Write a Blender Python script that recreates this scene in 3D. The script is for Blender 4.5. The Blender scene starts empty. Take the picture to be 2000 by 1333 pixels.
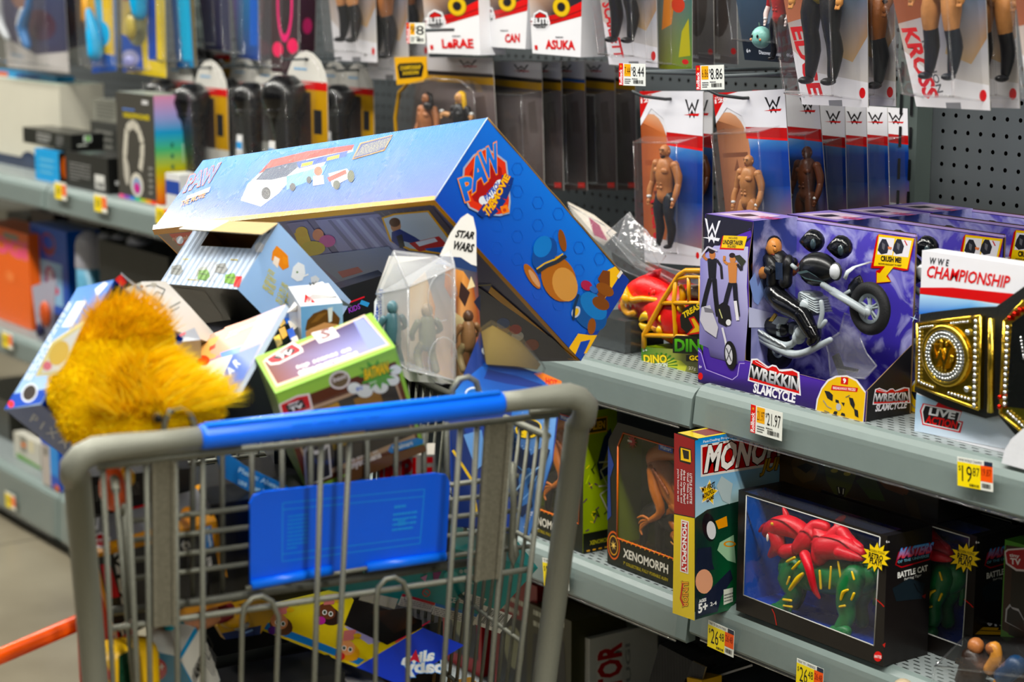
import bpy, bmesh, math, random
import numpy as np
from mathutils import Vector, Matrix
random.seed(7)
SC = bpy.context.scene
COL = SC.collection
# ------------------------------------------------------------------ camera, world, lamps, exposure
FPX = 3900.0                                  # focal length in pixels of the 2000 px wide frame
CAM_H, PITCH, YAW = 1.45, math.atan(723 / 3900.0), math.radians(35.2)
VH = np.array([-math.cos(YAW), math.sin(YAW), 0.0])       # horizontal heading: along the aisle, turned to the shelves
CR = np.array([math.sin(YAW), math.cos(YAW), 0.0])
CF = VH * math.cos(PITCH) - np.array([0, 0, 1.0]) * math.sin(PITCH)
CU = VH * math.sin(PITCH) + np.array([0, 0, 1.0]) * math.cos(PITCH)
CP = np.array([0.0, 0.0, CAM_H])
cam = bpy.data.cameras.new('camera'); camo = bpy.data.objects.new('camera', cam); COL.objects.link(camo)
camo.matrix_world = Matrix(((CR[0], CU[0], -CF[0], 0), (CR[1], CU[1], -CF[1], 0), (CR[2], CU[2], -CF[2], CAM_H), (0, 0, 0, 1)))
cam.sensor_width = 36; cam.lens = FPX / 2000 * 36; cam.clip_start = .05
cam.dof.use_dof = True; cam.dof.focus_distance = 2.86; cam.dof.aperture_fstop = 3.6
cam.dof.aperture_blades = 9
SC.camera = camo
SC.view_settings.view_transform = 'Standard'; SC.view_settings.look = 'None'
SC.view_settings.gamma = 1; SC.view_settings.use_curve_mapping = False
SC.view_settings.exposure = -0.1
w = bpy.data.worlds.new('store_air'); SC.world = w; w.use_nodes = True
w.node_tree.nodes['Background'].inputs[0].default_value = (.80, .90, 1.0, 1)
w.node_tree.nodes['Background'].inputs[1].default_value = .03
LAMPS = []                                    # rows of tube fittings hung below the ceiling, built with the room
for (x, y) in [(x, y) for y in (-3.6, .62, 4.2) for x in (-8.6, -6.2, -3.8, -1.4, 1.0, 3.4)]:
    L = bpy.data.lights.new('tube_light', 'AREA'); L.shape = 'RECTANGLE'; L.size = 2.25; L.size_y = .16
    L.energy = (120 if y == .62 else 30) ; L.color = (1.0, .97, .90)
    o = bpy.data.objects.new('tube_light', L); COL.objects.link(o); o.location = (x, y, 3.74)
    LAMPS.append((x, y))
SC.cycles.max_bounces = 10; SC.cycles.transparent_max_bounces = 24; SC.cycles.diffuse_bounces = 3
SC.cycles.glossy_bounces = 4; SC.cycles.transmission_bounces = 4; SC.cycles.sample_clamp_indirect = 6
SC.cycles.use_denoising = True; SC.cycles.caustics_reflective = False; SC.cycles.caustics_refractive = False

# ------------------------------------------------------------------ helpers
V = lambda *a: np.array(a, float)
def lin(c):
    if isinstance(c, str):
        c = c.lstrip('#')
        if len(c) == 3: c = ''.join(k * 2 for k in c)
        c = [int(c[i:i + 2], 16) / 255 for i in (0, 2, 4)]
    c = [x / 12.92 if x <= .04045 else ((x + .055) / 1.055) ** 2.4 for x in c[:3]]; L = .3 * c[0] + .55 * c[1] + .15 * c[2]
    return tuple(min(.92, max(.002, L + (x - L) * 1.16) ** 1.07) for x in c) + (1.0,)      # inks a little denser than they photograph
def ray(u, v): return CF + CR * (u - 1000) / FPX - CU * (v - 666.5) / FPX
def onY(u, v, y): d = ray(u, v); return CP + d * (y / d[1])
def onX(u, v, x): d = ray(u, v); return CP + d * (x / d[0])
def onZ(u, v, z): d = ray(u, v); return CP + d * ((z - CAM_H) / d[2])
def nrm(a): a = np.asarray(a, float); return a / (np.linalg.norm(a) + 1e-12)

def nodes(name):
    m = bpy.data.materials.new(name); m.use_nodes = True; nt = m.node_tree
    return m, nt, nt.nodes['Principled BSDF'], nt.links.new
def mat(name, rough=.4, metal=0., coat=0., ns=30, na=.12, bump=0., bs=200, rn=.1, sheen=0., spec=.38):
    m, nt, b, ln = nodes(name); N = nt.nodes.new
    at = N('ShaderNodeVertexColor'); at.layer_name = 'Col'
    tc = N('ShaderNodeTexCoord'); nz = N('ShaderNodeTexNoise'); nz.inputs['Scale'].default_value = ns; nz.inputs['Detail'].default_value = 4
    ln(tc.outputs['Object'], nz.inputs['Vector'])
    mr = N('ShaderNodeMapRange'); mr.inputs[3].default_value = 1 - na; mr.inputs[4].default_value = 1 + na * .6; ln(nz.outputs[0], mr.inputs[0])
    vm = N('ShaderNodeVectorMath'); vm.operation = 'SCALE'; ln(at.outputs[0], vm.inputs[0]); ln(mr.outputs[0], vm.inputs['Scale'])
    ln(vm.outputs[0], b.inputs['Base Color'])
    r2 = N('ShaderNodeMapRange'); r2.inputs[3].default_value = max(.02, rough - rn); r2.inputs[4].default_value = rough + rn; ln(nz.outputs[0], r2.inputs[0])
    ln(r2.outputs[0], b.inputs['Roughness'])
    b.inputs['Metallic'].default_value = metal; b.inputs['Coat Weight'].default_value = coat; b.inputs['Coat Roughness'].default_value = .12
    b.inputs['Specular IOR Level'].default_value = spec
    if sheen: b.inputs['Sheen Weight'].default_value = sheen
    if bump:
        n2 = N('ShaderNodeTexNoise'); n2.inputs['Scale'].default_value = bs; n2.inputs['Detail'].default_value = 5; ln(tc.outputs['Object'], n2.inputs['Vector'])
        bp = N('ShaderNodeBump'); bp.inputs['Strength'].default_value = bump; bp.inputs['Distance'].default_value = .002
        ln(n2.outputs[0], bp.inputs['Height']); ln(bp.outputs[0], b.inputs['Normal'])
    return m
PRINT = mat('printed_cardboard', .36, coat=.12, ns=14, na=.06, bump=.08, bs=60, rn=.06)
CORR = mat('printed_corrugated_board', .28, coat=.3, ns=14, na=.06, bump=.10, bs=60, rn=.06)
PAPER = mat('plain_paper_board', .75, ns=60, na=.10, bump=.15, bs=300)
PLAST = mat('moulded_plastic', .28, ns=25, na=.05, bump=.04, bs=80, rn=.06)
FIG = mat('toy_vinyl', .38, ns=90, na=.22, bump=.25, bs=260, rn=.08)
RUBB = mat('rubber', .7, ns=120, na=.2, bump=.3, bs=500)
STEEL = mat('powder_coated_steel', .42, ns=40, na=.06, bump=.05, bs=400, rn=.08)
ZINC = mat('galvanised_wire', .48, metal=.55, ns=420, na=.34, bump=.35, bs=900, rn=.14)
GOLD = mat('plated_metal', .2, metal=1., ns=60, na=.15, bump=.12, bs=220, rn=.07)
# corrugated printed face: fine parallel ribs catch the light
def rib(m, axis, sc, st):
    nt = m.node_tree; N = nt.nodes.new; ln = nt.links.new
    tc = N('ShaderNodeTexCoord'); dp = N('ShaderNodeVectorMath'); dp.operation = 'DOT_PRODUCT'; dp.inputs[1].default_value = axis
    ln(tc.outputs['Object'], dp.inputs[0]); mu = N('ShaderNodeMath'); mu.operation = 'MULTIPLY'; mu.inputs[1].default_value = sc; ln(dp.outputs['Value'], mu.inputs[0])
    sn = N('ShaderNodeMath'); sn.operation = 'SINE'; ln(mu.outputs[0], sn.inputs[0])
    bp = N('ShaderNodeBump'); bp.inputs['Strength'].default_value = st; bp.inputs['Distance'].default_value = .0006; ln(sn.outputs[0], bp.inputs['Height'])
    b = nt.nodes['Principled BSDF']
    if b.inputs['Normal'].links: ln(b.inputs['Normal'].links[0].from_socket, bp.inputs['Normal'])
    ln(bp.outputs[0], b.inputs['Normal'])
# clear packaging film
def clearmat(name, milk, bump, tint=(1, 1, 1), gl=1.):
    m, nt, b, ln = nodes(name); N = nt.nodes.new; out = nt.nodes['Material Output']; nt.nodes.remove(b)
    tr = N('ShaderNodeBsdfTransparent'); tr.inputs[0].default_value = (*tint, 1)
    g = N('ShaderNodeBsdfGlossy'); g.inputs['Roughness'].default_value = .07
    df = N('ShaderNodeBsdfDiffuse'); df.inputs[0].default_value = (.85, .87, .9, 1)
    lw = N('ShaderNodeLayerWeight'); pw = N('ShaderNodeMath'); pw.operation = 'POWER'; pw.inputs[1].default_value = 4.; ln(lw.outputs['Facing'], pw.inputs[0])
    ma = N('ShaderNodeMath'); ma.operation = 'MULTIPLY_ADD'; ma.inputs[1].default_value = .8; ma.inputs[2].default_value = .045; ln(pw.outputs[0], ma.inputs[0])
    tc = N('ShaderNodeTexCoord'); nz = N('ShaderNodeTexNoise'); nz.inputs['Scale'].default_value = 38; nz.inputs['Detail'].default_value = 3; nz.inputs['Distortion'].default_value = .8
    ln(tc.outputs['Object'], nz.inputs['Vector'])
    bp = N('ShaderNodeBump'); bp.inputs['Strength'].default_value = bump; bp.inputs['Distance'].default_value = .004; ln(nz.outputs[0], bp.inputs['Height'])
    ln(bp.outputs[0], g.inputs['Normal'])
    mu = N('ShaderNodeMath'); mu.operation = 'MULTIPLY'; mu.inputs[1].default_value = gl; ln(ma.outputs[0], mu.inputs[0])
    m1 = N('ShaderNodeMixShader'); ln(mu.outputs[0], m1.inputs[0]); ln(tr.outputs[0], m1.inputs[1]); ln(g.outputs[0], m1.inputs[2])
    m2 = N('ShaderNodeMixShader'); m2.inputs[0].default_value = milk; ln(m1.outputs[0], m2.inputs[1]); ln(df.outputs[0], m2.inputs[2])
    ln(m2.outputs[0], out.inputs[0]); return m
CLEAR = clearmat('clear_blister', .014, .22, gl=1.)
FILM = clearmat('crumpled_clear_plastic', .09, 1.0, gl=1.3)
# star-field artwork printed on the purple boxes
def galaxy():
    m, nt, b, ln = nodes('printed_star_field'); N = nt.nodes.new
    at = N('ShaderNodeVertexColor'); at.layer_name = 'Col'; tc = N('ShaderNodeTexCoord')
    nz = N('ShaderNodeTexNoise'); nz.inputs['Scale'].default_value = 17; nz.inputs['Detail'].default_value = 8; nz.inputs['Distortion'].default_value = 1.6; ln(tc.outputs['Object'], nz.inputs['Vector'])
    cr = N('ShaderNodeValToRGB'); e = cr.color_ramp.elements
    e[0].position = .47; e[0].color = (0, 0, 0, 1); e[1].position = .66; e[1].color = (.8, .8, .8, 1); ln(nz.outputs[0], cr.inputs[0])
    vo = N('ShaderNodeTexVoronoi'); vo.inputs['Scale'].default_value = 150; ln(tc.outputs['Object'], vo.inputs['Vector'])
    lt = N('ShaderNodeMath'); lt.operation = 'LESS_THAN'; lt.inputs[1].default_value = .03; ln(vo.outputs['Distance'], lt.inputs[0])
    n2 = N('ShaderNodeTexNoise'); n2.inputs['Scale'].default_value = 22; ln(tc.outputs['Object'], n2.inputs['Vector'])
    gt = N('ShaderNodeMath'); gt.operation = 'GREATER_THAN'; gt.inputs[1].default_value = .55; ln(n2.outputs[0], gt.inputs[0])
    mm = N('ShaderNodeMath'); mm.operation = 'MULTIPLY'; ln(lt.outputs[0], mm.inputs[0]); ln(gt.outputs[0], mm.inputs[1])
    m1 = N('ShaderNodeMix'); m1.data_type = 'RGBA'; ln(cr.outputs[0], m1.inputs[0]); ln(at.outputs[0], m1.inputs[6]); m1.inputs[7].default_value = (.52, .52, .86, 1)
    m2 = N('ShaderNodeMix'); m2.data_type = 'RGBA'; ln(mm.outputs[0], m2.inputs[0]); ln(m1.outputs[2], m2.inputs[6]); m2.inputs[7].default_value = (.8, .8, .95, 1)
    ln(m2.outputs[2], b.inputs['Base Color']); b.inputs['Roughness'].default_value = .33; return m
GALAXY = galaxy()
# sheet steel with real punched holes: the mask cuts the sheet away
def punched(name, pitch, rad, slot=False, colr=(.2, .21, .21, 1), band=None):
    m, nt, b, ln = nodes(name); N = nt.nodes.new; out = nt.nodes['Material Output']
    def math_(op, a, c=None):
        n = N('ShaderNodeMath'); n.operation = op
        for i, x in enumerate((a, c)):
            if x is None: continue
            if isinstance(x, (int, float)): n.inputs[i].default_value = x
            else: ln(x, n.inputs[i])
        return n.outputs[0]
    tc = N('ShaderNodeNewGeometry'); sp = N('ShaderNodeSeparateXYZ'); ln(tc.outputs['Position'], sp.inputs[0])
    X = sp.outputs[0]; B = sp.outputs[1] if slot else sp.outputs[2]
    px, pb = pitch
    row = math_('DIVIDE', B, pb); rf = math_('FLOOR', row)
    xo = math_('MULTIPLY', math_('MODULO', rf, 2.0), .5) if slot else 0.0
    fx = math_('SUBTRACT', math_('FRACT', math_('ADD', math_('ADD', math_('DIVIDE', X, px), 500.0), xo)), .5)
    fb = math_('SUBTRACT', math_('FRACT', row), .5)
    dx = math_('MULTIPLY', fx, px); db = math_('MULTIPLY', fb, pb)
    if slot: dx = math_('MAXIMUM', math_('SUBTRACT', math_('ABSOLUTE', dx), rad * 2.0), 0.0)
    d = math_('SQRT', math_('ADD', math_('MULTIPLY', dx, dx), math_('MULTIPLY', db, db)))
    hole = math_('LESS_THAN', d, rad * (.75 if slot else 1))
    if band: hole = math_('MULTIPLY', hole, math_('MULTIPLY', math_('GREATER_THAN', B, band[0]), math_('LESS_THAN', B, band[1])))
    nz = N('ShaderNodeTexNoise'); nz.inputs['Scale'].default_value = 12; mr = N('ShaderNodeMapRange'); mr.inputs[3].default_value = .86; mr.inputs[4].default_value = 1.1; ln(nz.outputs[0], mr.inputs[0])
    vm = N('ShaderNodeVectorMath'); vm.operation = 'SCALE'; vm.inputs[0].default_value = colr[:3]; ln(mr.outputs[0], vm.inputs['Scale']); ln(vm.outputs[0], b.inputs['Base Color'])
    b.inputs['Roughness'].default_value = .42
    tr = N('ShaderNodeBsdfTransparent'); mx = N('ShaderNodeMixShader'); ln(hole, mx.inputs[0]); ln(b.outputs[0], mx.inputs[1]); ln(tr.outputs[0], mx.inputs[2]); ln(mx.outputs[0], out.inputs[0])
    return m
PEG = punched('punched_back_panel', (.0254, .0254), .0034, colr=(.075, .085, .09, 1))
PERF = punched('slotted_shelf_steel', (.021, .0105), .0021, slot=True, colr=(.24, .275, .275, 1), band=(1.887, 1.975))

# ------------------------------------------------------------------ lettering: one flat outline per character
CHARS = [chr(i) for i in range(33, 127)]
GL = {}
def make_glyphs():
    obs = []
    for bold in (0., .022, .04, .075):
        for c in CHARS:
            cu = bpy.data.curves.new('g', 'FONT'); cu.body = c; cu.offset = bold; cu.resolution_u = 2; cu.fill_mode = 'BOTH'
            o = bpy.data.objects.new('g', cu); COL.objects.link(o); obs.append((bold, c, o))
    for c in CHARS + ['']:
        cu = bpy.data.curves.new('g', 'FONT'); cu.body = 'H' + c + 'H'; cu.resolution_u = 1; o = bpy.data.objects.new('g', cu); COL.objects.link(o); obs.append(('w', c, o))
    dg = bpy.context.evaluated_depsgraph_get(); dg.update(); wd = {}
    for b, c, o in obs:
        me = o.evaluated_get(dg).to_mesh(); n = len(me.vertices); co = np.zeros(n * 3); me.vertices.foreach_get('co', co); co = co.reshape(-1, 3)[:, :2]
        if b == 'w': wd[c] = co[:, 0].max() - co[:, 0].min()
        else: GL[(b, c)] = (co.copy(), [tuple(p.vertices) for p in me.polygons])
        o.evaluated_get(dg).to_mesh_clear()
    for b, c, o in obs:
        cu = o.data; bpy.data.objects.remove(o); bpy.data.curves.remove(cu)
    for c in CHARS: GL[('w', c)] = wd[c] - wd['']
make_glyphs()
def layout(s, bold, tr=0.):
    """glyph outlines of a line in em units, the box of its plain letters first"""
    x = 0.; out = []; lo = [9e9, 9e9]; hi = [-9e9, -9e9]
    for c in s:
        if c == ' ': x += .32 + tr; continue
        co, fs = GL[(0., c)]; lo = [min(lo[0], x + co[:, 0].min()), min(lo[1], co[:, 1].min())]; hi = [max(hi[0], x + co[:, 0].max()), max(hi[1], co[:, 1].max())]
        co, fs = GL[(bold, c)]; out.append((co + [x, 0], fs)); x += GL[('w', c)] + tr
    return lo, hi, out

# ------------------------------------------------------------------ mesh collector
class M:
    def __init__(s): s.v = []; s.f = []; s.c = []; s.mi = []; s.sm = []
    def face(s, pts, col, m=0, sm=False):
        i = len(s.v); s.v.extend([tuple(p) for p in pts]); s.f.append(tuple(range(i, i + len(pts))))
        s.c.append([lin(c) for c in col] if isinstance(col, list) else [lin(col)] * len(pts)); s.mi.append(m); s.sm.append(sm)
    def mesh(s, vs, fs, col, m=0, sm=False):
        i = len(s.v); s.v.extend([tuple(p) for p in vs]); L = lin(col) if not isinstance(col, list) else None
        for k, f in enumerate(fs):
            s.f.append(tuple(i + j for j in f)); s.c.append([L if L else lin(col[k])] * len(f)); s.mi.append(m); s.sm.append(sm)
    def box(s, c, d, col, R=None, m=0, skip=()):
        """c centre, d sizes, R rows = the three axes"""
        R = np.eye(3) if R is None else np.asarray(R, float); c = np.asarray(c, float); d = np.asarray(d, float)
        P = [c + R[0] * d[0] * (i - .5) + R[1] * d[1] * (j - .5) + R[2] * d[2] * (k - .5) for i in (0, 1) for j in (0, 1) for k in (0, 1)]
        F = {'x0': (0, 1, 3, 2), 'x1': (4, 6, 7, 5), 'y0': (0, 4, 5, 1), 'y1': (2, 3, 7, 6), 'z0': (0, 2, 6, 4), 'z1': (1, 5, 7, 3)}
        for k, f in F.items():
            if k in skip: continue
            s.face([P[i] for i in f], col[k] if isinstance(col, dict) else col, m)
    def aa(s, lo, hi, col, m=0, skip=()):
        lo = np.asarray(lo, float); hi = np.asarray(hi, float); s.box((lo + hi) / 2, hi - lo, col, None, m, skip)
    def rbox(s, c, d, r, col, R=None, m=0, seg=2, open_=None, fn=None):
        bm = bmesh.new(); bmesh.ops.create_cube(bm, size=1.)
        for v in bm.verts: v.co = Vector((v.co.x * d[0], v.co.y * d[1], v.co.z * d[2]))
        if fn:
            for v in bm.verts: v.co = Vector(fn(*v.co))
        bmesh.ops.bevel(bm, geom=bm.edges[:], offset=r, segments=seg, affect='EDGES', profile=.5)
        R = np.eye(3) if R is None else np.asarray(R, float); c = np.asarray(c, float)
        vs = [c + R[0] * v.co.x + R[1] * v.co.y + R[2] * v.co.z for v in bm.verts]
        fs = [[v.index for v in f.verts] for f in bm.faces]
        if open_:
            ax, sg = open_; keep = []
            for f, g in zip(bm.faces, fs):
                if f.normal[ax] * sg > .9: continue
                keep.append(g)
            fs = keep
        s.mesh(vs, fs, col, m, True); bm.free()
    def tube(s, pts, r, col, n=8, m=0, closed=False, cap=True, flat=None):
        P = [np.asarray(p, float) for p in pts]; k = len(P); rr = list(r) if hasattr(r, '__len__') else [r] * k
        T = []
        for i in range(k):
            a = P[(i - 1) % k] if (closed or i) else P[i]; b = P[(i + 1) % k] if (closed or i < k - 1) else P[i]
            T.append(nrm(b - a))
        up = V(0, 0, 1) if abs(T[0][2]) < .9 else V(0, 1, 0)
        N_ = nrm(np.cross(np.cross(T[0], up), T[0])); vs = []
        for i in range(k):
            N_ = nrm(N_ - T[i] * (N_ @ T[i])); Bn = np.cross(T[i], N_)
            for j in range(n):
                a = 2 * math.pi * j / n
                q = N_ * math.cos(a) * rr[i] * (flat[0] if flat else 1) + Bn * math.sin(a) * rr[i] * (flat[1] if flat else 1); vs.append(P[i] + q)
        fs = []
        for i in range(k if closed else k - 1):
            a, b = i * n, ((i + 1) % k) * n
            fs += [(a + j, a + (j + 1) % n, b + (j + 1) % n, b + j) for j in range(n)]
        if cap and not closed: fs += [tuple(range(n))[::-1], tuple((k - 1) * n + j for j in range(n))]
        s.mesh(vs, fs, col, m, True)
    def limb(s, pts, rr, col, n=10, m=0, flat=None):
        """smooth tapering limb through the joints, rounded at both ends"""
        P = [np.asarray(p, float) for p in pts]; Q = []; Rr = []
        for i in range(len(P) - 1):
            a = P[max(i - 1, 0)]; b = P[i]; c = P[i + 1]; d = P[min(i + 2, len(P) - 1)]
            for t in (0, .33, .67):
                Q.append(.5 * ((2 * b) + (c - a) * t + (2 * a - 5 * b + 4 * c - d) * t * t + (3 * b - a - 3 * c + d) * t ** 3)); Rr.append(rr[i] * (1 - t) + rr[i + 1] * t)
        Q.append(P[-1]); Rr.append(rr[-1])
        d0 = nrm(Q[0] - Q[1]); d1 = nrm(Q[-1] - Q[-2])
        Q = [Q[0] + d0 * rr[0] * .85, Q[0] + d0 * rr[0] * .5] + Q + [Q[-1] + d1 * rr[-1] * .5, Q[-1] + d1 * rr[-1] * .85]
        Rr = [rr[0] * .4, rr[0] * .83] + Rr + [rr[-1] * .83, rr[-1] * .4]
        s.tube(Q, Rr, col, n, m, flat=flat)
    def ball(s, c, r, col, R=None, m=0, seg=12, fn=None):
        r = r if hasattr(r, '__len__') else (r, r, r); R = np.eye(3) if R is None else np.asarray(R, float); c = np.asarray(c, float)
        vs = []; rows = seg // 2 + 1
        for i in range(rows):
            th = math.pi * i / (rows - 1)
            for j in range(seg):
                a = 2 * math.pi * j / seg; p = [math.sin(th) * math.cos(a), math.sin(th) * math.sin(a), math.cos(th)]
                if fn: p = fn(*p)
                vs.append(c + R[0] * p[0] * r[0] + R[1] * p[1] * r[1] + R[2] * p[2] * r[2])
        fs = [(i * seg + j, (i + 1) * seg + j, (i + 1) * seg + (j + 1) % seg, i * seg + (j + 1) % seg) for i in range(rows - 1) for j in range(seg)]
        s.mesh(vs, fs, col, m, True)
    def slab(s, pts, n, t, col, side=None, m=0):
        """flat outline given thickness t along -n"""
        P = [np.asarray(p, float) for p in pts]; n = nrm(n); Q = [p - n * t for p in P]
        s.face(P, col, m); s.face(Q[::-1], side or col, m)
        for i in range(len(P)): j = (i + 1) % len(P); s.face([P[i], Q[i], Q[j], P[j]], side or (col[0] if isinstance(col, list) else col), m)
    def build(s, name, mats, parent=None, kind=None, off=None):
        if not s.v: return None
        if not isinstance(mats, (list, tuple)): mats = [mats]
        me = bpy.data.meshes.new(name)
        r = parent
        while r is not None and r.parent is not None: r = r.parent
        o0 = np.array(r.location) if r is not None else np.array(off if off is not None else (0, 0, 0), float)
        me.from_pydata([tuple(np.asarray(v) - o0) for v in s.v], [], s.f)
        at = me.color_attributes.new('Col', 'FLOAT_COLOR', 'CORNER')
        at.data.foreach_set('color', np.array([c for f in s.c for c in f], dtype=np.float32).ravel())
        me.polygons.foreach_set('material_index', np.array(s.mi, dtype=np.int32)); me.polygons.foreach_set('use_smooth', np.array(s.sm, dtype=bool))
        for x in mats: me.materials.append(x)
        me.update()
        o = bpy.data.objects.new(name, me); COL.objects.link(o)
        if parent is not None: o.parent = parent
        elif off is not None: o.location = off
        if kind: o['kind'] = kind
        return o
class Fr:
    """a flat face of a mesh to print on. px=True: coordinates are where that spot of the face stands in the photograph"""
    def __init__(s, g, o, ex, ey, px=False, m=0, lift=.0003):
        s.g = g; s.o = np.asarray(o, float); s.ex = nrm(ex); ey = np.asarray(ey, float); s.ey = nrm(ey - s.ex * (ey @ s.ex)); n = np.cross(s.ex, s.ey)
        if (CP - s.o) @ n < 0: n = -n
        s.n = n; s.l = lift; s.px = px; s.m = m
    def q(s, p):
        if len(p) == 3: return np.asarray(p, float)
        if s.px:
            d = ray(*p); return CP + d * (((s.o - CP) @ s.n) / (d @ s.n))
        return s.o + s.ex * p[0] + s.ey * p[1]
    def up(s): s.l += .00003; return s.n * s.l
    def poly(s, pts, col, m=None, k=None):
        k = s.up() if k is None else k; s.g.face([s.q(p) + k for p in pts], col, s.m if m is None else m); return s
    def rect(s, a, b, c, d, col, m=None): return s.poly([(a, b), (c, b), (c, d), (a, d)], col, m)
    def ell(s, c, rx, ry, col, n=20, rot=0., m=None):
        ca, sa = math.cos(rot), math.sin(rot); P = []
        for i in range(n):
            t = 2 * math.pi * i / n; x, y = rx * math.cos(t), ry * math.sin(t); P.append((c[0] + x * ca - y * sa, c[1] + x * sa + y * ca))
        return s.poly(P, col, m)
    def glow(s, c, rx, ry, c0, c1, n=16):
        k = s.up(); P = [s.q((c[0] + rx * math.cos(2 * math.pi * i / n), c[1] + ry * math.sin(2 * math.pi * i / n))) + k for i in range(n)]; o = s.q(c) + k
        for i in range(n): s.g.face([o, P[i], P[(i + 1) % n]], [c0, c1, c1], s.m)
        return s
    def line(s, pts, wd, col):
        k = s.up()
        for a, b in zip(pts, pts[1:]):
            a = np.array(a, float); b = np.array(b, float); d = b - a; L = np.hypot(*d) + 1e-9; nn = np.array([-d[1], d[0]]) / L * wd / 2
            s.poly([tuple(a + nn), tuple(b + nn), tuple(b - nn), tuple(a - nn)], col, None, k)
        return s
    def star(s, c, r0, r1, n, col, rot=0., sy=1.):
        return s.poly([(c[0] + (r0 if i % 2 else r1) * math.cos(math.pi * i / n + rot), c[1] + sy * (r0 if i % 2 else r1) * math.sin(math.pi * i / n + rot)) for i in range(2 * n)], col)
    def text(s, t, bl, br, tl, col, bold=0., out=None, tr=0., jit=0.):
        A, B, C_ = s.q(bl), s.q(br), s.q(tl)
        for b, c in (([(.075, out)] if out else []) + [(bold, col)]):
            lo, hi, gl = layout(t, b, tr); W = hi[0] - lo[0] + 1e-9; Hh = hi[1] - lo[1] + 1e-9; k = s.up(); top = c if not isinstance(c, tuple) else None
            for co, fs in gl:
                X = (co[:, 0] - lo[0]) / W; Y = (co[:, 1] - lo[1]) / Hh
                vs = A + k + np.outer(X, B - A) + np.outer(Y, C_ - A)
                if top: s.g.mesh(vs, fs, c, s.m)
                else:
                    c0, c1 = lin(c[0]), lin(c[1]); i = len(s.g.v); s.g.v.extend([tuple(p) for p in vs])
                    for f in fs:
                        s.g.f.append(tuple(i + j for j in f)); s.g.mi.append(s.m); s.g.sm.append(False)
                        s.g.c.append([tuple(c0[q] * (1 - Y[j]) + c1[q] * Y[j] for q in range(4)) for j in f])
        return s
    def small(s, bl, br, tl, n, col, fill=.8, seed=1):
        """n lines of print too small to read"""
        rnd = random.Random(seed); A, B, C_ = s.q(bl), s.q(br), s.q(tl); k = s.up()
        for i in range(n):
            y0 = 1 - (i + .8) / n; y1 = 1 - (i + .35) / n; x = 0.; end = 1 if i < n - 1 else rnd.uniform(.4, .9)
            while x < end:
                wd = min(rnd.uniform(.03, .12), end - x)
                s.g.face([A + k + (B - A) * a + (C_ - A) * b for a, b in ((x, y0), (x + wd, y0), (x + wd, y1), (x, y1))], col, s.m); x += wd + .02
        return s
    def bars(s, bl, br, tl, n, col='#111'):
        rnd = random.Random(n); A, B, C_ = s.q(bl), s.q(br), s.q(tl); k = s.up(); x = 0.
        while x < 1:
            wd = rnd.choice((1, 1, 2, 3)) / (n * 2.6)
            s.g.face([A + k + (B - A) * a + (C_ - A) * b for a, b in ((x, 0), (min(1, x + wd), 0), (min(1, x + wd), 1), (x, 1))], col, s.m); x += wd + rnd.choice((1, 2)) / (n * 2.6)
        return s
def thing(name, label, cat, loc, group=None):
    o = bpy.data.objects.new(name, None); COL.objects.link(o); o.location = tuple(float(k) for k in loc); o.empty_display_size = .05
    o['label'] = label; o['category'] = cat
    if group: o['group'] = group
    return o
def tag(o, label, cat, group=None):
    o['label'] = label; o['category'] = cat
    if group: o['group'] = group
    return o
def dup(root, loc, label):
    """copies a thing with its parts and sub-parts"""
    r = root.copy(); COL.objects.link(r); r.location = loc; r['label'] = label
    def kids(a, b):
        for ch in [c for c in ALLK.get(a.name, [])]:
            c = ch.copy(); COL.objects.link(c); c.parent = b; kids(ch, c)
    kids(root, r); return r
ALLK = {}
def index_children():
    ALLK.clear()
    for o in COL.objects:
        if o.parent is not None: ALLK.setdefault(o.parent.name, []).append(o)
# ------------------------------------------------------------------ the store around the aisle
YF, YB = 1.88, 2.33                           # front of the shelves, back panel
def simple(name, lo, hi, col, m, kind='structure', skip=()):
    g = M(); g.aa(lo, hi, col, skip=skip); return g.build(name, m, kind=kind)
def floor_mat():
    m, nt, b, ln = nodes('polished_concrete'); N = nt.nodes.new
    ge = N('ShaderNodeNewGeometry'); n1 = N('ShaderNodeTexNoise'); n1.inputs['Scale'].default_value = 2.2; n1.inputs['Detail'].default_value = 8; ln(ge.outputs['Position'], n1.inputs['Vector'])
    cr = N('ShaderNodeValToRGB'); e = cr.color_ramp.elements; e[0].position = .3; e[0].color = (.145, .125, .085, 1); e[1].position = .75; e[1].color = (.27, .24, .17, 1); ln(n1.outputs[0], cr.inputs[0])
    br = N('ShaderNodeTexBrick'); br.offset = 0; br.inputs['Scale'].default_value = 1; br.inputs['Mortar Size'].default_value = .004; br.inputs['Brick Width'].default_value = 1.2; br.inputs['Row Height'].default_value = 1.2
    br.inputs['Mortar'].default_value = (.05, .045, .035, 1); ln(ge.outputs['Position'], br.inputs['Vector']); ln(cr.outputs[0], br.inputs['Color1']); ln(cr.outputs[0], br.inputs['Color2'])
    ln(br.outputs[0], b.inputs['Base Color']); b.inputs['Roughness'].default_value = .34; return m
simple('floor', (-12, -5, -.1), (6, 6, 0), '#888', floor_mat())
simple('ceiling', (-12, -5, 4.2), (6, 6, 4.3), '#43474a', mat('painted_ceiling_deck', .8, ns=3))
DARKP = mat('painted_panel', .5, ns=20, na=.1)
simple('wall_back', (-12, 5.9, 0), (6, 6, 4.2), '#9a9a92', DARKP)
simple('wall_left', (-12, -5, 0), (-11.9, 6, 4.2), '#9a9a92', DARKP)
simple('wall_right', (5.9, -5, 0), (6, 6, 4.2), '#9a9a92', DARKP)
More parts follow.
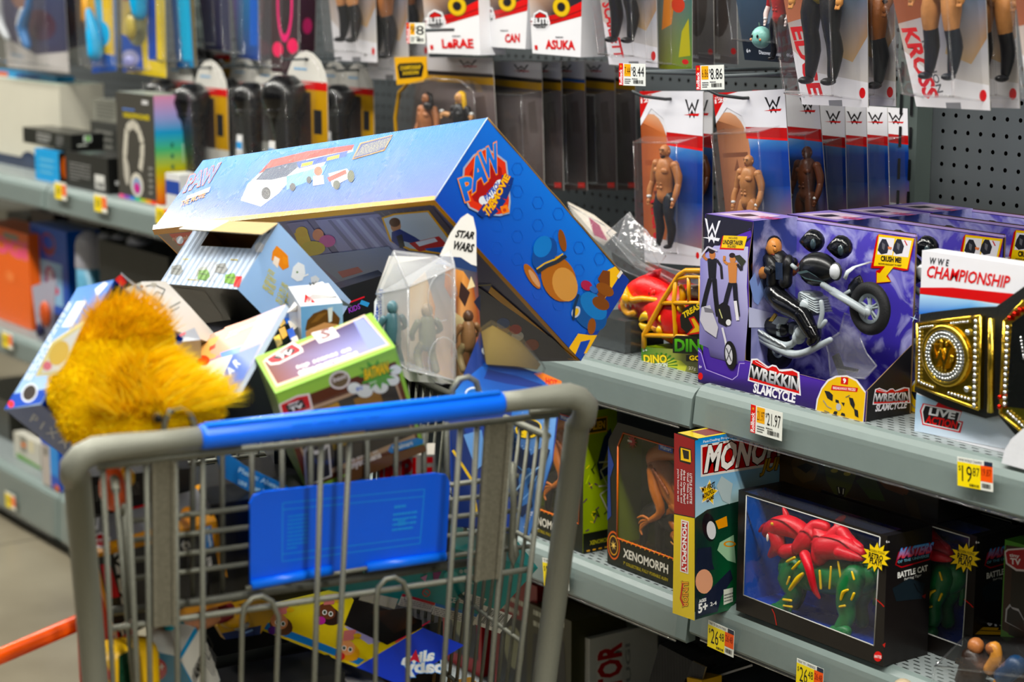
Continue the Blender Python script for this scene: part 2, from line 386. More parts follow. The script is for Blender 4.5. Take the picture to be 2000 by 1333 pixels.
for (x, y) in LAMPS:
    t = thing('ceiling_light', 'white tube light fitting below the ceiling', 'ceiling light', (x, y, 3.76), 'tube lights over the aisles')
    g = M(); g.aa((x - 1.15, y - .1, 3.76), (x + 1.15, y + .1, 3.82), '#dadada'); g.build('housing', STEEL, t)
    g = M(); [g.tube([(x + q, y, 3.82), (x + q, y, 4.2)], .006, '#999', 6) for q in (-.9, .9)]; g.build('hanger', STEEL, t)
BX = [-7.07, -5.85, -4.63, -3.41, -2.19, -.97, .25]          # ends of the four-foot bays
BAYN = ['far', 'far', 'headphone', 'microphone', 'dinosaur toy', 'motorcycle toy', 'near']
for i in range(1, 6):
    x0, x1 = BX[i], BX[i + 1]
    t = thing('shelving_bay', ['', 'grey shelving bay farthest along the aisle, behind the white carton', 'grey shelving bay behind the headphone box', 'grey shelving bay behind the big blue box', 'grey shelving bay with the purple motorcycle boxes', 'grey shelving bay past the belt pack'][i], 'shelving', ((x0 + x1) / 2, YB, 0), 'grey shelving bays')
    g = M(); g.face([(x0, YB, 0), (x1, YB, 0), (x1, YB, 2.1), (x0, YB, 2.1)], '#888'); g.build('back_panel', PEG, t)
    g = M(); g.aa((x0, YB + .03, 0), (x1, YB + .05, 2.1), '#4a3a26'); g.build('backing_board', DARKP, t)
    g = M(); g.aa((x1 - .022, YB - .035, 0), (x1 + .022, YB - .001, 2.1), '#59625f')
    f = Fr(g, (x1 - .022, YB - .035, 0), (1, 0, 0), (0, 0, 1))
    for k in range(42):
        f.rect(.008, .03 + k * .05, .014, .062 + k * .05, '#15181a'); f.rect(.030, .03 + k * .05, .036, .062 + k * .05, '#15181a')
    g.build('upright_post', STEEL, t)
g = M(); t = thing('shelving_bay', 'unseen grey shelving run across the aisle, added to block light', 'shelving', (-3, -1.5, 0))  # unseen run, added to block light from the neighbouring aisles
g.aa((-9, -1.95, 0), (3, -1.90, 2.1), '#59625f'); g.build('back_panel', STEEL, t)
for i, z in enumerate((.15, .6, 1.05, 1.5)):
    g = M(); g.aa((-9, -1.9, z - .04), (3, -1.45, z), '#8a9490'); g.build('shelf_board', STEEL, t); g = M()
    for k in range(30): x = -8.9 + k * .4; hh = .22 + .16 * ((k * 7 + i * 3) % 5) / 5; g.aa((x, -1.88, z), (x + .34, -1.5, z + hh), ['#2a3a5a', '#5a2a2a', '#6a6a60', '#2c4a3a', '#4a3a5a'][(k + i) % 5])
    g.build('packed_goods', PRINT, t, kind='stuff')
SHC = '#7b8784'
def shelf(x0, x1, z, lip, label, base=False, ch=True):
    t = thing('shelf', label, 'shelf', ((x0 + x1) / 2, YB, z), 'steel shelves')
    a, b = x0 + .004, x1 - .004
    g = M(); g.face([(a, YF + .012, z), (b, YF + .012, z), (b, YB - .04, z), (a, YB - .04, z)], SHC); g.build('deck', PERF, t)
    g = M(); g.face([(a, YF + .012, z - .012), (b, YF + .012, z - .012), (b, YB - .04, z - .012), (a, YB - .04, z - .012)], '#6d7673')
    pr = [(YF + .012, z), (YF + .004, z - .002), (YF - .003, z - .008), (YF - .008, z - .016), (YF - .013, z - lip + .004), (YF - .011, z - lip), (YF + .006, z - lip + .002), (YF + .008, z - .012)]
    for p, q in zip(pr, pr[1:]): g.face([(a, *p), (b, *p), (b, *q), (a, *q)], SHC, 0, True)
    for xx in (a, b): g.face([(xx, *p) for p in pr], SHC)
    if base: g.aa((a, YF + .02, 0), (b, YF + .05, z - lip), '#3b4140')
    g.build('front_lip', STEEL, t)
    if ch:
        g = M(); g.face([(a + .03, YF - .0125, z - .014), (b - .02, YF - .0125, z - .014), (b - .02, YF - .0175, z - lip + .001), (a + .03, YF - .0175, z - lip + .001)], '#fff')
        g.tube([(a + .03, YF - .016, z - lip - .001), (b - .02, YF - .016, z - lip - .001)], .0016, '#fff', 6); g.build('price_channel', CLEAR, t)
    if not base:
        g = M()
        for xx in (x0 + .03, x1 - .03): g.slab([(xx, YB - .035, z - .005), (xx, YF + .03, z - .012), (xx, YF + .03, z - .03), (xx, YB - .035, z - .075)], (1, 0, 0), .003, '#59625f')
        g.build('bracket', STEEL, t)
    return t
for a, b, zs in ((1, 3, (.937, .528, .158)), (3, 4, (.847, .516, .158)), (4, 6, (.853, .534, .158))):
    for i in range(a, b):
        for k, z in enumerate(zs):
            nm = {1: 'far', 2: 'headphone', 3: 'dinosaur toy', 4: 'motorcycle box', 5: 'nearest'}[i]
            shelf(BX[i], BX[i + 1], z, .061 if k < 2 else .12, ['upper', 'middle', 'bottom'][k] + ' grey steel shelf of the ' + nm + ' bay', base=(k == 2))
# ------------------------------------------------------------------ price tags
def price_tag(q, label, style, name='price_tag', cols=None, txt=('', '')):
    """q: pixels of the tag corners tl tr br bl on the shelf lip; leaning outwards"""
    y = YF - .021 if style != 'hook' else q[4]
    P = [onY(*p, y) for p in q[:4]]; c = sum(P) / 4
    tl, tr, br, bl = P; ex = nrm(tr - tl + br - bl); ey = nrm(tl - bl + tr - br); ey = nrm(ey - ex * (ey @ ex)); n = np.cross(ex, ey); n = n if n[1] < 0 else -n
    W = (np.linalg.norm(tr - tl) + np.linalg.norm(br - bl)) / 2; H = (np.linalg.norm(tl - bl) + np.linalg.norm(tr - br)) / 2
    o = c - ex * W / 2 - ey * H / 2
    g = M(); g.slab([o, o + ex * W, o + ex * W + ey * H, o + ey * H], n, .0006, '#e9ebe4')
    f = Fr(g, o, ex, ey, lift=.0001); R = lambda a, b, c_, d, col: f.rect(a * W, b * H, c_ * W, d * H, col)
    Tx = lambda s, a, b, c_, d, col, bold=0.: f.text(s, (a * W, b * H), (c_ * W, b * H), (a * W, d * H), col, bold)
    if style == 'roll' or style == 'hook':
        R(0, 0, .16, 1, '#d3202c'); R(.2, .42, .45, .97, '#f6b42a'); f.star((.08 * W, .86 * H), .012 * W, .055 * W, 6, '#f8c33a')
        f.text('Rollback', (.13 * W, .04 * H), (.13 * W, .72 * H), (.02 * W, .04 * H), '#fff', .022)
        Tx(txt[0], .22, .5, .44, .84, '#5a3208'); Tx('$', .48, .66, .52, .84, '#222'); Tx(txt[1], .53, .42, .95, .86, '#1a1a1a')
        f.small((.22 * W, .08 * H), (.45 * W, .08 * H), (.22 * W, .34 * H), 3, '#555', seed=3); f.bars((.55 * W, .1 * H), (.92 * W, .1 * H), (.55 * W, .26 * H), 16, '#222'); f.small((.5 * W, .28 * H), (.95 * W, .28 * H), (.5 * W, .36 * H), 1, '#555')
    else:
        R(0, 0, .66, .84, '#f4dd2a'); R(.66, .3, 1, .84, '#f26a3a'); R(.76, .84, 1, 1, '#2b3346')
        f.text(cols or 'TINY TV', (.04 * W, .87 * H), (.7 * W, .87 * H), (.04 * W, .96 * H), '#333')
        Tx('$', .04, .52, .1, .72, '#222'); Tx(txt[0], .13, .18, .42, .74, '#151515'); Tx(txt[1], .44, .42, .63, .72, '#151515')
        Tx(txt[0] + '.' + txt[1], .69, .5, .96, .74, '#7a1b12'); f.bars((.35 * W, .05 * H), (.62 * W, .05 * H), (.35 * W, .14 * H), 12); f.bars((.7 * W, .08 * H), (.95 * W, .08 * H), (.7 * W, .24 * H), 14)
    t = g.build(name, PRINT, off=c); return tag(t, label, 'price tag', 'price tags')
price_tag([(1476, 796), (1537, 812), (1518, 857), (1456, 838)], 'white price tag with a red rollback edge reading 21.97', 'roll', txt=('21.97', '21.97'))
price_tag([(1878, 896), (1946, 907), (1932, 959), (1862, 945)], 'yellow and orange price tag reading 19.87 on the upper shelf lip', 'yel', cols='WWE WORLD CHAMPIO', txt=('19', '87'))
price_tag([(1389, 1216), (1441, 1238), (1425, 1281), (1376, 1258)], 'yellow price tag reading 26.48 under the board game', 'yel', cols='TINY TV SOUTH PARK', txt=('26', '48'))
price_tag([(1562, 1290), (1615, 1312), (1600, 1356), (1549, 1333)], 'yellow price tag reading 26.48 under the toy cat box, cut by the picture edge', 'yel', cols='TINY TV - FRIENDS', txt=('26', '48'))
price_tag([(1068, 1094), (1114, 1104), (1105, 1150), (1054, 1140)], 'yellow and orange price tag on the lower lip, half behind the cart post', 'yel', txt=('24', '97'))
for i, (u, v) in enumerate(((118, 372), (196, 396), (318, 420), (14, 664), (20, 978))):
    z = .90 if v < 500 else (.49 if v < 700 else .09); y = YF - .021
    p = onY(u, v, y); g = M(); g.slab([p + V(-.035, 0, -.022), p + V(.035, 0, -.022), p + V(.035, 0, .02), p + V(-.035, 0, .02)], (0, -1, 0), .0006, '#eae9dd')
    f = Fr(g, p + V(-.035, 0, -.022), (1, 0, 0), (0, 0, 1), lift=.0001); f.rect(.0, 0, .042, .036, '#f1da3a'); f.rect(.042, .01, .07, .036, '#ec8058'); f.text('$9', (.01, .008), (.035, .008), (.01, .028), '#333')
    tag(g.build('price_tag', PRINT, off=p), ['blurred yellow price tag at the left end of the upper lip', 'blurred yellow price tag below the black gaming boxes', 'blurred yellow price tag beside the corner of the big blue box', 'blurred price tag under the orange toy box', 'blurred price tag on the bottom shelf lip at far left'][i], 'price tag', 'price tags')
# ------------------------------------------------------------------ the shopping cart
KA = V(-1.889, .777, 0); KX = nrm(V(.0721, .6147, 0)); KY = nrm(V(-.6147, .0721, 0)); KL = .619
K = lambda a, b, z: KA + KX * a + KY * b + V(0, 0, z)
_r = math.radians(-9); KB = V(KY[0] * math.cos(_r) - KY[1] * math.sin(_r), KY[0] * math.sin(_r) + KY[1] * math.cos(_r), 0)
KK = lambda a, b, z: KA + KX * a + KB * b + V(0, 0, z)
GN = nrm(KY + V(0, 0, .15))
def gp(u, v, off=0.):
    """spot of the leaning rear gate seen at this pixel, off metres further into the basket"""
    p0 = K(0, .03 + off, .93); d = ray(u, v); return CP + d * (((p0 - CP) @ GN) / (d @ GN))
cart = thing('shopping_cart', 'grey wire shopping cart with blue handle heaped with boxed toys', 'shopping cart', K(KL / 2, .4, 0))
TG = '#8b8c82'; DKW = '#6c6d66'
def hz(u): p = onZ(u, 893 - .1163 * (u - 135), .96); return (p - KA) @ KX
aL, aR = hz(390), hz(980)
lp0, lp1 = gp(150, 930), gp(186, 1333); rp0, rp1 = gp(1128, 830), gp(1063, 1333)
def ext(p, q, z): return p + (q - p) * ((z - p[2]) / (q[2] - p[2]))
g = M()
g.tube([ext(lp0, lp1, .2), lp1, lp0, lp0 * .45 + K(.0, .0, .939) * .55, K(.004, 0, .9495), K(.013, 0, .9585), K(.027, 0, .9638), K(.05, 0, .9648), K(.09, 0, .9648), K(aL + .01, 0, .9648)], [.0145] * 7 + [.0138, .0120, .0118], TG, 16)
g.tube([ext(rp0, rp1, .2), rp1, rp0, rp0 * .45 + K(KL, 0, .939) * .55, K(KL - .004, 0, .9495), K(KL - .013, 0, .9585), K(KL - .027, 0, .9638), K(KL - .05, 0, .9648), K(KL - .09, 0, .9648), K(aR - .01, 0, .9648)], [.015] * 7 + [.0142, .0122, .0118], TG, 16)
g.build('frame_tube', mat('powder_coated_frame', .46, metal=.25, ns=700, na=.22, bump=.3, bs=1200, rn=.1), cart)
g = M(); g.tube([K(aL, 0, .9648), K(aL + .004, 0, .9648), K(aR - .004, 0, .9648), K(aR, 0, .9648)], [.0125, .0137, .0137, .0125], '#0a74f4', 20)
top = [K(aL + .006, -.004, .9778), K(aR - .006, -.004, .9778)]; g.tube(top, .0045, '#1480fa', 8, flat=(.7, 1.4))
BLUEP = mat('blue_plastic', .32, ns=30, na=.04, bump=.05, bs=500, rn=.05)
h = g.build('handle_grip', BLUEP, cart)
g = M(); f = Fr(g, K(aL + .1, -.0150, .9690), KX, V(0, 0, 1) + KY * .25, lift=.0004); f.small((.0, .0), (.22, .0), (0, .004), 1, '#3b86e6'); g.build('grip_lettering', BLUEP, h)
wr = M(); Wt = .0034
def wire(g, pts, r=Wt, off=0., col=TG, n=8): g.tube([gp(*p, off) for p in pts], r, col, n)
g = M()
wire(g, [(190, 912), (400, 887), (684, 857), (1090, 809)], .0042); wire(g, [(150, 905), (330, 884), (470, 868)], .0036); wire(g, [(1035, 806), (1118, 797)], .0040)
for a, b, c, d in ((201, 917, 220, 1333), (249, 912, 268, 1333), (286, 905, 293, 1333), (342, 900, 347, 1333), (396, 893, 396, 1333), (628, 868, 614, 1333), (683, 860, 659, 1333), (900, 835, 865, 1333), (932, 830, 906, 1333), (1000, 822, 958, 1333), (1069, 813, 1011, 1333)):
    p, q = gp(a, b), gp(c, d); g.tube([p, q, ext(p, q, .42)], Wt, TG, 8)
for a, c, t0 in ((473, 544, 1167), (735, 800, 1130)):
    w_ = c - a; P = [gp(a - 2, 1333), gp(a, t0 + 45), gp(a + w_ * .06, t0 + 18), gp(a + w_ * .28, t0 + 2), gp(a + w_ * .55, t0 - 2), gp(a + w_ * .82, t0 + 8), gp(c, t0 + 38), gp(c - 4, 1333)]
    P = [ext(P[1], P[0], .42)] + P + [ext(P[-2], P[-1], .42)]; g.tube(P, .003, TG, 8)
wire(g, [(215, 1229), (400, 1203), (915, 1130), (1032, 1113)], .0038, .007)
for z in (.42,):
    p = ext(gp(201, 917), gp(220, 1333), z); q = ext(gp(1069, 813), gp(1011, 1333), z); g.tube([p, q], .004, TG)
g.build('rear_gate', ZINC, cart)
g = M()
WORN = mat('worn_zinc_plate', .5, metal=.5, ns=260, na=.5, bump=.3, bs=700, rn=.14)
for P in ([(296, 905), (341, 900), (343, 1222), (299, 1226)], [(948, 832), (998, 826), (974, 1130), (926, 1137)]):
    g = M(); Q = [gp(*p, -.004) for p in P]; g.slab(Q, -KY, .003, '#8a877a')
    e = (Q[1] - Q[0]) * .16; g.slab([Q[1] - e, Q[1], Q[2], Q[2] - e], -KY, -.003, '#928f82'); g.slab([Q[0], Q[0] + e, Q[3] + e, Q[3]], -KY, -.003, '#928f82'); g.build('gate_strap', WORN, cart)
# child seat: wires, blue flap, belt
g = M()
for u in (376, 434, 492, 551, 607, 664, 717, 773, 828, 873):
    wire(g, [(u, 893 - .116 * (u - 300)), (u + 1, 1175 - .13 * (u - 400))], .0034, .055, DKW)
for a, b in ((1020, 992), (1058, 1030), (1097, 1066), (1133, 1101)):
    wire(g, [(238, a), (490, b)], .0032, .045)
for q in (((865, 950), (1012, 930)), ((872, 977), (1010, 965)), ((870, 1012), (1009, 998)), ((868, 1048), (1005, 1034)), ((866, 1088), (1034, 1068)), ((960, 1122), (1032, 1113))):
    wire(g, q, .0032, .045)
wire(g, [(215, 1195), (400, 1174), (660, 1136), (935, 1096)], .0055, .05, DKW)
wire(g, [(243, 990), (246, 1090), (249, 1205)], .004, .03); wire(g, [(239, 1005), (243, 988), (252, 992)], .004, .03)
wire(g, [(1000, 905), (1003, 985), (998, 1085), (1002, 1100), (1008, 1085), (1001, 1052)], .0042, .03)
g.build('child_seat_frame', ZINC, cart)
for P in ([(322, 862), (321, 825), (332, 803), (352, 797), (370, 806), (379, 828), (380, 850)], [(882, 795), (884, 760), (897, 741), (915, 737), (930, 746), (936, 768), (937, 790)]):
    g = M(); wire(g, P, .0036, .02); g.build('wire_loop', ZINC, cart)
g = M(); FL = [(489, 1149), (489, 985), (497, 969), (517, 961), (690, 943), (852, 925), (871, 928), (879, 942), (876, 1000), (871, 1087)]
P = [gp(*p, .036) for p in FL]; g.slab(P, -KY, .005, '#0a6ae8')
f = Fr(g, gp(690, 1050, .036), KX, P[1] - P[0], px=True); LT = '#45a0f2'
for Lp in ([(551, 1097), (552, 983), (829, 956), (820, 1062), (551, 1097)], [(551, 996), (827, 970)], [(551, 1083), (820, 1050)]): f.line(Lp, 1.6, LT)
f.small((560, 1075), (600, 1070), (562, 1005), 9, '#3f96ea', seed=4); f.small((765, 1040), (812, 1034), (768, 1000), 4, LT, seed=5); f.small((770, 996), (818, 990), (770, 984), 1, LT); f.small((776, 1034), (808, 1029), (778, 1005), 1, '#3f96ea')
for a, b in (((491, 1144), (648, 1114)), ((717, 1109), (869, 1087))):
    g.tube([gp(*a, .034), gp(*b, .034)], .006, '#1278f4', 12)
g.build('seat_flap', BLUEP, cart)
g = M(); wire(g, [(480, 1150), (880, 1083)], .003, .036); g.build('flap_rod', ZINC, cart)
g = M(); Q = [gp(425, 890, .10), gp(447, 888, .10), gp(480, 912, .10), gp(560, 950, .10), gp(600, 985, .10), gp(570, 990, .10), gp(498, 967, .10), gp(431, 930, .10)]
Q = [V(*q) for q in Q]; n_ = nrm(np.cross(Q[3] - Q[0], Q[7] - Q[0])); n_ = n_ if n_ @ (CP - Q[0]) > 0 else -n_
c0 = sum(Q) / len(Q); Q = [q - n_ * ((q - c0) @ n_) for q in Q]; g.slab(Q, n_, .002, '#1279bd')
f = Fr(g, c0, Q[3] - Q[1], Q[1] - Q[7], px=True); f.text('Please: Always', (464, 925), (548, 963), (468, 913), '#b9dcef', .022); f.text('use seat belt', (464, 944), (530, 974), (467, 934), '#b9dcef', .022)
g.build('seat_belt_strap', mat('woven_belt', .7, ns=400, na=.12, bump=.4, bs=800), cart)
# basket sides, front, floor
g = M(); LEN = .57
def side(a0, a1, at_, s):
    top = lambda t: KK(a0 + (a1 - a0) * t, .05 + LEN * t, .905); bot = lambda t: KK(a0 + (a1 - a0) * t - s * .035, .13 + LEN * t * .88, .42 + .06 * t)
    mid = lambda t, k: top(t) * (1 - k) + bot(t) * k
    g.tube([top(0), top(1)], .005, TG)
    for k in (.28, .55, .8, 1.): g.tube([mid(0, k), mid(1, k)], .0032, TG, 6)
    for i in range(25): t = i / 24; g.tube([top(t), bot(t)], .0026, TG, 6)
    return top, bot
lt, lb = side(.055, .12, 0, -1); rt, rb = side(KL - .035, KL - .11, 0, 1)
for i in range(13):
    k = i / 12; g.tube([lt(1) * (1 - k) + rt(1) * k, lb(1) * (1 - k) + rb(1) * k], .0026, TG, 6); g.tube([lb(0) * (1 - k) + rb(0) * k, lb(1) * (1 - k) + rb(1) * k], .0026, TG, 6)
for k in (0, .3, .6, 1.): g.tube([lt(1) * (1 - k) + lb(1) * k, rt(1) * (1 - k) + rb(1) * k], .0035, TG, 6)
for t in np.linspace(0, 1, 9): g.tube([lb(t), rb(t)], .003, TG, 6)
g.build('basket', ZINC, cart)
g = M(); bl, br_ = ext(lp0, lp1, .2), ext(rp0, rp1, .2)
fl, fr = KK(.16, .6, .2), KK(KL - .16, .6, .2)
g.tube([bl, K(.03, .2, .17), fl], .0125, TG, 10); g.tube([br_, K(KL - .03, .2, .17), fr], .0125, TG, 10); g.tube([fl, fr], .0125, TG, 10)
g.tube([fl, lb(1)], .01, TG); g.tube([fr, rb(1)], .01, TG)
for k in range(8): a = .12 + k * (KL - .24) / 7; g.tube([KK(a, .12, .19), KK(a, .6, .19)], .003, TG, 6)
g.build('lower_rack', ZINC, cart)
for p in (bl, br_, fl, fr):
    g = M(); c = V(p[0], p[1], .055); g.tube([c - KX * .014, c + KX * .014], .055, '#2b2b2b', 20); w1 = g.build('caster_wheel', RUBB, cart)
    g = M(); g.slab([c + KX * .02 + V(0, 0, -.01), c + KX * .02 + KY * .03 + V(0, 0, .09), c + KX * .02 - KY * .03 + V(0, 0, .09)], KX, .002, TG); g.slab([c - KX * .02 + V(0, 0, -.01), c - KX * .02 + KY * .03 + V(0, 0, .09), c - KX * .02 - KY * .03 + V(0, 0, .09)], KX, .002, TG)
    g.tube([c + V(0, 0, .07), p], .01, TG); g.build('caster_fork', ZINC, w1)
# ------------------------------------------------------------------ the heap in the cart
BOX = {
'paw': ([-2.435, 1.4834, 1.0504], [[.9818, .1165, .1501], [.1882, -.7035, -.6853], [.0258, .701, -.7127]], [.671, .1418, .3231]),
'fox': ([-2.2906, 1.208, 1.0386], [[.9729, .2249, .0545], [.1946, -.6675, -.7187], [-.1252, .7098, -.6932]], [.1545, .1054, .164]),
'tiny': ([-1.9769, 1.1492, .9547], [[.3118, .8969, .3136], [.9355, -.2321, -.2663], [-.166, .3764, -.9114]], [.1458, .0944, .1417]),
'pix': ([-2.0728, .888, 1.0039], [[.0229, .7333, -.6795], [.2907, -.6552, -.6973], [-.9565, -.1816, -.2281]], [.1109, .1716, .0759]),
'lid': ([-2.1364, 1.0532, .9749], [[.8848, .286, .3679], [.4556, -.697, -.5538], [.0981, .6576, -.747]], [.2152, .1501, .0064]),
'baby': ([-2.104, 1.244, .6028], [[-.4516, -.6698, -.5894], [.707, .1343, -.6943], [.5442, -.7303, .4129]], [.1094, .0561, .3738]),
'teal': ([-2.0718, 1.3217, 0.7058], [[-.286, .8877, -.3609], [-.4533, -.4571, -.7652], [-.8442, -.0552, .5331]], [.370, .101, .05]),
'tvgray': ([-2.0458, .9434, .783], [[.2947, .9358, .1936], [-.2587, .2731, -.9265], [-.9199, .223, .3225]], [.1408, .1194, .0768]),
'white': ([-2.0563, .9731, .6472], [[.842, .5343, -.0742], [.3972, -.7071, -.585], [-.365, .4631, -.8076]], [.0531, .0433, .1089]),
'wrest': ([-2.1511, 1.2172, 1.0012], [[.32, .9467, .0384], [-.1208, .081, -.9894], [-.9397, .3119, .1403]], [.052, .1072, .0848]),
}
class Cub:
    def __init__(s, k):
        c, R, d = BOX[k] if isinstance(k, str) else k
        s.c = V(*c); s.R = np.array(R, float); s.d = V(*d)
        for i in range(3): s.R[i] = nrm(s.R[i])
        if abs(np.linalg.det(s.R)) < .98: s.R[2] = nrm(np.cross(s.R[0], s.R[1])) * (1 if np.linalg.det(s.R) > 0 else -1)
    def P(s, i, j, k): return s.c + s.R[0] * s.d[0] * (i - .5) + s.R[1] * s.d[1] * (j - .5) + s.R[2] * s.d[2] * (k - .5)
    def fr(s, g, ax, e, px=True, m=0, lift=.0003):
        """print on the face where axis ax is at end e; unit coords run 0..1 times the size when px is off"""
        o = [0, 0, 0]; o[ax] = e; a, b = [i for i in (0, 1, 2) if i != ax]
        return Fr(g, s.P(*o), s.R[a], s.R[b], px, m, lift)
    def face(s, g, ax, e, cols, m=0):
        a, b = [i for i in (0, 1, 2) if i != ax]; P = []
        for (x, y) in ((0, 0), (1, 0), (1, 1), (0, 1)):
            o = [0, 0, 0]; o[ax] = e; o[a] = x; o[b] = y; P.append(s.P(*o))
        g.face(P, cols, m)
    def low(s): return V(s.c[0], s.c[1], min(s.P(i, j, k)[2] for i in (0, 1) for j in (0, 1) for k in (0, 1)))
# --- the big blue box
B = Cub('paw'); t = thing('toy_box', 'big bright blue toy box tilted across the top of the cart heap', 'toy box', B.low())
g = M()
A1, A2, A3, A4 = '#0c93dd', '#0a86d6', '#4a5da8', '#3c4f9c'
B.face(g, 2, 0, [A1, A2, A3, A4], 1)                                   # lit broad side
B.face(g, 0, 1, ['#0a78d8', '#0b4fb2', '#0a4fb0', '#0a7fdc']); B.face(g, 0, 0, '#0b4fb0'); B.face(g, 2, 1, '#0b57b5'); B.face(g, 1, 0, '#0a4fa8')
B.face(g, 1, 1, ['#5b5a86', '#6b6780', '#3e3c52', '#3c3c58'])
f = B.fr(g, 2, 0, m=1)
f.poly([(300, 440), (850, 383), (850, 391), (298, 449)], '#d9a93a')
# truck
f.poly([(470, 392), (484, 360), (505, 340), (560, 318), (690, 283), (690, 296), (640, 312), (628, 330), (600, 350), (560, 360), (545, 378), (510, 404)], '#eef0f4')
f.poly([(505, 340), (530, 313), (600, 296), (692, 283), (688, 293), (560, 320)], '#e2403a'); f.poly([(500, 352), (520, 330), (560, 320), (600, 312), (560, 345), (530, 352)], '#3b4a66')
f.poly([(580, 318), (680, 295), (676, 306), (584, 330)], '#2558b8'); f.poly([(590, 320), (612, 315), (610, 322), (588, 327)], '#f0d050'); f.poly([(640, 308), (664, 302), (662, 309), (638, 315)], '#f0d050')
f.poly([(560, 345), (640, 322), (628, 345), (560, 372)], '#7fb4ea'); f.ell((520, 378), 9, 12, '#23262e'); f.ell((572, 366), 6, 8, '#23262e'); f.ell((604, 352), 5, 7, '#23262e')
f.ell((622, 335), 8, 9, '#d8674a'); f.poly([(612, 345), (632, 343), (634, 360), (612, 364)], '#d8d4dc'); f.poly([(642, 340), (678, 330), (690, 345), (650, 366)], '#e8e4ec'); f.ell((658, 362), 7, 9, '#3d4432'); f.ell((686, 345), 7, 12, '#4d5432'); f.poly([(640, 348), (676, 332), (678, 340), (644, 356)], '#d64a3a')
f.poly([(704, 280), (768, 264), (752, 295), (688, 313)], '#d5a45a'); f.poly([(706, 282), (766, 266), (751, 293), (691, 311)], '#2b3f7c'); f.small((694, 307), (752, 291), (710, 284), 7, '#c9c49a', seed=8)
f.text('PAW', (360, 375), (418, 352), (372, 345), '#5c8ad8', .04, out='#e8834a'); f.poly([(366, 384), (412, 366), (409, 376), (363, 392)], '#e9e4e6'); f.text('THE MOVIE', (352, 405), (400, 386), (356, 394), '#e89a5a', .022)
# front with the street picture
f = B.fr(g, 1, 1)
f.poly([(298, 449), (850, 391), (858, 400), (302, 459)], '#e8a820'); f.poly([(850, 391), (1133, 705), (1122, 703), (844, 396)], '#e3a41e'); f.poly([(298, 449), (305, 452), (580, 716), (568, 712)], '#e3a41e')
f.poly([(310, 458), (420, 447), (520, 560), (425, 570)], '#9c8474'); f.poly([(330, 457), (405, 449), (418, 470), (350, 480)], '#d8512a'); f.text('nickelodeon', (338, 470), (400, 464), (337, 462), '#f3c9b4', .022)
f.poly([(560, 436), (600, 431), (700, 560), (760, 640), (700, 650)], '#76739a'); f.poly([(615, 430), (740, 417), (800, 500), (900, 610), (760, 620)], '#8d8aac')
for k in range(7):
    u = 640 + k * 16; f.poly([(u, 430 - k), (u + 7, 429 - k), (u + 60, 490 - k), (u + 52, 492 - k)], '#a7a6c2' if k % 2 else '#6a6888')
f.poly([(730, 412), (842, 400), (900, 470), (850, 480)], '#5d5662'); [f.line([(745 + k * 14, 414 - k), (815 + k * 12, 478 - k * 2)], 1.5, '#7a7480') for k in range(7)]
f.poly([(575, 455), (600, 448), (618, 500), (600, 520)], '#d9b62a'); f.ell((590, 452), 12, 10, '#d8b02a'); f.ell((622, 458), 11, 12, '#d98a6a'); f.ell((640, 470), 16, 12, '#c64a94'); f.ell((612, 484), 24, 14, '#cbb32e')
f.poly([(600, 500), (760, 480), (790, 520), (680, 560)], '#7d8aa8'); f.poly([(680, 555), (800, 525), (880, 610), (720, 640)], '#3a6aa8'); f.poly([(660, 530), (700, 520), (710, 530), (670, 542)], '#a8404a')
Q = [(746, 424), (770, 416), (838, 410), (885, 470), (882, 498), (800, 488), (762, 470)]; f.poly(Q, '#e8b030'); f.poly([(750, 426), (772, 419), (836, 413), (880, 471), (877, 494), (802, 484), (766, 468)], '#c7cfd9')
f.ell((774, 440), 10, 13, '#c58e6a'); f.ell((772, 433), 11, 9, '#5a3826'); f.poly([(766, 452), (782, 446), (812, 462), (830, 474), (812, 476), (790, 470), (788, 486), (766, 470)], '#17357c'); f.poly([(775, 460), (786, 456), (792, 480), (782, 484)], '#1d222c')
f.poly([(800, 474), (858, 460), (876, 478), (820, 490)], '#c03a3e'); f.poly([(812, 472), (850, 463), (856, 470), (820, 480)], '#e0e4ee'); f.poly([(830, 484), (874, 480), (872, 494), (836, 488)], '#2a63b8')
f.poly([(955, 570), (1110, 700), (1128, 703), (960, 558)], '#d8a020'); f.poly([(850, 500), (1080, 660), (1122, 700), (960, 690), (900, 600)], '#3a3848'); f.line([(885, 560), (960, 555)], 2, '#8a7a4a')
for c, r, q in (((985, 640), 14, '#a8743c'), ((1012, 655), 12, '#ded8d4'), ((1008, 642), 12, '#b83428'), ((984, 630), 13, '#27508e'), ((1040, 672), 14, '#9a4a30'), ((1000, 676), 14, '#29406e')): f.ell(c, r, r * .8, q)
# blue end
f = B.fr(g, 0, 1)
for i in range(8):
    for j in range(8):
        u, v = 930 + i * 40, 330 + j * 44 + (i % 2) * 22
        QQ = [(950, 230), (1228, 548), (1133, 705), (850, 391)]
        if all((b_[0] - a_[0]) * (v - a_[1]) - (b_[1] - a_[1]) * (u - a_[0]) > 16 * math.hypot(b_[0] - a_[0], b_[1] - a_[1]) for a_, b_ in zip(QQ, QQ[1:] + QQ[:1])): f.line([(u + 11 * math.cos(a * math.pi / 3), v + 13 * math.sin(a * math.pi / 3)) for a in range(7)], .9, '#0e63c4')
f.poly([(1180, 560), (1200, 515), (1228, 548), (1215, 575), (1133, 705), (1118, 688), (1150, 640)], '#0a3f96'); f.poly([(1186, 528), (1203, 519), (1214, 532), (1172, 596), (1160, 590)], '#f0c02c'); f.poly([(1110, 680), (1128, 652), (1150, 655), (1165, 655), (1145, 690), (1124, 695)], '#e9b92a'); f.poly([(1133, 668), (1152, 664), (1133, 704), (1122, 694)], '#0b4aa6')
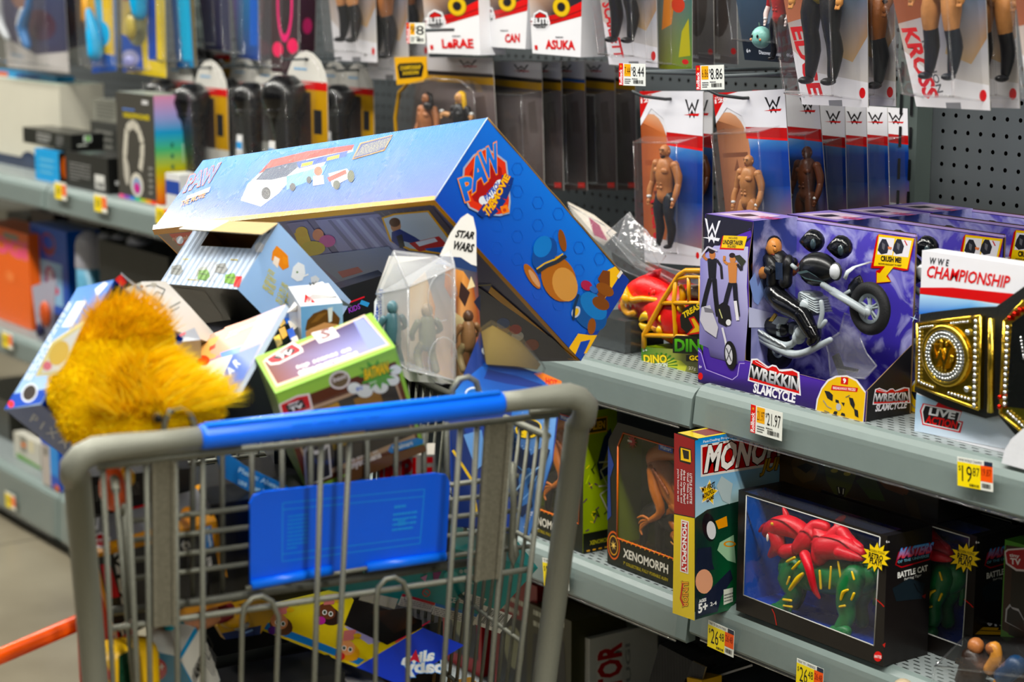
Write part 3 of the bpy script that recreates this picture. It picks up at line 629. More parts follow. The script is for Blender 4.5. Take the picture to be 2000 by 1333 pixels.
f.poly([(1190, 530), (1176, 528), (1166, 545), (1176, 560), (1160, 582), (1176, 590), (1190, 565)], '#7a4520')
for c, rx, ry, q, ro in (((1038, 540), 9, 28, '#a8682e', -.55), ((1042, 544), 5, 20, '#c89a74', -.55), ((1097, 470), 7, 22, '#8a5226', -.2), ((1090, 545), 33, 46, '#a9692c', -.35), ((1102, 556), 24, 34, '#c99556', -.3), ((1150, 612), 40, 28, '#1f5592', .85), ((1158, 598), 32, 20, '#2f78b8', .85), ((1180, 566), 19, 11, '#8a5424', .55), ((1172, 593), 18, 12, '#7a481e', .5), ((1154, 638), 8, 16, '#8a5224', .1), ((1062, 496), 22, 34, '#174f96', .45), ((1058, 482), 17, 22, '#2f7cc4', .45), ((1144, 558), 12, 9, '#a83050', .6), ((1158, 566), 9, 6, '#3a68b0', .6)): f.ell(c, rx, ry, q, 22, ro)
f.line([(1048, 532), (1066, 520), (1086, 512), (1104, 500)], 7, '#26303c'); f.line([(1046, 526), (1062, 515), (1082, 507), (1098, 496)], 3, '#d9b53a'); f.ell((1123, 610), 8, 12, '#b8c0cc', 16, .4); f.ell((1123, 610), 5, 8, '#e0b82c', 14, .4); f.line([(1128, 575), (1120, 600), (1118, 625)], 5, '#17324e')
SHD = [(906, 330), (924, 306), (944, 293), (962, 300), (985, 318), (990, 360), (992, 392), (990, 414), (972, 419), (940, 416), (916, 404), (902, 372)]
f.poly([(947 + (u - 947) * 1.08, 358 + (v - 358) * 1.06) for u, v in SHD], '#a9b4c6'); f.poly(SHD, '#d8481f'); f.poly([(950 + (u - 950) * .78, 360 + (v - 360) * .74) for u, v in SHD], '#a8281e')
for s, bl, br, tl in (('P', (908, 392), (930, 384), (896, 352)), ('A', (922, 374), (948, 352), (916, 318)), ('W', (944, 350), (976, 332), (934, 300))): f.text(s, bl, br, tl, ('#1d5fc4', '#2b8ae0'), .04, out='#f29a3a')
f.line([(944, 392), (956, 386), (966, 372), (972, 360)], 15, '#e8ecf2'); f.ell((942, 392), 9, 9, '#e8ecf2'); f.ell((974, 360), 9, 9, '#e8ecf2'); f.text('PATROL', (948, 394), (976, 362), (943, 384), '#1b55b4', .04)
f.line([(936, 408), (948, 416), (964, 404), (976, 386), (986, 360), (990, 345)], 24, '#173d86'); f.text('THE', (950, 424), (966, 402), (941, 410), '#f2c04a', .04, out='#c8501e'); f.text('MOVIE', (968, 398), (994, 346), (958, 392), '#f2c04a', .04, out='#c8501e')
f.poly([(974, 404), (988, 400), (993, 414), (979, 419)], '#f08a2a'); f.ell((983, 411), 3.5, 3.5, '#c8501e')
f.poly([(1210, 528), (1214, 533), (1206, 545), (1202, 540)], '#e9e4da')
rib(CORR, tuple(B.R[0]), 1500., 1.)
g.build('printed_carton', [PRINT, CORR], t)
g = M()                                                               # worn board edge and taped corner
a, b = B.P(1, 0, 0), B.P(1, 0, 1); g.tube([a + (b - a) * k / 12 + V(random.uniform(-1, 1), 0, random.uniform(-1, 1)) * .0008 for k in range(13)], .0016, '#8a6f4c', 6)
a, b = B.P(1, 0, 0), B.P(1, 1, 0); g.tube([a + (b - a) * k / 10 for k in range(11)], .0008, '#c8d4e4', 5); g.build('worn_edge', PAPER, t)
# --- pale blue box with an open top
B = Cub('fox'); t = thing('toy_box', 'pale blue carton with an open flap and empty window, leaning on the big blue box', 'toy box', B.low())
g = M(); LB = '#a9c6ea'
B.face(g, 0, 1, ['#a8c8ee', '#9ec0ea', '#a9c4ea', '#b4ccee']); B.face(g, 0, 0, LB); B.face(g, 2, 1, LB); B.face(g, 1, 0, LB)
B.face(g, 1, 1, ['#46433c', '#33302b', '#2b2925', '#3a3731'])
w0, w1, h0, h1 = .22, .86, .0, .40                                    # the window cut out of the lit side
P2 = lambda x, y: B.P(x, y, 0)
for a, b, c, d in ((0, 0, w0, 1), (w1, 0, 1, 1), (w0, h1, w1, 1)): g.face([P2(a, b), P2(c, b), P2(c, d), P2(a, d)], '#c9d9ee', 1)
f = B.fr(g, 2, 0, m=1)
f.poly([(322, 540), (350, 500), (372, 500), (350, 548)], '#b9c8da'); f.poly([(380, 545), (395, 512), (425, 512), (420, 550)], '#c9d0da')
for c, q in (((345, 528), '#8a8d8a'), ((395, 532), '#b4b8b2'), ((432, 525), '#9a9c9a'), ((398, 538), '#7aa05a'), ((450, 545), '#7faa4e')): f.poly([(c[0] - 12, c[1] + 8), (c[0] - 9, c[1] - 8), (c[0] + 8, c[1] - 11), (c[0] + 13, c[1] + 2), (c[0] + 5, c[1] + 11)], q); f.line([(c[0] - 7, c[1] - 3), (c[0] + 6, c[1] - 1)], 1.6, '#4a4f4a')
f.small((357, 509), (381, 510), (358, 504), 1, '#c9b52a'); f.small((450, 510), (480, 512), (452, 505), 1, '#c9b52a'); f.small((366, 548), (414, 553), (367, 544), 1, '#c9b52a')
f.poly([(462, 540), (474, 541), (468, 562), (456, 560)], '#d84040'); f.ell((352, 470), 7, 8, '#7a7f84'); f.ell((523, 448), 7, 9, '#4b4f52'); f.poly([(498, 480), (508, 473), (518, 480), (512, 494), (500, 494)], '#e8ecf2')
f = B.fr(g, 0, 1)
f.poly([(532, 492), (540, 480), (552, 490), (562, 500), (564, 522), (552, 528), (542, 516), (530, 508)], '#e2913a'); f.poly([(536, 500), (546, 506), (542, 524), (532, 514)], '#f0e4d8'); f.poly([(552, 500), (562, 505), (562, 520), (552, 514)], '#e89a3c')
f.poly([(572, 522), (582, 512), (594, 518), (596, 534), (590, 548), (580, 550), (568, 542)], '#eef2f6'); f.line([(592, 540), (602, 536)], 3, '#eef2f6'); f.ell((580, 532), 2, 2, '#5a8a4a')
f.poly([(606, 542), (616, 538), (624, 545), (618, 556), (608, 556)], '#d8dde4')
for i, s in enumerate(('FOX', 'ZORRO', 'RENARD', 'RAPOSA')):
    o = V(524 - i * 3.5, 524 + i * 10); L = (13, 21, 26, 26)[i]; f.text(s, (o[0] - 2, o[1] + 8), (o[0] + L * .72, o[1] + 8 + L * .62), (o[0] + 1.5, o[1] + 1), '#d9cb2c', .022)
for i, s in enumerate(('WHITE CAT', 'GATO BLANCO', 'CHAT BLANC', 'GATO BRANCO')):
    o = V(549 - i * 3.5, 549 + i * 10); L = (30, 40, 38, 42)[i]; f.text(s, (o[0] - 2, o[1] + 8), (o[0] + L * .72, o[1] + 8 + L * .62), (o[0] + 1.5, o[1] + 1), '#d9cb2c', .022)
f = B.fr(g, 1, 1); f.poly([(330, 560), (400, 568), (450, 640), (420, 660)], '#4b473f'); f.poly([(430, 575), (462, 585), (480, 640), (440, 690)], '#26241f')
rib(PAPER, tuple(B.R[0]), 900., .15); CORR2 = CORR.copy(); CORR2.name = 'corrugated_white_board'; rib(CORR2, tuple(B.R[0]), 2100., .8)
g.build('carton', [PRINT, CORR2], t)
g = M(); n_ = -B.R[2]
I = lambda x, y, z: B.P(x, y, z)
g.face([I(.03, .03, .06), I(.97, .03, .06), I(.97, .03, .95), I(.03, .03, .95)], '#b08450'); g.face([I(.03, .97, .03), I(.97, .97, .03), I(.97, .97, .95), I(.03, .97, .95)], '#b08450')
g.face([I(.03, .03, .95), I(.97, .03, .95), I(.97, .97, .95), I(.03, .97, .95)], '#9a7040'); g.face([I(.03, .03, .03), I(.03, .97, .03), I(.03, .97, .95), I(.03, .03, .95)], '#b08450'); g.face([I(.97, .03, .03), I(.97, .97, .03), I(.97, .97, .95), I(.97, .03, .95)], '#b08450')
g.build('brown_inside', PAPER, t)
g = M(); h0_ = I(0, 0, 0); h1_ = I(1, 0, 0); out = nrm(-B.R[1] * .2 + n_ * .95)      # lifted flap
tip0, tip1 = onX(349, 447, h0_[0] + .03), onX(512, 458, h1_[0] + .03)
for a, b, c in ((h0_, h1_, '#a99c74'),):
    q = [h0_, h1_, h1_ + (tip1 - h1_), h0_ + (tip0 - h0_)]; m1 = h0_ * .62 + h1_ * .38; m2 = q[3] * .62 + q[2] * .38
    g.face([h0_, m1, m2, q[3]], '#d9d6cc'); g.face([m1, h1_, q[2], m2], '#b0a07a')
    nn = nrm(np.cross(h1_ - h0_, tip0 - h0_)) * .0012; g.face([p + nn for p in q], '#ddd9cf')
g.build('open_flap', PAPER, t)
# --- small television toy box (brown and green)
B = Cub('tiny'); t = thing('toy_box', 'brown and lime green boxed toy tilted just behind the blue handle', 'toy box', B.low())
g = M()
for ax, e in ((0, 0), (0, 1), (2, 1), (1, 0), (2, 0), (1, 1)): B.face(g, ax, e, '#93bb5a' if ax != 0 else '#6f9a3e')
f = B.fr(g, 2, 0)
f.poly([(513, 706), (712, 615), (762, 675), (540, 757)], '#d9c4b0'); f.poly([(517, 708), (710, 620), (757, 673), (542, 751)], ['#6a3a28', '#3f3f6e', '#9aa2d8', '#7a4030'])
f.poly([(690, 628), (710, 622), (755, 672), (720, 684)], '#8e98d0')
T = [(517, 706), (555, 680), (575, 680), (592, 690), (545, 716), (530, 716)]; f.poly([(517, 703), (552, 681), (572, 668), (590, 680), (593, 688), (545, 712), (528, 714)], '#e9dcd8'); f.poly([(521, 703), (552, 684), (570, 673), (585, 682), (587, 687), (546, 708), (530, 710)], '#c03038'); f.poly([(530, 701), (565, 680), (578, 684), (574, 690), (546, 703)], '#2b2a30')
f.text('tiny', (539, 699), (563, 686), (538, 694), '#f0f0f0', .022); f.text('TV', (547, 704), (572, 691), (545, 697), '#f0f0f0', .04)
f.poly([(608, 652), (650, 640), (664, 658), (624, 672)], '#e6e2e4'); f.text('S', (630, 664), (646, 658), (626, 648), '#8a6a6a', .04)
f.text('top scenes on', (580, 725), (686, 688), (578, 716), '#f4f1f0', .022); f.text('tinyscreens', (585, 738), (700, 697), (582, 726), '#f7f5f4', .04)
f = B.fr(g, 1, 1)
f.poly([(541, 774), (770, 690), (775, 706), (546, 792)], '#9cc35e'); f.poly([(546, 792), (772, 706), (820, 868), (600, 955)], '#5a2e1c'); f.poly([(562, 812), (770, 735), (812, 858), (610, 940)], '#b59a80')
f.poly([(566, 818), (768, 742), (806, 850), (612, 930)], '#211a18'); f.poly([(620, 800), (660, 785), (668, 806), (626, 822)], '#b48a1c'); f.poly([(690, 780), (740, 760), (748, 786), (700, 806)], '#8a6420'); f.poly([(640, 840), (700, 815), (716, 850), (652, 880)], '#8a7410')
f.poly([(544, 790), (580, 772), (604, 768), (612, 800), (580, 812), (550, 814)], '#e9dcd8'); f.poly([(548, 791), (580, 776), (601, 772), (607, 797), (580, 807), (553, 809)], '#c03038'); f.poly([(556, 793), (590, 779), (598, 796), (564, 806)], '#2b2a30'); f.text('tiny', (563, 795), (584, 787), (562, 789), '#f0f0f0', .022); f.text('TV', (568, 804), (592, 795), (565, 797), '#f0f0f0', .04)
f.ell((663, 742), 21, 18, '#d9cfc6', 20, -.3); f.ell((663, 742), 17, 14, '#6a5a42', 20, -.3); f.text('best', (651, 747), (676, 738), (650, 738), '#d9cfc6', .022)
for c, r in (((692, 758), 14), ((712, 764), 16), ((742, 756), 16), ((766, 742), 14), ((772, 722), 12)): f.ell(c, r, r * .8, '#dfe2da', 14)
f.star((735, 732), 22, 38, 11, '#5c9a46', .2, .8); f.text('BATMAN', (712, 742), (758, 726), (711, 722), '#e8c41c', .04, out='#161616'); f.small((720, 752), (752, 741), (719, 746), 1, '#c9d8b8'); f.text('BIG', (696, 764), (708, 760), (695, 757), '#5a78c0', .022)
f.poly([(700, 905), (828, 868), (833, 880), (640, 960)], '#6a4c34'); f.text('tinyscreens', (680, 922), (745, 896), (676, 908), '#e9e2dc', .04); f.text('top scenes on', (680, 906), (738, 886), (678, 898), '#e4dcd4', .022)
f.poly([(757, 880), (764, 868), (812, 855), (826, 858), (826, 866), (764, 885)], '#2a86cc'); f.text('Walmart', (768, 880), (806, 868), (766, 872), '#e4eef6', .022)
f.poly([(596, 950), (592, 880), (604, 862), (614, 880), (630, 876), (642, 858), (648, 930)], '#e4e2e2'); f.poly([(600, 948), (597, 884), (605, 872), (614, 888), (630, 884), (640, 870), (644, 928)], '#23222a')
g.build('carton', PRINT, t)
g = M(); Q = [B.P(.05, 1, .2), B.P(.95, 1, .2), B.P(.95, 1, .9), B.P(.05, 1, .9)]; g.face([q + B.R[1] * .003 for q in Q], '#fff'); g.build('clear_window', CLEAR, t)
# --- printed lid with orange and blue art
B = Cub('lid'); t = thing('box_lid', 'flat printed box panel in orange and blue beside the plush toy', 'box panel', B.low())
g = M(); B.box = None; g.box(B.c, B.d, '#c9d4e8', B.R)
f = B.fr(g, 2, 0)
f.poly([(333, 686), (558, 595), (461, 768), (240, 850)], ['#e0954a', '#b9a6b8', '#3c6ab4', '#d8cfae'])
f.poly([(345, 690), (455, 645), (438, 668), (420, 700), (345, 720)], '#e8b070'); f.poly([(440, 640), (505, 618), (490, 650), (470, 685), (425, 695), (410, 690)], '#e4a58c'); f.poly([(430, 690), (475, 675), (462, 700), (440, 715)], '#6a96d8')
f.poly([(345, 730), (430, 700), (455, 694), (425, 762), (345, 770)], '#e0dcc4'); f.poly([(455, 694), (510, 672), (461, 768), (422, 764)], '#3a62ae'); f.ell((358, 692), 15, 22, '#a35a24'); f.ell((366, 692), 5, 6, '#e8e0d8'); f.ell((380, 712), 14, 9, '#58824a'); f.ell((398, 705), 12, 10, '#d0502c')
f.small((392, 668), (428, 652), (398, 660), 1, '#c83a30'); f.small((408, 690), (432, 678), (412, 672), 1, '#c83a30'); f.small((440, 664), (500, 640), (450, 648), 3, '#d8d0d0', seed=2); f.text('X A R', (438, 752), (470, 712), (430, 740), '#dfe6f2', .022)
g.build('printed_panel', PRINT, t)
# --- plush in its open tray
B = Cub('pix'); t = thing('display_tray', 'blue open-fronted display box tipped at the left end of the cart', 'display box', B.low())
g = M(); th = .003; W3 = B.P
B.face(g, 0, 0, ['#3b74c4', '#bcd2ea', '#a9c4e4', '#5a8ccc']); B.face(g, 1, 1, ['#0f4f9c', '#0e4689', '#0e4689', '#11549f']); B.face(g, 1, 0, '#0d56b8'); B.face(g, 0, 1, '#0d56b8'); B.face(g, 2, 1, '#1a4f96')
for ax, e, s in ((0, 0, 1), (0, 1, -1), (1, 0, 1), (1, 1, -1)):
    o = B.R[ax] * s * th; a, b = [i for i in (0, 1, 2) if i != ax]; P = []
    for (x, y) in ((0, 0), (1, 0), (1, 1), (0, 1)):
        q = [0, 0, 0]; q[ax] = e; q[a] = x; q[b] = y; P.append(W3(*q) + o)
    g.face(P, '#0c58ba')
f = B.fr(g, 0, 0); f.poly([(9, 800), (80, 788), (96, 760), (26, 770)], '#0d4fae'); f.ell((58, 768), 15, 20, '#d8dde4', 16, .5); f.ell((58, 768), 12, 16, '#39312c', 16, .5); f.ell((22, 790), 6, 7, '#e04a4a')
f.small((60, 745), (150, 590), (45, 742), 3, '#e9f0f6', .8, 5); f.poly([(120, 640), (150, 590), (170, 588), (140, 640)], '#dfe9f4'); f.poly([(186, 566), (204, 552), (212, 555), (190, 580)], '#e4ecf6')
f = B.fr(g, 1, 1); f.text('PIXAR', (58, 822), (150, 893), (66, 808), '#cfd8e4', 0., tr=.3)
g.build('tray', PRINT, t)
g = M(); q = [onX(*p, B.P(0, .5, 0)[0] + .03) for p in ((165, 628), (118, 731), (70, 736), (104, 668))]; nn = nrm(np.cross(q[1] - q[0], q[3] - q[0])); nn = nn if nn @ (CP - q[0]) > 0 else -nn
g.slab([q[0], q[1], q[2], q[3]], nn, .002, '#e2dcae', '#d8c23a'); f = Fr(g, q[0], q[1] - q[0], q[3] - q[0], px=True); f.poly([(158, 640), (118, 724), (80, 730), (108, 674)], '#dfe4e6'); f.ell((115, 690), 18, 26, '#dcc478', 14, .5); f.ell((92, 715), 9, 9, '#d8889a'); g.build('hang_tag', PRINT, t)
# the plush toy: one soft body, then its pile
FUR = mat('plush_pile', .9, ns=22, na=.05, bump=.2, bs=260, spec=.05)
_n = FUR.node_tree; _p = _n.nodes['Principled BSDF']; _t = _n.nodes.new('ShaderNodeBsdfTranslucent'); _m = _n.nodes.new('ShaderNodeMixShader'); _m.inputs[0].default_value = .42
_n.links.new(_p.inputs['Base Color'].links[0].from_socket, _t.inputs[0]); _n.links.new(_p.outputs[0], _m.inputs[1]); _n.links.new(_t.outputs[0], _m.inputs[2]); _n.links.new(_m.outputs[0], _n.nodes['Material Output'].inputs[0])
def furcol(a): return a
P0 = onX(215, 720, -2.0); plush = thing('plush_toy', 'golden yellow shaggy plush toy lying upside down in the blue display box', 'plush toy', P0 - V(0, 0, .12))
UV = lambda u, v, x: onX(u, v, x)
lobes = [((245, 664), -2.035, (.046, .046, .044), 0), ((282, 700), -2.030, (.034, .036, .05), 0), ((190, 724), -2.020, (.034, .040, .046), 0), ((245, 765), -2.010, (.05, .055, .052), 0), ((148, 766), -2.010, (.03, .030, .034), 0), ((160, 812), -1.995, (.026, .026, .034), 0), ((200, 838), -1.985, (.026, .03, .03), 0),
         ((320, 806), -1.960, (.044, .052, .036), 1), ((250, 838), -1.955, (.034, .034, .034), 1), ((385, 800), -1.960, (.032, .030, .022), 1)]
rnd = random.Random(3)
body = M()
for (uv, x, r, k) in lobes: body.ball(UV(*uv, x), r, '#e29c0a' if not k else '#eda80e', seg=26)
tmp = body.build('body', FUR, plush)
mod = tmp.modifiers.new('m', 'REMESH'); mod.mode = 'VOXEL'; mod.voxel_size = .005; mod.use_smooth_shade = True
s2 = tmp.modifiers.new('s', 'SMOOTH'); s2.iterations = 6; s2.factor = .8
dg = bpy.context.evaluated_depsgraph_get(); dg.update(); me2 = bpy.data.meshes.new_from_object(tmp.evaluated_get(dg)); tmp.modifiers.clear()
at = me2.color_attributes.get('Col') or me2.color_attributes.new('Col', 'FLOAT_COLOR', 'CORNER'); me2.color_attributes.remove(at); at = me2.color_attributes.new('Col', 'FLOAT_COLOR', 'CORNER')
at.data.foreach_set('color', np.tile(np.array(lin('#f8d24c'), np.float32), len(me2.loops))); me2.materials.clear(); me2.materials.append(FUR)
for p in me2.polygons: p.use_smooth = True
tmp.data = me2
L0 = V(*plush.location)
cent = np.array([tuple(p.center) for p in me2.polygons]) + L0; nor = np.array([tuple(p.normal) for p in me2.polygons])
vis = ((CP - cent) * nor).sum(1) > -.15; idx = np.nonzero(vis)[0]
def pile(n, L, wd, cols, sel, droop, name, jit=.5):
    g = M(); ii = [i for i in idx if sel(cent[i])]
    for _ in range(n):
        i = rnd.choice(ii); p = cent[i] + V(*(rnd.uniform(-.003, .003) for _ in range(3))); nn = nor[i]; l = L * rnd.uniform(.6, 1.25)
        d = nrm(nn + V(*(rnd.gauss(0, jit) for _ in range(3))) * .6 + droop(p)); s = nrm(np.cross(d, V(rnd.random(), rnd.random(), rnd.random()))) * wd
        m = p + d * l * .5; e = p + d * l + V(*droop(p)) * l * .35; c = rnd.choice(cols)
        g.face([p - s, p + s, m + s * .7, m - s * .7], c, 0, True); g.face([m - s * .7, m + s * .7, e], c, 0, True)
    return g.build(name, FUR, plush)
hc = UV(330, 792, -1.955); mc = UV(300, 745, -1.93)
isH = lambda p: np.linalg.norm((p - hc) * V(1, 1, 1)) < .078
pile(24000, .0027, .0008, ['#fcd852', '#f8d048', '#ffe064', '#f4c840', '#fad450'], lambda p: True, lambda p: V(0, 0, -.2), 'short_pile', .34)
pile(4200, .026, .0007, ['#f6d23e', '#f8da50', '#eec434', '#fbe46a', '#f4cc40'], lambda p: np.linalg.norm((p - hc) * V(1, .8, 1)) < .062 and p[2] > hc[2] - .002, lambda p: nrm(V(.25, .9, .15)) * .9 if p[1] > hc[1] - .02 else nrm(V(.4, -.5, .6)) * .7, 'long_mane', .7)
pile(1300, .018, .0007, ['#e0b42a', '#d0a424', '#ecc030'], lambda p: p[2] > UV(270, 640, -2.01)[2] - .01, lambda p: V(0, .3, .4), 'tail_tuft', .7)
g = M(); e = UV(308, 816, -1.918); g.ball(e, .0062, '#8f7a52', seg=14); g.ball(e + V(.0035, -.001, 0), .0045, '#0b0b0c', seg=14); g.build('button_eye', PLAST, plush)
# --- peaked card with a clear blister (space saga figure)
def pl(pts, p0, n): return [CP + ray(*p) * (((p0 - CP) @ n) / (ray(*p) @ n)) for p in pts]
n_ = nrm(V(.93, -.52, .14)); p0 = CP + ray(860, 640) * 2.52
t = thing('toy_package', 'peaked card with clear plastic blister holding small figures, in front of the big blue box', 'toy package', p0 - V(0, 0, .14))
g = M(); CARD = [(735, 570), (760, 500), (857, 503), (880, 455), (900, 426), (913, 417), (924, 424), (930, 450), (931, 520), (934, 580), (939, 655), (937, 712), (925, 735), (900, 752), (800, 745), (745, 700)]
Q = pl(CARD, p0, n_); g.slab(Q, n_, .0012, '#eceae6', '#d8cfc0')
f = Fr(g, p0, Q[2] - Q[1], Q[7] - Q[5], px=True)
f.poly([(862, 500), (931, 520), (939, 655), (937, 712), (925, 735), (900, 750), (745, 700), (740, 580), (770, 515)], ['#3a3040', '#20304e', '#a85a34', '#c47040', '#d8986a', '#e0b48a', '#d8ccc0', '#c8c8c8', '#d8d8d8'])
f.poly([(860, 500), (900, 503), (931, 524), (931, 532), (880, 520), (850, 516)], '#27406e')
f.poly([(870, 520), (905, 530), (925, 560), (935, 620), (920, 700), (895, 740), (880, 690), (890, 600), (868, 560)], ['#c8844e', '#e0a060', '#9a4a24', '#8a4426', '#d08a58', '#e0b890', '#b06a40', '#7a3a20', '#c0784a'])
f.poly([(900, 550), (918, 572), (908, 600), (896, 580)], '#3a2420'); f.poly([(888, 610), (930, 640), (925, 670), (892, 650)], '#c8b890'); f.poly([(912, 566), (920, 540), (928, 560)], '#e8d8b0'); f.poly([(925, 590), (938, 575), (938, 610)], '#1d2238')
f.poly([(800, 560), (830, 530), (850, 600), (840, 720), (800, 700)], ['#e8c8a0', '#e8d0b0', '#c88850', '#dca878', '#e8d8c8'])
f.text('STAR', (889, 463), (924, 467), (894, 450), '#151515', .04); f.text('WARS', (883, 486), (922, 493), (888, 471), '#151515', .04)
f.poly([(731, 590), (746, 560), (752, 600), (745, 650), (730, 640)], '#e8ecf2'); f.small((733, 640), (733, 585), (748, 640), 2, '#3a58a8', seed=6); f.text('STAR WARS', (738, 628), (748, 566), (731, 626), '#3a58a8', .022)
g.build('backing_card', PRINT, t)
g = M(); D = .055
FQ = pl([(797, 562), (888, 522), (889, 744), (797, 723)], p0 + n_ * D, n_); BQ = pl([(735, 575), (880, 490), (884, 750), (748, 690)], p0 + n_ * .002, n_)
for i in range(4):
    j = (i + 1) % 4; g.face([FQ[i], FQ[j], BQ[j], BQ[i]], '#fff')
g.face(FQ, '#fff')
TP = pl([(769, 491), (850, 500)], p0 + n_ * D * .6, n_)
for i in range(4): g.tube([FQ[i], FQ[(i + 1) % 4]], .0014, '#fff', 6); g.tube([FQ[i], BQ[i]], .0012, '#fff', 6)
for a, b in ((BQ[0], TP[0]), (TP[0], TP[1]), (TP[1], FQ[1]), (TP[0], FQ[0])): g.tube([a, b], .0012, '#fff', 6)
g.face([BQ[0], TP[0], FQ[0]], '#fff'); g.face([TP[0], TP[1], FQ[1], FQ[0]], '#fff')
for k in range(2): c = p0 + n_ * (D - .01) + V(0, .0, -.04 + .08 * k); g.tube([c + KX * .02 * math.cos(a) + V(0, 0, .03) * math.sin(a) for a in np.linspace(0, 5, 14)], .0009, '#fff', 5)
g.build('blister', clearmat('scuffed_blister', .22, .6, gl=1.5), t)
def gnome(g, c, ex, up, h, cols):
    """a small seated toy figure: legs, trunk, arms, head"""
    fy = np.cross(ex, up); S = lambda x, y, z: c + ex * x * h + fy * y * h + up * z * h
    a, b, sk = cols
    g.limb([S(-.1, 0, 0), S(-.12, -.1, .25), S(-.06, 0, .42)], [.06 * h, .06 * h, .08 * h], b); g.limb([S(.14, 0, 0), S(.12, -.1, .25), S(.06, 0, .42)], [.06 * h, .06 * h, .08 * h], b)
    g.limb([S(0, 0, .4), S(0, 0, .6), S(0, 0, .76)], [.12 * h, .13 * h, .1 * h], a, 12)
    g.limb([S(-.15, 0, .74), S(-.22, -.05, .58), S(-.16, -.16, .48)], [.055 * h, .045 * h, .035 * h], a); g.limb([S(.15, 0, .74), S(.24, -.05, .6), S(.18, -.18, .52)], [.055 * h, .045 * h, .035 * h], a)
    g.ball(S(0, 0, .9), (.09 * h, .09 * h, .11 * h), sk); g.ball(S(-.16, -.17, .47), .04 * h, sk, seg=8); g.ball(S(.18, -.19, .51), .04 * h, sk, seg=8)
for uv, h, cs in (((768, 715), .082, ('#4a6a72', '#3f5c64', '#5c7c84')), ((835, 725), .085, ('#7a7a64', '#8a8468', '#a8947a')), ((915, 722), .075, ('#8a6a4c', '#988868', '#5a4030'))):
    g = M(); c = pl([uv], p0 + n_ * .022, n_)[0]; gnome(g, c, KX, V(0, 0, 1), h, cs); g.build('toy_figure', FIG, t)
# --- dark hero card bag at the right of the heap
n_ = nrm(V(.86, -.45, .25)); p0 = CP + ray(985, 880) * 2.47
t = thing('toy_package', 'dark blue toy pack with a yellow oval badge standing against the right gate strap', 'toy package', p0 - V(0, 0, .13))
g = M(); CARD = [(938, 650), (960, 690), (1010, 715), (1097, 745), (1092, 800), (1080, 900), (1034, 1047), (980, 1040), (888, 1030), (880, 930), (868, 820), (900, 745)]
g.slab(pl(CARD, p0, n_), n_, .0015, '#123a86'); Q = pl(CARD, p0, n_); f = Fr(g, p0, KX, V(0, 0, 1), px=True)
f.ey = nrm(V(0, 0, 1) - n_ * n_[2]); f.ex = nrm(np.cross(f.ey, n_)); f.n = n_; f.o = p0
f.poly([(940, 716), (1010, 722), (1097, 745), (1094, 790), (1000, 770), (880, 775), (905, 745)], ['#2a6cc8', '#1a5ab8', '#1c66c8', '#3a80d8', '#2a60b8', '#4a90e0', '#2a6cc8'])
f.poly([(952, 722), (1010, 735), (1060, 752), (1050, 760), (990, 750), (945, 740)], '#0e3f96'); f.poly([(1042, 730), (1058, 728), (1097, 745), (1096, 760), (1075, 755)], '#e8862a'); f.text('HOT', (1066, 750), (1088, 756), (1066, 738), '#d82a20', .04)
f.poly([(1000, 800), (1088, 800), (1078, 900), (1034, 1046), (1000, 1035), (990, 900)], ['#3a78c8', '#7aa6dc', '#5a8ac8', '#4a7ac0', '#88b0e0', '#1a3466'])
rs = random.Random(9)
for _ in range(60): u = rs.uniform(1004, 1084); v = rs.uniform(806, 880); f.ell((u, v), .9, .9, '#bcd4ee', 6)
f.ell((1032, 838), 26, 18, '#e8c81c', 22, -.15); f.ell((1032, 837), 23, 15, '#10131c', 22, -.15); f.poly([(1006, 846), (1014, 838), (1020, 843), (1027, 838), (1030, 829), (1034, 833), (1036, 840), (1046, 834), (1054, 838), (1042, 850), (1034, 845), (1026, 854), (1018, 848)], '#e8c81c')
f.poly([(1000, 880), (1012, 870), (1022, 880), (1030, 868), (1036, 890), (1062, 870), (1074, 880), (1060, 920), (1036, 950), (1040, 990), (1020, 1010), (1004, 980), (998, 930)], '#16284e'); f.poly([(1012, 930), (1032, 915), (1048, 920), (1030, 950), (1038, 980), (1018, 990)], '#3f6ea8'); f.line([(1006, 960), (1030, 930), (1062, 905)], 3, '#9cc0e4'); f.line([(1012, 985), (1034, 962), (1048, 930)], 2, '#7aa6d8'); f.line([(1004, 905), (1020, 920), (1034, 915)], 2, '#5a88c0')
f.poly([(880, 830), (905, 830), (960, 1030), (890, 1030)], '#0e2c66'); f.line([(884, 880), (922, 940), (930, 1000)], 5, '#d8b82a'); f.poly([(905, 850), (940, 840), (950, 900), (930, 920)], '#6a94c8'); f.text('MARVEL', (1028, 1035), (1040, 1000), (1022, 1030), '#d8dce4', .022)
f.ell((962, 688), 22, 13, '#e9edf2', 20, .2); f.ell((962, 688), 19, 10.5, '#1c74cc', 20, .2); f.poly([(948, 684), (966, 682), (974, 692), (960, 696)], '#e8ecf4'); f.ell((925, 770), 18, 14, '#dfe8f2', 18); f.ell((925, 770), 14, 10, '#2a70c0', 18); f.ell((1050, 1033), 2, 1, '#fff', 6)
g.build('backing_card', PRINT, t)
g = M(); n2 = n_; W = pl([(938, 640), (960, 625), (1020, 660), (1062, 712), (1058, 727), (1010, 722), (955, 716), (940, 700)], p0 + n_ * .03, n_); Wb = pl([(932, 655), (958, 640), (1024, 676), (1066, 722), (1060, 735), (1010, 730), (950, 722), (934, 706)], p0 + n_ * .003, n_)
for i in range(8): j = (i + 1) % 8; g.face([W[i], W[j], Wb[j], Wb[i]], '#fff')
g.face(W, '#fff'); g.build('clear_dome', CLEAR, t)
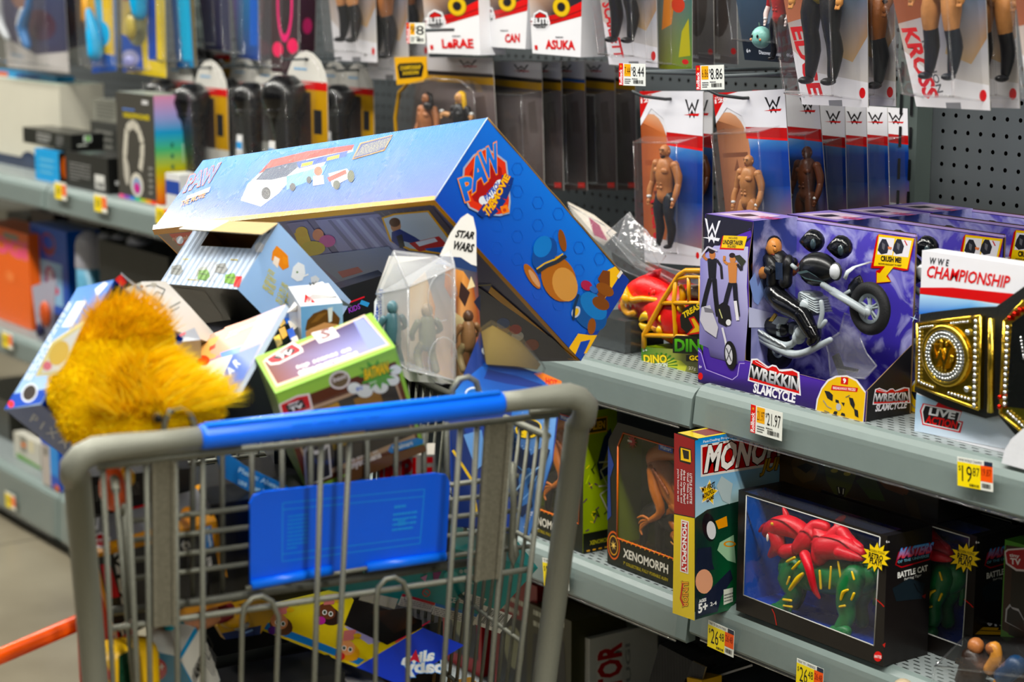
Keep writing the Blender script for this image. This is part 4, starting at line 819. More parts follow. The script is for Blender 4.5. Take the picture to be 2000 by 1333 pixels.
g = M(); g.slab(pl([(940, 648), (962, 636), (1018, 668), (1056, 712), (1050, 722), (1008, 716), (950, 712)], p0 + n_ * .012, n_), n_, .008, ['#7a6430', '#98824a', '#6a5a34', '#4a4030', '#54482c', '#6a5a34', '#7a6a3a'], '#5a4a28'); g.build('brown_insert', PRINT, t)
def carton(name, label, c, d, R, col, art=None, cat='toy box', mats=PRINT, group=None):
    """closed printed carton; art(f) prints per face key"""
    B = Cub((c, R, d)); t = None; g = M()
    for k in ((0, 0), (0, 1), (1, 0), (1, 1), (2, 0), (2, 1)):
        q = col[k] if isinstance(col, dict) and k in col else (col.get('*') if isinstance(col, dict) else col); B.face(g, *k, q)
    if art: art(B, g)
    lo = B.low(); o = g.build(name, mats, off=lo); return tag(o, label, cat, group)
# --- folded white head of a wrestling pack
B = Cub('wrest'); t = thing('toy_box', 'boxed wrestling figure showing brown hair, behind the brown and green box', 'toy box', B.low())
g = M()
for ax, e in ((0, 0), (0, 1), (1, 0), (1, 1), (2, 1)): B.face(g, ax, e, '#e2e4e8')
B.face(g, 2, 0, ['#7fb0e4', '#a4c4ea', '#8fb4e4', '#6a9ada']); f = B.fr(g, 2, 0)
f.poly([(596, 645), (600, 626), (612, 613), (634, 604), (652, 608), (664, 622), (662, 636), (630, 632), (606, 646)], '#6a4428'); f.poly([(597, 648), (606, 642), (634, 630), (660, 634), (664, 700), (600, 700)], '#d8a078'); f.poly([(606, 632), (622, 614), (640, 610), (620, 628)], '#8a6038'); f.poly([(640, 602), (650, 600), (648, 628), (642, 630)], '#e8eaf0')
g.build('carton', PRINT, t)
g = M(); pk = V(-2.135, 1.20, 1.075); fo = [CP + ray(*p) * z for p, z in (((560, 612), 2.46), ((595, 560), 2.50), ((630, 550), 2.53), ((642, 562), 2.54), ((664, 596), 2.50), ((690, 600), 2.5), ((655, 578), 2.47), ((610, 575), 2.46))]
g.face([fo[0], fo[1], fo[7]], '#e8e8e6', 0); g.face([fo[1], fo[2], fo[6], fo[7]], '#dcdcda'); g.face([fo[2], fo[3], fo[6]], '#c4c4c2'); g.face([fo[3], fo[4], fo[6]], '#e6e6e4'); g.face([fo[4], fo[5], fo[6]], '#c9cdd6'); g.face([fo[0], fo[7], fo[6], fo[4]], '#e2e0de')
q = lambda *a: [CP + ray(*p) * 2.452 for p in a]
g.face(q((596, 574), (593, 600), (624, 597)), '#d02a34'); ff = Fr(g, CP + ray(605, 590) * 2.45, fo[4] - fo[0], V(0, 0, 1), px=True); ff.text('84', (598, 594), (608, 593), (598, 586), '#fff', .022); ff.text('SERIES', (598, 584), (608, 588), (600, 581), '#fff')
ff.text('W', (602, 560), (616, 557), (604, 553), '#333', .022)
g.build('creased_top_flap', PAPER, t)
rr = nrm
carton('toy_box', 'comic-patterned black and gold box behind the creased white pack', [-2.23, 1.165, .955], [.10, .09, .11], [[.35, .92, .1], [-.93, .36, 0], [-.05, -.1, .99]], '#26282e', lambda B, g: (lambda f: [f.poly([(540 + a, 610 + b), (552 + a, 604 + b), (558 + a, 622 + b), (548 + a, 630 + b)], c) for a, b, c in ((0, 10, '#d8b02a'), (12, 4, '#2a6ac8'), (22, 18, '#e8e0d0'), (4, 34, '#c89a1c'), (20, 36, '#1d50a8'), (30, 0, '#b88a18'), (-6, 50, '#e0c040'), (28, 52, '#d8d0c0'))])(B.fr(g, 2, 1)) or (lambda f: [f.poly([(540 + a, 610 + b), (554 + a, 604 + b), (560 + a, 622 + b), (546 + a, 632 + b)], c) for a, b, c in ((0, 10, '#d8b02a'), (12, 4, '#2a6ac8'), (22, 18, '#e8e0d0'), (4, 34, '#c89a1c'), (20, 36, '#1d50a8'), (30, 0, '#b88a18'), (-6, 50, '#e0c040'), (28, 52, '#d8d0c0'))])(B.fr(g, 1, 0)))
carton('toy_box', 'black box edged in red wedged left of the clear blister pack', [-2.27, 1.33, .985], [.13, .045, .11], [[.35, .90, .26], [-.93, .36, 0], [-.09, -.24, .96]], {'*': '#15171d', (2, 1): '#191b22'}, lambda B, g: (lambda f: (f.line([(670, 596), (712, 580)], 3, '#d03040'), f.text('KIDS', (682, 612), (704, 603), (680, 602), '#a050c8', .022), f.poly([(706, 586), (722, 592), (718, 600), (702, 594)], '#4aa0d8')))(B.fr(g, 1, 0)))
# --- white creature box behind the tray
g = M(); t = thing('toy_box', 'white and grey printed box leaning behind the plush toy', 'toy box', onX(330, 650, -2.2))
q = lambda z, *a: [CP + ray(*p) * z for p in a]
Fq = [onX(262, 595, -2.16), onX(290, 545, -2.17), onX(322, 550, -2.2), onX(372, 600, -2.2), onX(418, 650, -2.2), onX(402, 668, -2.19), onX(340, 645, -2.17)]
n2 = nrm(np.cross(Fq[2] - Fq[0], Fq[5] - Fq[0])); n2 = n2 if n2 @ (CP - Fq[0]) > 0 else -n2; c0 = Fq[3]; Fq = [p - n2 * ((p - c0) @ n2) for p in Fq]
g.slab(Fq, n2, .05, ['#d4d2c8', '#dcdad2', '#d0cec6', '#d8d8d2', '#c8c8c0', '#cfcfc8', '#d8d8d0'], '#8a887c')
f = Fr(g, c0, Fq[4] - Fq[2], Fq[5] - Fq[2], px=True); f.ex = nrm(Fq[4] - Fq[2]); f.n = n2; f.ey = nrm(np.cross(n2, f.ex))
f.line([(284, 560), (300, 556), (322, 566), (310, 590)], 2.2, '#6f6f66'); f.line([(290, 590), (305, 570), (318, 575)], 1.6, '#8a8a80'); f.line([(330, 602), (352, 590)], 3, '#9a9c94'); f.line([(332, 610), (350, 600)], 2, '#9a9c94'); f.poly([(296, 552), (306, 554), (302, 562), (293, 559)], '#b0ada0'); f.ell((276, 560), 3, 3, '#b08860')
g.build('carton', PRINT, t)
g = M(); a = [onX(235, 535, -2.12), onX(243, 543, -2.12), onX(320, 600, -2.10), onX(312, 606, -2.10)]; nn = nrm(np.cross(a[1] - a[0], a[3] - a[0])); g.slab(a, nn, .002, '#3a3838', '#8f8f8c'); g.slab([onX(225, 546, -2.12), onX(234, 540, -2.12), onX(244, 556, -2.12), onX(236, 562, -2.12)], nn, .004, '#d83a30'); g.build('torn_flap', PAPER, t)
g = M(); a = [onX(345, 655, -2.1), onX(380, 640, -2.1), (onX(392, 664, -2.1)), onX(350, 668, -2.09)]; nn = nrm(np.cross(a[1] - a[0], a[3] - a[0])); nn = nn if nn @ (CP - a[0]) > 0 else -nn; g.slab(a, nn, .03, '#cfd2d4', '#b08a5a'); f = Fr(g, a[0], a[1] - a[0], a[3] - a[0], px=True); f.small((352, 660), (376, 648), (350, 652), 1, '#c83030'); tag(g.build('small_box', PRINT, off=a[0]), 'small white and brown carton beside the orange printed panel', 'toy box')
# --- teal box with safety labels
B = Cub('teal'); t = thing('toy_box', 'teal carton printed with safety labels and a barcode, low in the cart', 'toy box', B.low()); g = M()
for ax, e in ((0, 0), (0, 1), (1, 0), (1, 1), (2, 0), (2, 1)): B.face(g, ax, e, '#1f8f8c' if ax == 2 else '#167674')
for e in (0,):
    f = B.fr(g, 2, e)
    f.poly([(710, 1156), (778, 1170), (770, 1190), (700, 1172)], '#cfd0c8'); f.poly([(786, 1160), (850, 1178), (842, 1196), (776, 1182)], '#d8d8d2'); f.poly([(786, 1160), (850, 1178), (848, 1183), (784, 1165)], '#c02a34'); f.small((780, 1182), (842, 1195), (784, 1168), 4, '#7a7a78', seed=1)
    f.poly([(850, 1178), (932, 1200), (926, 1222), (842, 1200)], '#d8d8d2'); f.poly([(850, 1178), (932, 1200), (931, 1206), (849, 1184)], '#2a78b8'); f.small((845, 1200), (926, 1220), (849, 1186), 4, '#7a7a78', seed=2)
    f.poly([(905, 1156), (950, 1170), (940, 1188), (892, 1176)], '#d8d8d2'); f.small((895, 1175), (940, 1187), (906, 1160), 5, '#8a8a86', seed=3)
    f.poly([(944, 1182), (1000, 1202), (976, 1238), (922, 1218)], '#e4e4de'); f.bars((932, 1214), (972, 1229), (952, 1188), 26); f.text('CE', (876, 1176), (889, 1178), (877, 1166), '#e4ece8', .022)
    f.ell((832, 1158), 8, 8, '#c84a40'); f.ell((832, 1158), 6, 6, '#1f8f8c'); f.line([(827, 1154), (837, 1162)], 1.6, '#c84a40'); f.ell((795, 1168), 6, 6, '#3a3a3a'); f.ell((795, 1168), 5, 5, '#d8d8d2')
    f.poly([(845, 1118), (862, 1116), (856, 1130), (866, 1138), (846, 1138)], '#8a3a78'); f.ell((880, 1124), 14, 9, '#58b0ac'); [f.ell((900 + k * 9, 1116 - k), 4, 4, '#a8b8b4') for k in range(3)]; f.poly([(820, 1128), (834, 1122), (830, 1136)], '#c890b8')
    f.small((900, 1138), (960, 1150), (902, 1130), 1, '#bcd8d4', seed=8)
g.build('carton', PRINT, t)
# --- doll box with open window
W_ = lambda u, v, z: CP + ray(u, v) * z
P0, P1, K0, P2 = W_(826, 1227, 2.56), W_(696, 1304, 2.46), W_(634, 1155, 2.62), W_(907, 1261, 2.58); K1 = P1 + K0 - P0; e3 = P2 - P0
t = thing('toy_box', 'blue and yellow doll box lying on its side with upside-down white lettering', 'toy box', K1 - V(0, 0, .08)); g = M()
for q, c in (((P0, P1, K1, K0), '#d8c03c'), ((P0, P1, P1 + e3, P2), '#0b3fb8'), ((P0, P2, K0 + e3, K0), '#0b3fb8'), ((P1, K1, K1 + e3, P1 + e3), '#1c4aa8'), ((K0, K1, K1 + e3, K0 + e3), '#1c4aa8'), ((P2, P1 + e3, K1 + e3, K0 + e3), '#1c4aa8')): g.face(q, c)
f = Fr(g, P0, P1 - P0, e3, px=True)
f.text('baby', (866, 1322), (790, 1322), (866, 1292), '#f4f6fa', .04, out='#6aa8e8'); f.text('alive', (846, 1290), (785, 1300), (848, 1270), '#f4f6fa', .04, out='#6aa8e8'); f.poly([(797, 1296), (812, 1270), (820, 1296), (808, 1290)], '#d8244a')
for f in (Fr(g, P0, P1 - P0, K0 - P0, px=True),):
    f.poly([(690, 1300), (510, 1228), (540, 1176), (660, 1130), (690, 1172), (772, 1250)], ['#d8c238', '#d4ba34', '#d8c84a', '#c8c860', '#dccc50', '#d8c23a']); f.poly([(512, 1228), (700, 1300), (712, 1290), (520, 1216)], '#2a78b8')
    f.poly([(672, 1225), (720, 1260), (760, 1252), (735, 1236), (700, 1222)], '#a8a0c8'); f.line([(772, 1256), (840, 1214)], 3, '#d82a5a')
    for c, sk, hr, x in (((545, 1215), '#c88a62', '#5a3a24', '#5a2a78'), ((638, 1196), '#6a3e28', '#2e1a14', '#b03a90'), ((676, 1266), '#e0a070', '#d8a040', '#c83a3a')):
        f.ell((c[0] + 4, c[1] + 8), 24, 18, hr, 16, .5); f.ell(c, 18, 15, sk, 16, .5); f.ell((c[0] - 4, c[1] + 2), 4.5, 5, '#f0f0f0', 12); f.ell((c[0] - 4, c[1] + 2), 3, 3.6, '#3a4a3a', 12); f.ell((c[0] + 8, c[1] + 5), 4.5, 5, '#f0f0f0', 12); f.ell((c[0] + 8, c[1] + 5), 3, 3.6, '#3a4a3a', 12)
        f.ell((c[0] - 12, c[1] + 18), 10, 8, x, 12); f.poly([(c[0] - 6, c[1] - 12), (c[0] + 14, c[1] - 14), (c[0] + 20, c[1] - 34), (c[0] - 4, c[1] - 32)], '#c87a78'); f.ell((c[0] + 22, c[1] - 22), 8, 5, '#d8b030', 10)
    f.poly([(672, 1222), (692, 1172), (824, 1214), (824, 1228), (756, 1262)], '#120d0b'); f.poly([(724, 1198), (790, 1190), (816, 1216), (800, 1226), (770, 1240)], ['#3a2418', '#4a2e1c', '#2e1c12', '#5a3a24', '#2a1a12'])
g.build('carton', PRINT, t)
# --- grey and yellow television toy box
B = Cub('tvgray'); t = thing('toy_box', 'grey boxed toy with bright yellow edges behind the left gate strap', 'toy box', B.low()); g = M()
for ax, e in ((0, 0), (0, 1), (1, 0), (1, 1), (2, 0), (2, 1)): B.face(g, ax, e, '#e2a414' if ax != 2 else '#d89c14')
top = B.fr(g, 1, 0); top.poly([(166, 1004), (385, 955), (408, 1000), (184, 1068)], '#8d8f93'); top.poly([(170, 1000), (196, 990), (192, 1036), (165, 1030)], '#e8eaee'); top.small((176, 1026), (176, 996), (190, 1028), 3, '#555', seed=3); top.poly([(200, 990), (232, 972), (234, 990), (206, 1002)], '#1d1d22')
top.poly([(228, 966), (300, 950), (290, 990), (236, 1000)], '#c83038'); top.poly([(172, 1056), (196, 1040), (218, 1052), (204, 1072), (180, 1070)], '#e8e4e4'); top.poly([(176, 1057), (196, 1044), (212, 1053), (202, 1068), (182, 1067)], '#c02c34'); top.text('tiny', (184, 1062), (200, 1060), (185, 1054), '#f0f0f0', .022); top.ell((366, 1008), 14, 17, '#e8a020'); top.text('BEST', (358, 1012), (378, 1008), (358, 1002), '#f4f0e8', .022)
for e in (0,):
    f = B.fr(g, 2, e); f.poly([(188, 1090), (412, 1034), (436, 1150), (230, 1252)], '#26272c'); f.poly([(222, 1082), (238, 1078), (262, 1190), (240, 1196)], '#d9dadc')
    f.text('A TV', (238, 1190), (216, 1082), (256, 1188), '#16171a', .04); f.poly([(196, 1104), (214, 1100), (234, 1166), (210, 1170)], '#c02a3c')
    f.poly([(222, 1226), (256, 1208), (264, 1240), (238, 1262), (226, 1256)], '#e4e2e2'); f.poly([(226, 1228), (254, 1213), (260, 1238), (240, 1256), (230, 1252)], '#c02c34'); f.poly([(231, 1230), (252, 1219), (256, 1236), (240, 1249), (234, 1246)], '#26252a'); f.text('TV', (236, 1244), (254, 1234), (234, 1232), '#f0f0f0', .04)
    f.poly([(352, 1056), (380, 1046), (386, 1076), (360, 1086)], '#44464c'); f.text('tv', (356, 1076), (378, 1068), (354, 1060), '#d8d8d8', .04); f.poly([(398, 1030), (412, 1026), (416, 1066), (400, 1074)], '#2a80c8'); f.text('Walmart', (408, 1070), (403, 1032), (414, 1066), '#e8f0f8', .022); f.text('tinyscreens', (410, 1148), (400, 1092), (424, 1142), '#e8e8e8', .022)
    f.poly([(340, 1120), (395, 1100), (404, 1150), (350, 1176)], '#15151a')
g.build('carton', PRINT, t)
B = Cub('white'); t = thing('toy_box', 'light blue and white infant toy carton with a barcode, lowest at the left gate', 'toy box', B.low()); g = M()
for ax, e in ((0, 0), (0, 1), (1, 0), (1, 1), (2, 0), (2, 1)): B.face(g, ax, e, '#2f93c4')
B.face(g, 2, 0, '#d8d6cc')
f = B.fr(g, 0, 1); f.poly([(392, 1224), (430, 1330), (405, 1385), (352, 1290)], '#e0ded6'); f.bars((374, 1312), (392, 1276), (384, 1330), 20); f.small((400, 1300), (420, 1330), (402, 1250), 7, '#666', seed=4); f.line([(404, 1240), (415, 1262), (408, 1290), (398, 1270), (404, 1240)], 1.4, '#333'); f.bars((374, 1322), (392, 1276), (380, 1340), 14)
f = B.fr(g, 1, 1); f.ell((306, 1308), 20, 22, '#c8283c'); f.text('9m+', (295, 1316), (320, 1310), (294, 1300), '#f0f0f0', .04)
g.build('carton', PRINT, t)
g = M(); B = Cub(([-2.075, .885, .66], [[.4, .9, 0], [-.9, .4, .1], [.08, -.05, .99]], [.055, .04, .17])); [B.face(g, ax, e, '#b8202c') for ax, e in ((0, 0), (0, 1), (1, 0), (1, 1), (2, 0), (2, 1))]
f = B.fr(g, 1, 0); f.text('fisher-price', (190, 1240), (180, 1170), (204, 1236), '#f0e4e0', .022); f2 = B.fr(g, 0, 1); tag(g.build('toy_box', PRINT, off=B.low()), 'narrow red carton at the lower left inside the cart gate', 'toy box')
# rounded yellow toy with a dark green panel
t = thing('plastic_toy', 'rounded yellow toy with a dark green panel and red print, low in the cart', 'toy', onX(230, 1320, -1.99)); g = M()
g.rbox(onX(236, 1335, -2.0), (.05, .085, .10), .018, '#e4bb18', [KY, KX, V(0, 0, 1)], seg=3); g.build('yellow_body', PLAST, t)
g = M(); c = onX(236, 1335, -2.0) - KY * .0255; f = Fr(g, c, KX, V(0, 0, 1), px=True); f.poly([(232, 1282), (268, 1262), (272, 1360), (232, 1362)], '#11402c'); f.poly([(190, 1290), (206, 1284), (212, 1310), (222, 1330), (200, 1326), (188, 1310)], '#c82a24'); g.build('printed_panel', PLAST, t)
# tan, teal and red cardboard figure and yellow hooked pack between the boxes
t = thing('toy_package', 'yellow hanging pack with a plastic hook lying behind the lower gate rod', 'toy package', onX(470, 1210, -2.1)); g = M()
q = [onX(*p, -2.1) for p in ((430, 1190), (505, 1172), (545, 1185), (508, 1240), (440, 1250), (425, 1225))]; nn = nrm(np.cross(q[1] - q[0], q[4] - q[0])); nn = nn if nn @ (CP - q[0]) > 0 else -nn; g.slab(q, nn, .012, '#b8901c'); f = Fr(g, q[0], q[1] - q[0], q[4] - q[0], px=True); f.poly([(432, 1238), (510, 1222), (508, 1240), (440, 1250)], '#1a2c5a'); f.small((480, 1240), (510, 1228), (478, 1232), 1, '#8aa8d8'); g.build('card', PRINT, t)
g = M(); g.ball(onX(456, 1206, -2.075), (.016, .02, .014), '#c89a1a'); g.ball(onX(470, 1222, -2.075), (.01, .012, .006), '#8a8a88', seg=8); g.build('toy_part', PLAST, t)
g = M(); g.limb([onX(350, 1222, -2.05), onX(385, 1212, -2.05), onX(420, 1200, -2.06)], [.012, .014, .012], '#c99272'); g.limb([onX(424, 1199, -2.06), onX(440, 1194, -2.06)], [.0135, .013], '#7a2a30'); g.limb([onX(336, 1226, -2.05), onX(350, 1222, -2.05)], [.013, .013], '#2a8a9a'); tag(g.build('toy_doll', FIG, off=onX(385, 1225, -2.05)), 'small doll in a teal top and dark red skirt lying across the white carton', 'doll')
# dark cartons filling the depth of the basket
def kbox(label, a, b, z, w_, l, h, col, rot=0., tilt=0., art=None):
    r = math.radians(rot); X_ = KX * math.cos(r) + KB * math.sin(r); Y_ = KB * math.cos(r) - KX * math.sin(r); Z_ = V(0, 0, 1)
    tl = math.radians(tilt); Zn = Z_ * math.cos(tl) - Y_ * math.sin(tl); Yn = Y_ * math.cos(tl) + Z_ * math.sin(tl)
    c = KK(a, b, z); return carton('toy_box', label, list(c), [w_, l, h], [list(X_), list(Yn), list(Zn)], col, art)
def backtext(B, g):
    f = B.fr(g, 1, 0, px=False); f.small((.012, .03), (.085, .03), (.012, .075), 13, '#6a6a68', seed=5); f.small((.02, .09), (.07, .09), (.02, .11), 6, '#6a6a68', seed=6)
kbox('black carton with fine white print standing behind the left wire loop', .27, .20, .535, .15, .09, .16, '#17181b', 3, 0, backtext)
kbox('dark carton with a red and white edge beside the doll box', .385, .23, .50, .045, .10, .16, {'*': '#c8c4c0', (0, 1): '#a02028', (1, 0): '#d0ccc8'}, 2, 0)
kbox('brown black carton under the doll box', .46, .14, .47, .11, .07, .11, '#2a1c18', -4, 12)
kbox('large black filler added in the middle of the basket for darkness', .30, .42, .70, .28, .12, .22, '#131417', 5)  # plain filler, added to keep the inside of the basket dark
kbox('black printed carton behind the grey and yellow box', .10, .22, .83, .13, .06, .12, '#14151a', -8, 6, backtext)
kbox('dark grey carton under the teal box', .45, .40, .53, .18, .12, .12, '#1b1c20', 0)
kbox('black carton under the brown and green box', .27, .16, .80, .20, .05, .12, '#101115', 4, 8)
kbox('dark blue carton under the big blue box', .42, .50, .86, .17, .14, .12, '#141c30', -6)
kbox('flat black filler added on the basket floor to darken the gap', .29, .44, .50, .26, .14, .14, '#121316', 2)  # dark filler, added to cover the bright floor behind the wires
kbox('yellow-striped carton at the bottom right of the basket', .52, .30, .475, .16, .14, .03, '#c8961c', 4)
kbox('white carton with red lettering under the brown and green box', .43, .155, .862, .07, .03, .045, '#aaa69e', -20, 14, lambda B, g: (lambda f: f.text('IMPLE', (.004, .008), (.066, .008), (.004, .04), '#c8202c', .04))(B.fr(g, 1, 0, px=False)))
g = M(); c = onX(222, 955, -1.99); g.ball(c, (.02, .016, .026), '#d86a4a', seg=14); g.ball(c + V(.006, .012, .012), (.014, .01, .012), '#e8b830', seg=10); tag(g.build('toy_ball', PLAST, off=c - V(0, 0, .026)), 'small coral and yellow toy under the handle at the left', 'toy')
g = M(); a = onZ(-60, 1330, .42) ; p, q = KK(.02, -.02, 0), 0
A_ = CP + ray(0, 1283) * 2.35; B_ = CP + ray(148, 1219) * 2.30; g.tube([A_ + (A_ - B_) * 2.2, B_ + (B_ - A_) * .25], .0095, '#f26a34', 14); tag(g.build('cart_pusher_pole', PLAST, off=A_ + (A_ - B_)), 'bright orange pole running from the left edge to the cart post', 'pole')
# ------------------------------------------------------------------ toys on the right-hand shelves
def pbox(g, X0, X1, Y0, Y1, Z0, Z1, col, m=0, skip=()): g.aa((X0, Y0, Z0), (X1, Y1, Z1), col, m, skip)
def toyman(g, c, h, spec, ex=V(1, 0, 0), up=V(0, 0, 1)):
    """a standing jointed toy figure facing the aisle, feet at c"""
    fw = -np.cross(ex, up) * -1; fw = np.cross(up, ex) * -1; S = lambda x, y, z: c + (ex * x + fw * y + up * z) * h
    sk = spec.get('sk', '#c68a5a'); tr = spec.get('tr', '#1b1c20'); bt = spec.get('bt', '#17171a'); lg = spec.get('lg', sk); tp = spec.get('tp', sk); hr = spec.get('hr'); wrp = spec.get('wr', '#d8d8d6')
    for s in (-1, 1):
        g.limb([S(.055 * s, 0, .49), S(.075 * s, .015, .38), S(.078 * s, .01, .27)], [.062 * h, .058 * h, .04 * h], tr if spec.get('long') else lg)
        g.limb([S(.078 * s, .01, .28), S(.085 * s, -.015, .18), S(.085 * s, 0, .05)], [.043 * h, .045 * h, .028 * h], bt); g.ball(S(.085 * s, .03, .022), (.03 * h, .055 * h, .022 * h), bt, [ex, fw, up], seg=10)
        A = spec.get('arm', (.19, .62, .18, .46)); g.ball(S(.135 * s, 0, .80), .046 * h, tp, seg=10)
        g.limb([S(.14 * s, 0, .79), S(.175 * s, -.01, .70), S(A[0] * s, 0, A[1])], [.042 * h, .042 * h, .03 * h], tp); g.limb([S(A[0] * s, 0, A[1]), S((A[0] + A[2]) / 2 * s + .012 * s, .03, (A[1] + A[3]) / 2), S(A[2] * s, .05, A[3])], [.032 * h, .032 * h, .022 * h], sk)
        g.ball(S(A[2] * s, .052, A[3] + .025), (.027 * h, .027 * h, .02 * h), wrp, seg=8); g.ball(S(A[2] * s, .058, A[3] - .02), (.022 * h, .022 * h, .028 * h), sk, seg=10)
        for q in range(3): g.limb([S((A[2] - .012 + q * .011) * s, .062, A[3] - .03), S((A[2] - .014 + q * .011) * s, .07, A[3] - .055)], [.007 * h] * 2, sk, 5)
    g.limb([S(0, 0, .50), S(0, 0, .58), S(0, .005, .70), S(0, 0, .80)], [.085 * h, .078 * h, .1 * h, .085 * h], tp, 14, flat=(1, 1)); g.ball(S(0, 0, .5), (.095 * h, .07 * h, .06 * h), tr, [ex, fw, up])
    for s in (-1, 1):
        g.ball(S(.052 * s, .06, .745), (.052 * h, .035 * h, .036 * h), tp, [ex, fw, up], seg=10)
        for k in range(3): g.ball(S(.024 * s, .075, .665 - k * .04), (.022 * h, .014 * h, .017 * h), tp, [ex, fw, up], seg=8)
    g.limb([S(0, 0, .82), S(0, .005, .87)], [.045 * h, .038 * h], sk); g.ball(S(0, .01, .925), (.05 * h, .058 * h, .066 * h), sk, [ex, fw, up], seg=14)
    g.ball(S(0, .066, .915), (.01 * h, .012 * h, .016 * h), sk, [ex, fw, up], seg=8); g.ball(S(0, .06, .885), (.018 * h, .006 * h, .006 * h), '#7a3a30', [ex, fw, up], seg=8)
    for s in (-1, 1): g.ball(S(.02 * s, .06, .93), (.008 * h, .005 * h, .005 * h), '#1a1412', [ex, fw, up], seg=6); g.ball(S(.051 * s, 0, .922), (.01 * h, .014 * h, .018 * h), sk, [ex, fw, up], seg=6); g.limb([S(.01 * s, .064, .945), S(.032 * s, .058, .946)], [.004 * h] * 2, hr or '#2a1c14', 5)
    if hr:
        g.ball(S(0, -.012, .95), (.055 * h, .056 * h, .052 * h), hr, [ex, fw, up], seg=12)
        if spec.get('hl'):
            for s in (-1, 1): g.limb([S(.045 * s, -.01, .95), S(.062 * s, -.01, .86), S(.07 * s, .01, spec['hl'])], [.026 * h, .03 * h, .018 * h], hr)
    elif spec.get('beard'): g.ball(S(0, .035, .885), (.034 * h, .03 * h, .026 * h), '#2a1a12', [ex, fw, up], seg=8)
def wlogo(f, Q, c1, c2):
    """slashed double letter above a red bar; Q maps 0..1 to the face"""
    for a in ([(0, 1), (.14, .96), (.3, .35), (.5, .82), (.7, .35), (.86, .96), (1, 1), (.72, .1), (.5, .55), (.28, .1)], [(.24, .16), (.36, .0), (.5, .3), (.64, .0), (.76, .16), (.66, -.3), (.5, .0), (.34, -.3)]): f.poly([Q(*p) for p in a], c1)
    f.poly([Q(-.1, -.06), (Q(.5, .02)), Q(1.02, .04), Q(.94, -.14), Q(.4, -.1)], c2)
def lerp4(tl, tr, br, bl): return lambda s, t: (bl * (1 - s) + br * s) * (1 - t) + (tl * (1 - s) + tr * s) * t
# --- motorcycle playset
yF, yM, yB = 1.90, 1.935, 1.985; pF = lambda u, v: onY(u, v, yF); pB = lambda u, v: onY(u, v, yB)
XL, XR, XI, ZT, Z0 = pF(1378, 417)[0], pF(1690, 828)[0], pF(1472, 433)[0], pF(1420, 424)[2], .8535
t = thing('motorcycle_playset', 'front purple boxed motorcycle playset with rider, at the lip of the upper shelf', 'toy box', ((XL + XR) / 2, yF, Z0), 'purple motorcycle playsets'); slam = t
PU = '#4b2f96'; g = M()
fr = [pF(*p) for p in ((1378, 417), (1472, 433), (1461, 510), (1463, 600), (1456, 640), (1455, 704), (1575, 735), (1694, 765), (1688, 828), (1365, 747))]; fr[0] = V(XL, yF, ZT); fr[1] = V(XI, yF, ZT); fr[8] = V(XR, yF, Z0); fr[9] = V(XL, yF, Z0)
g.slab(fr, (0, -1, 0), .0012, PU, '#b09a78')
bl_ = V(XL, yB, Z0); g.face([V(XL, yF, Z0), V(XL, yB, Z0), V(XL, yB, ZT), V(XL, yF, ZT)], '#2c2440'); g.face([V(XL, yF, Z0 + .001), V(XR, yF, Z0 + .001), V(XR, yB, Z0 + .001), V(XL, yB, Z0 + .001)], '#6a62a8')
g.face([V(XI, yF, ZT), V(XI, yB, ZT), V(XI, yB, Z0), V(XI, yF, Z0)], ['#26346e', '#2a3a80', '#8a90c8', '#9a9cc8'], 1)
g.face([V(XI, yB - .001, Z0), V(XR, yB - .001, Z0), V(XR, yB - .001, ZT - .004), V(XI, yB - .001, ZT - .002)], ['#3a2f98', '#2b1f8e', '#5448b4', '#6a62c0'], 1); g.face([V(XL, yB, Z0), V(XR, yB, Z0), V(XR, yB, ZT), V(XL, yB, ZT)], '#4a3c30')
g.box((V(XI, yB, ZT) + V(XR, yB, ZT - .006)) / 2 + V(0, .0, 0), (XR - XI, .0035, .003), '#b9a4d8'); g.aa((XR - .002, yB - .001, Z0), (XR, yB + .002, ZT - .004), '#8a7356')
g.face([V(XL, yF, ZT), V(XI, yF, ZT), V(XI, yB, ZT), V(XL, yB, ZT)], '#8a7ab8')
SR = [V(XR, yF, Z0), V(XR, yB, Z0), V(XR, yB, onX(1790, 672, XR)[2]), V(XR, yF, onX(1694, 765, XR)[2])]; g.slab(SR, (1, 0, 0), .0014, '#16161a', '#8a7356')
f = Fr(g, V(XL, yF, ZT), (1, 0, 0), (0, 1, 0)); f.poly([(.01, .01), (.09, .012), (.085, .07), (.03, .075)], '#c9b8cc'); f.poly([(.03, .02), (.06, .018), (.066, .045), (.04, .05)], '#2a2430'); f.text('WREKKIN', (.07, .03), (.11, .03), (.07, .05), '#b84a6a', .022)
f = Fr(g, V(XL, yF, Z0), (1, 0, 0), (0, 0, 1), px=True)
f.poly([(1379, 418), (1471, 434), (1466, 466), (1450, 480), (1374, 500)], '#201e28'); f.poly([(1466, 446), (1468, 462), (1405, 500), (1374, 508), (1374, 496), (1430, 466)], '#5a38a8'); f.line([(1468, 448), (1430, 462), (1380, 492)], 3, '#15141c')
f.poly([(1368, 506), (1396, 480), (1462, 482), (1459, 560), (1462, 610), (1455, 704), (1452, 715), (1388, 697), (1384, 680), (1366, 672)], ['#8f8cc4', '#b4b0d8', '#c4c2de', '#b8b6d8', '#aaa6d0', '#7a74a8', '#4a4570', '#443f66', '#6a6594', '#7d78aa'])
wlogo(f, lambda x, y: (1377 + 31 * x + (1 - y) * -2, 462 - 36 * y + 5 * x), '#f0f0f4', '#f0f0f4')
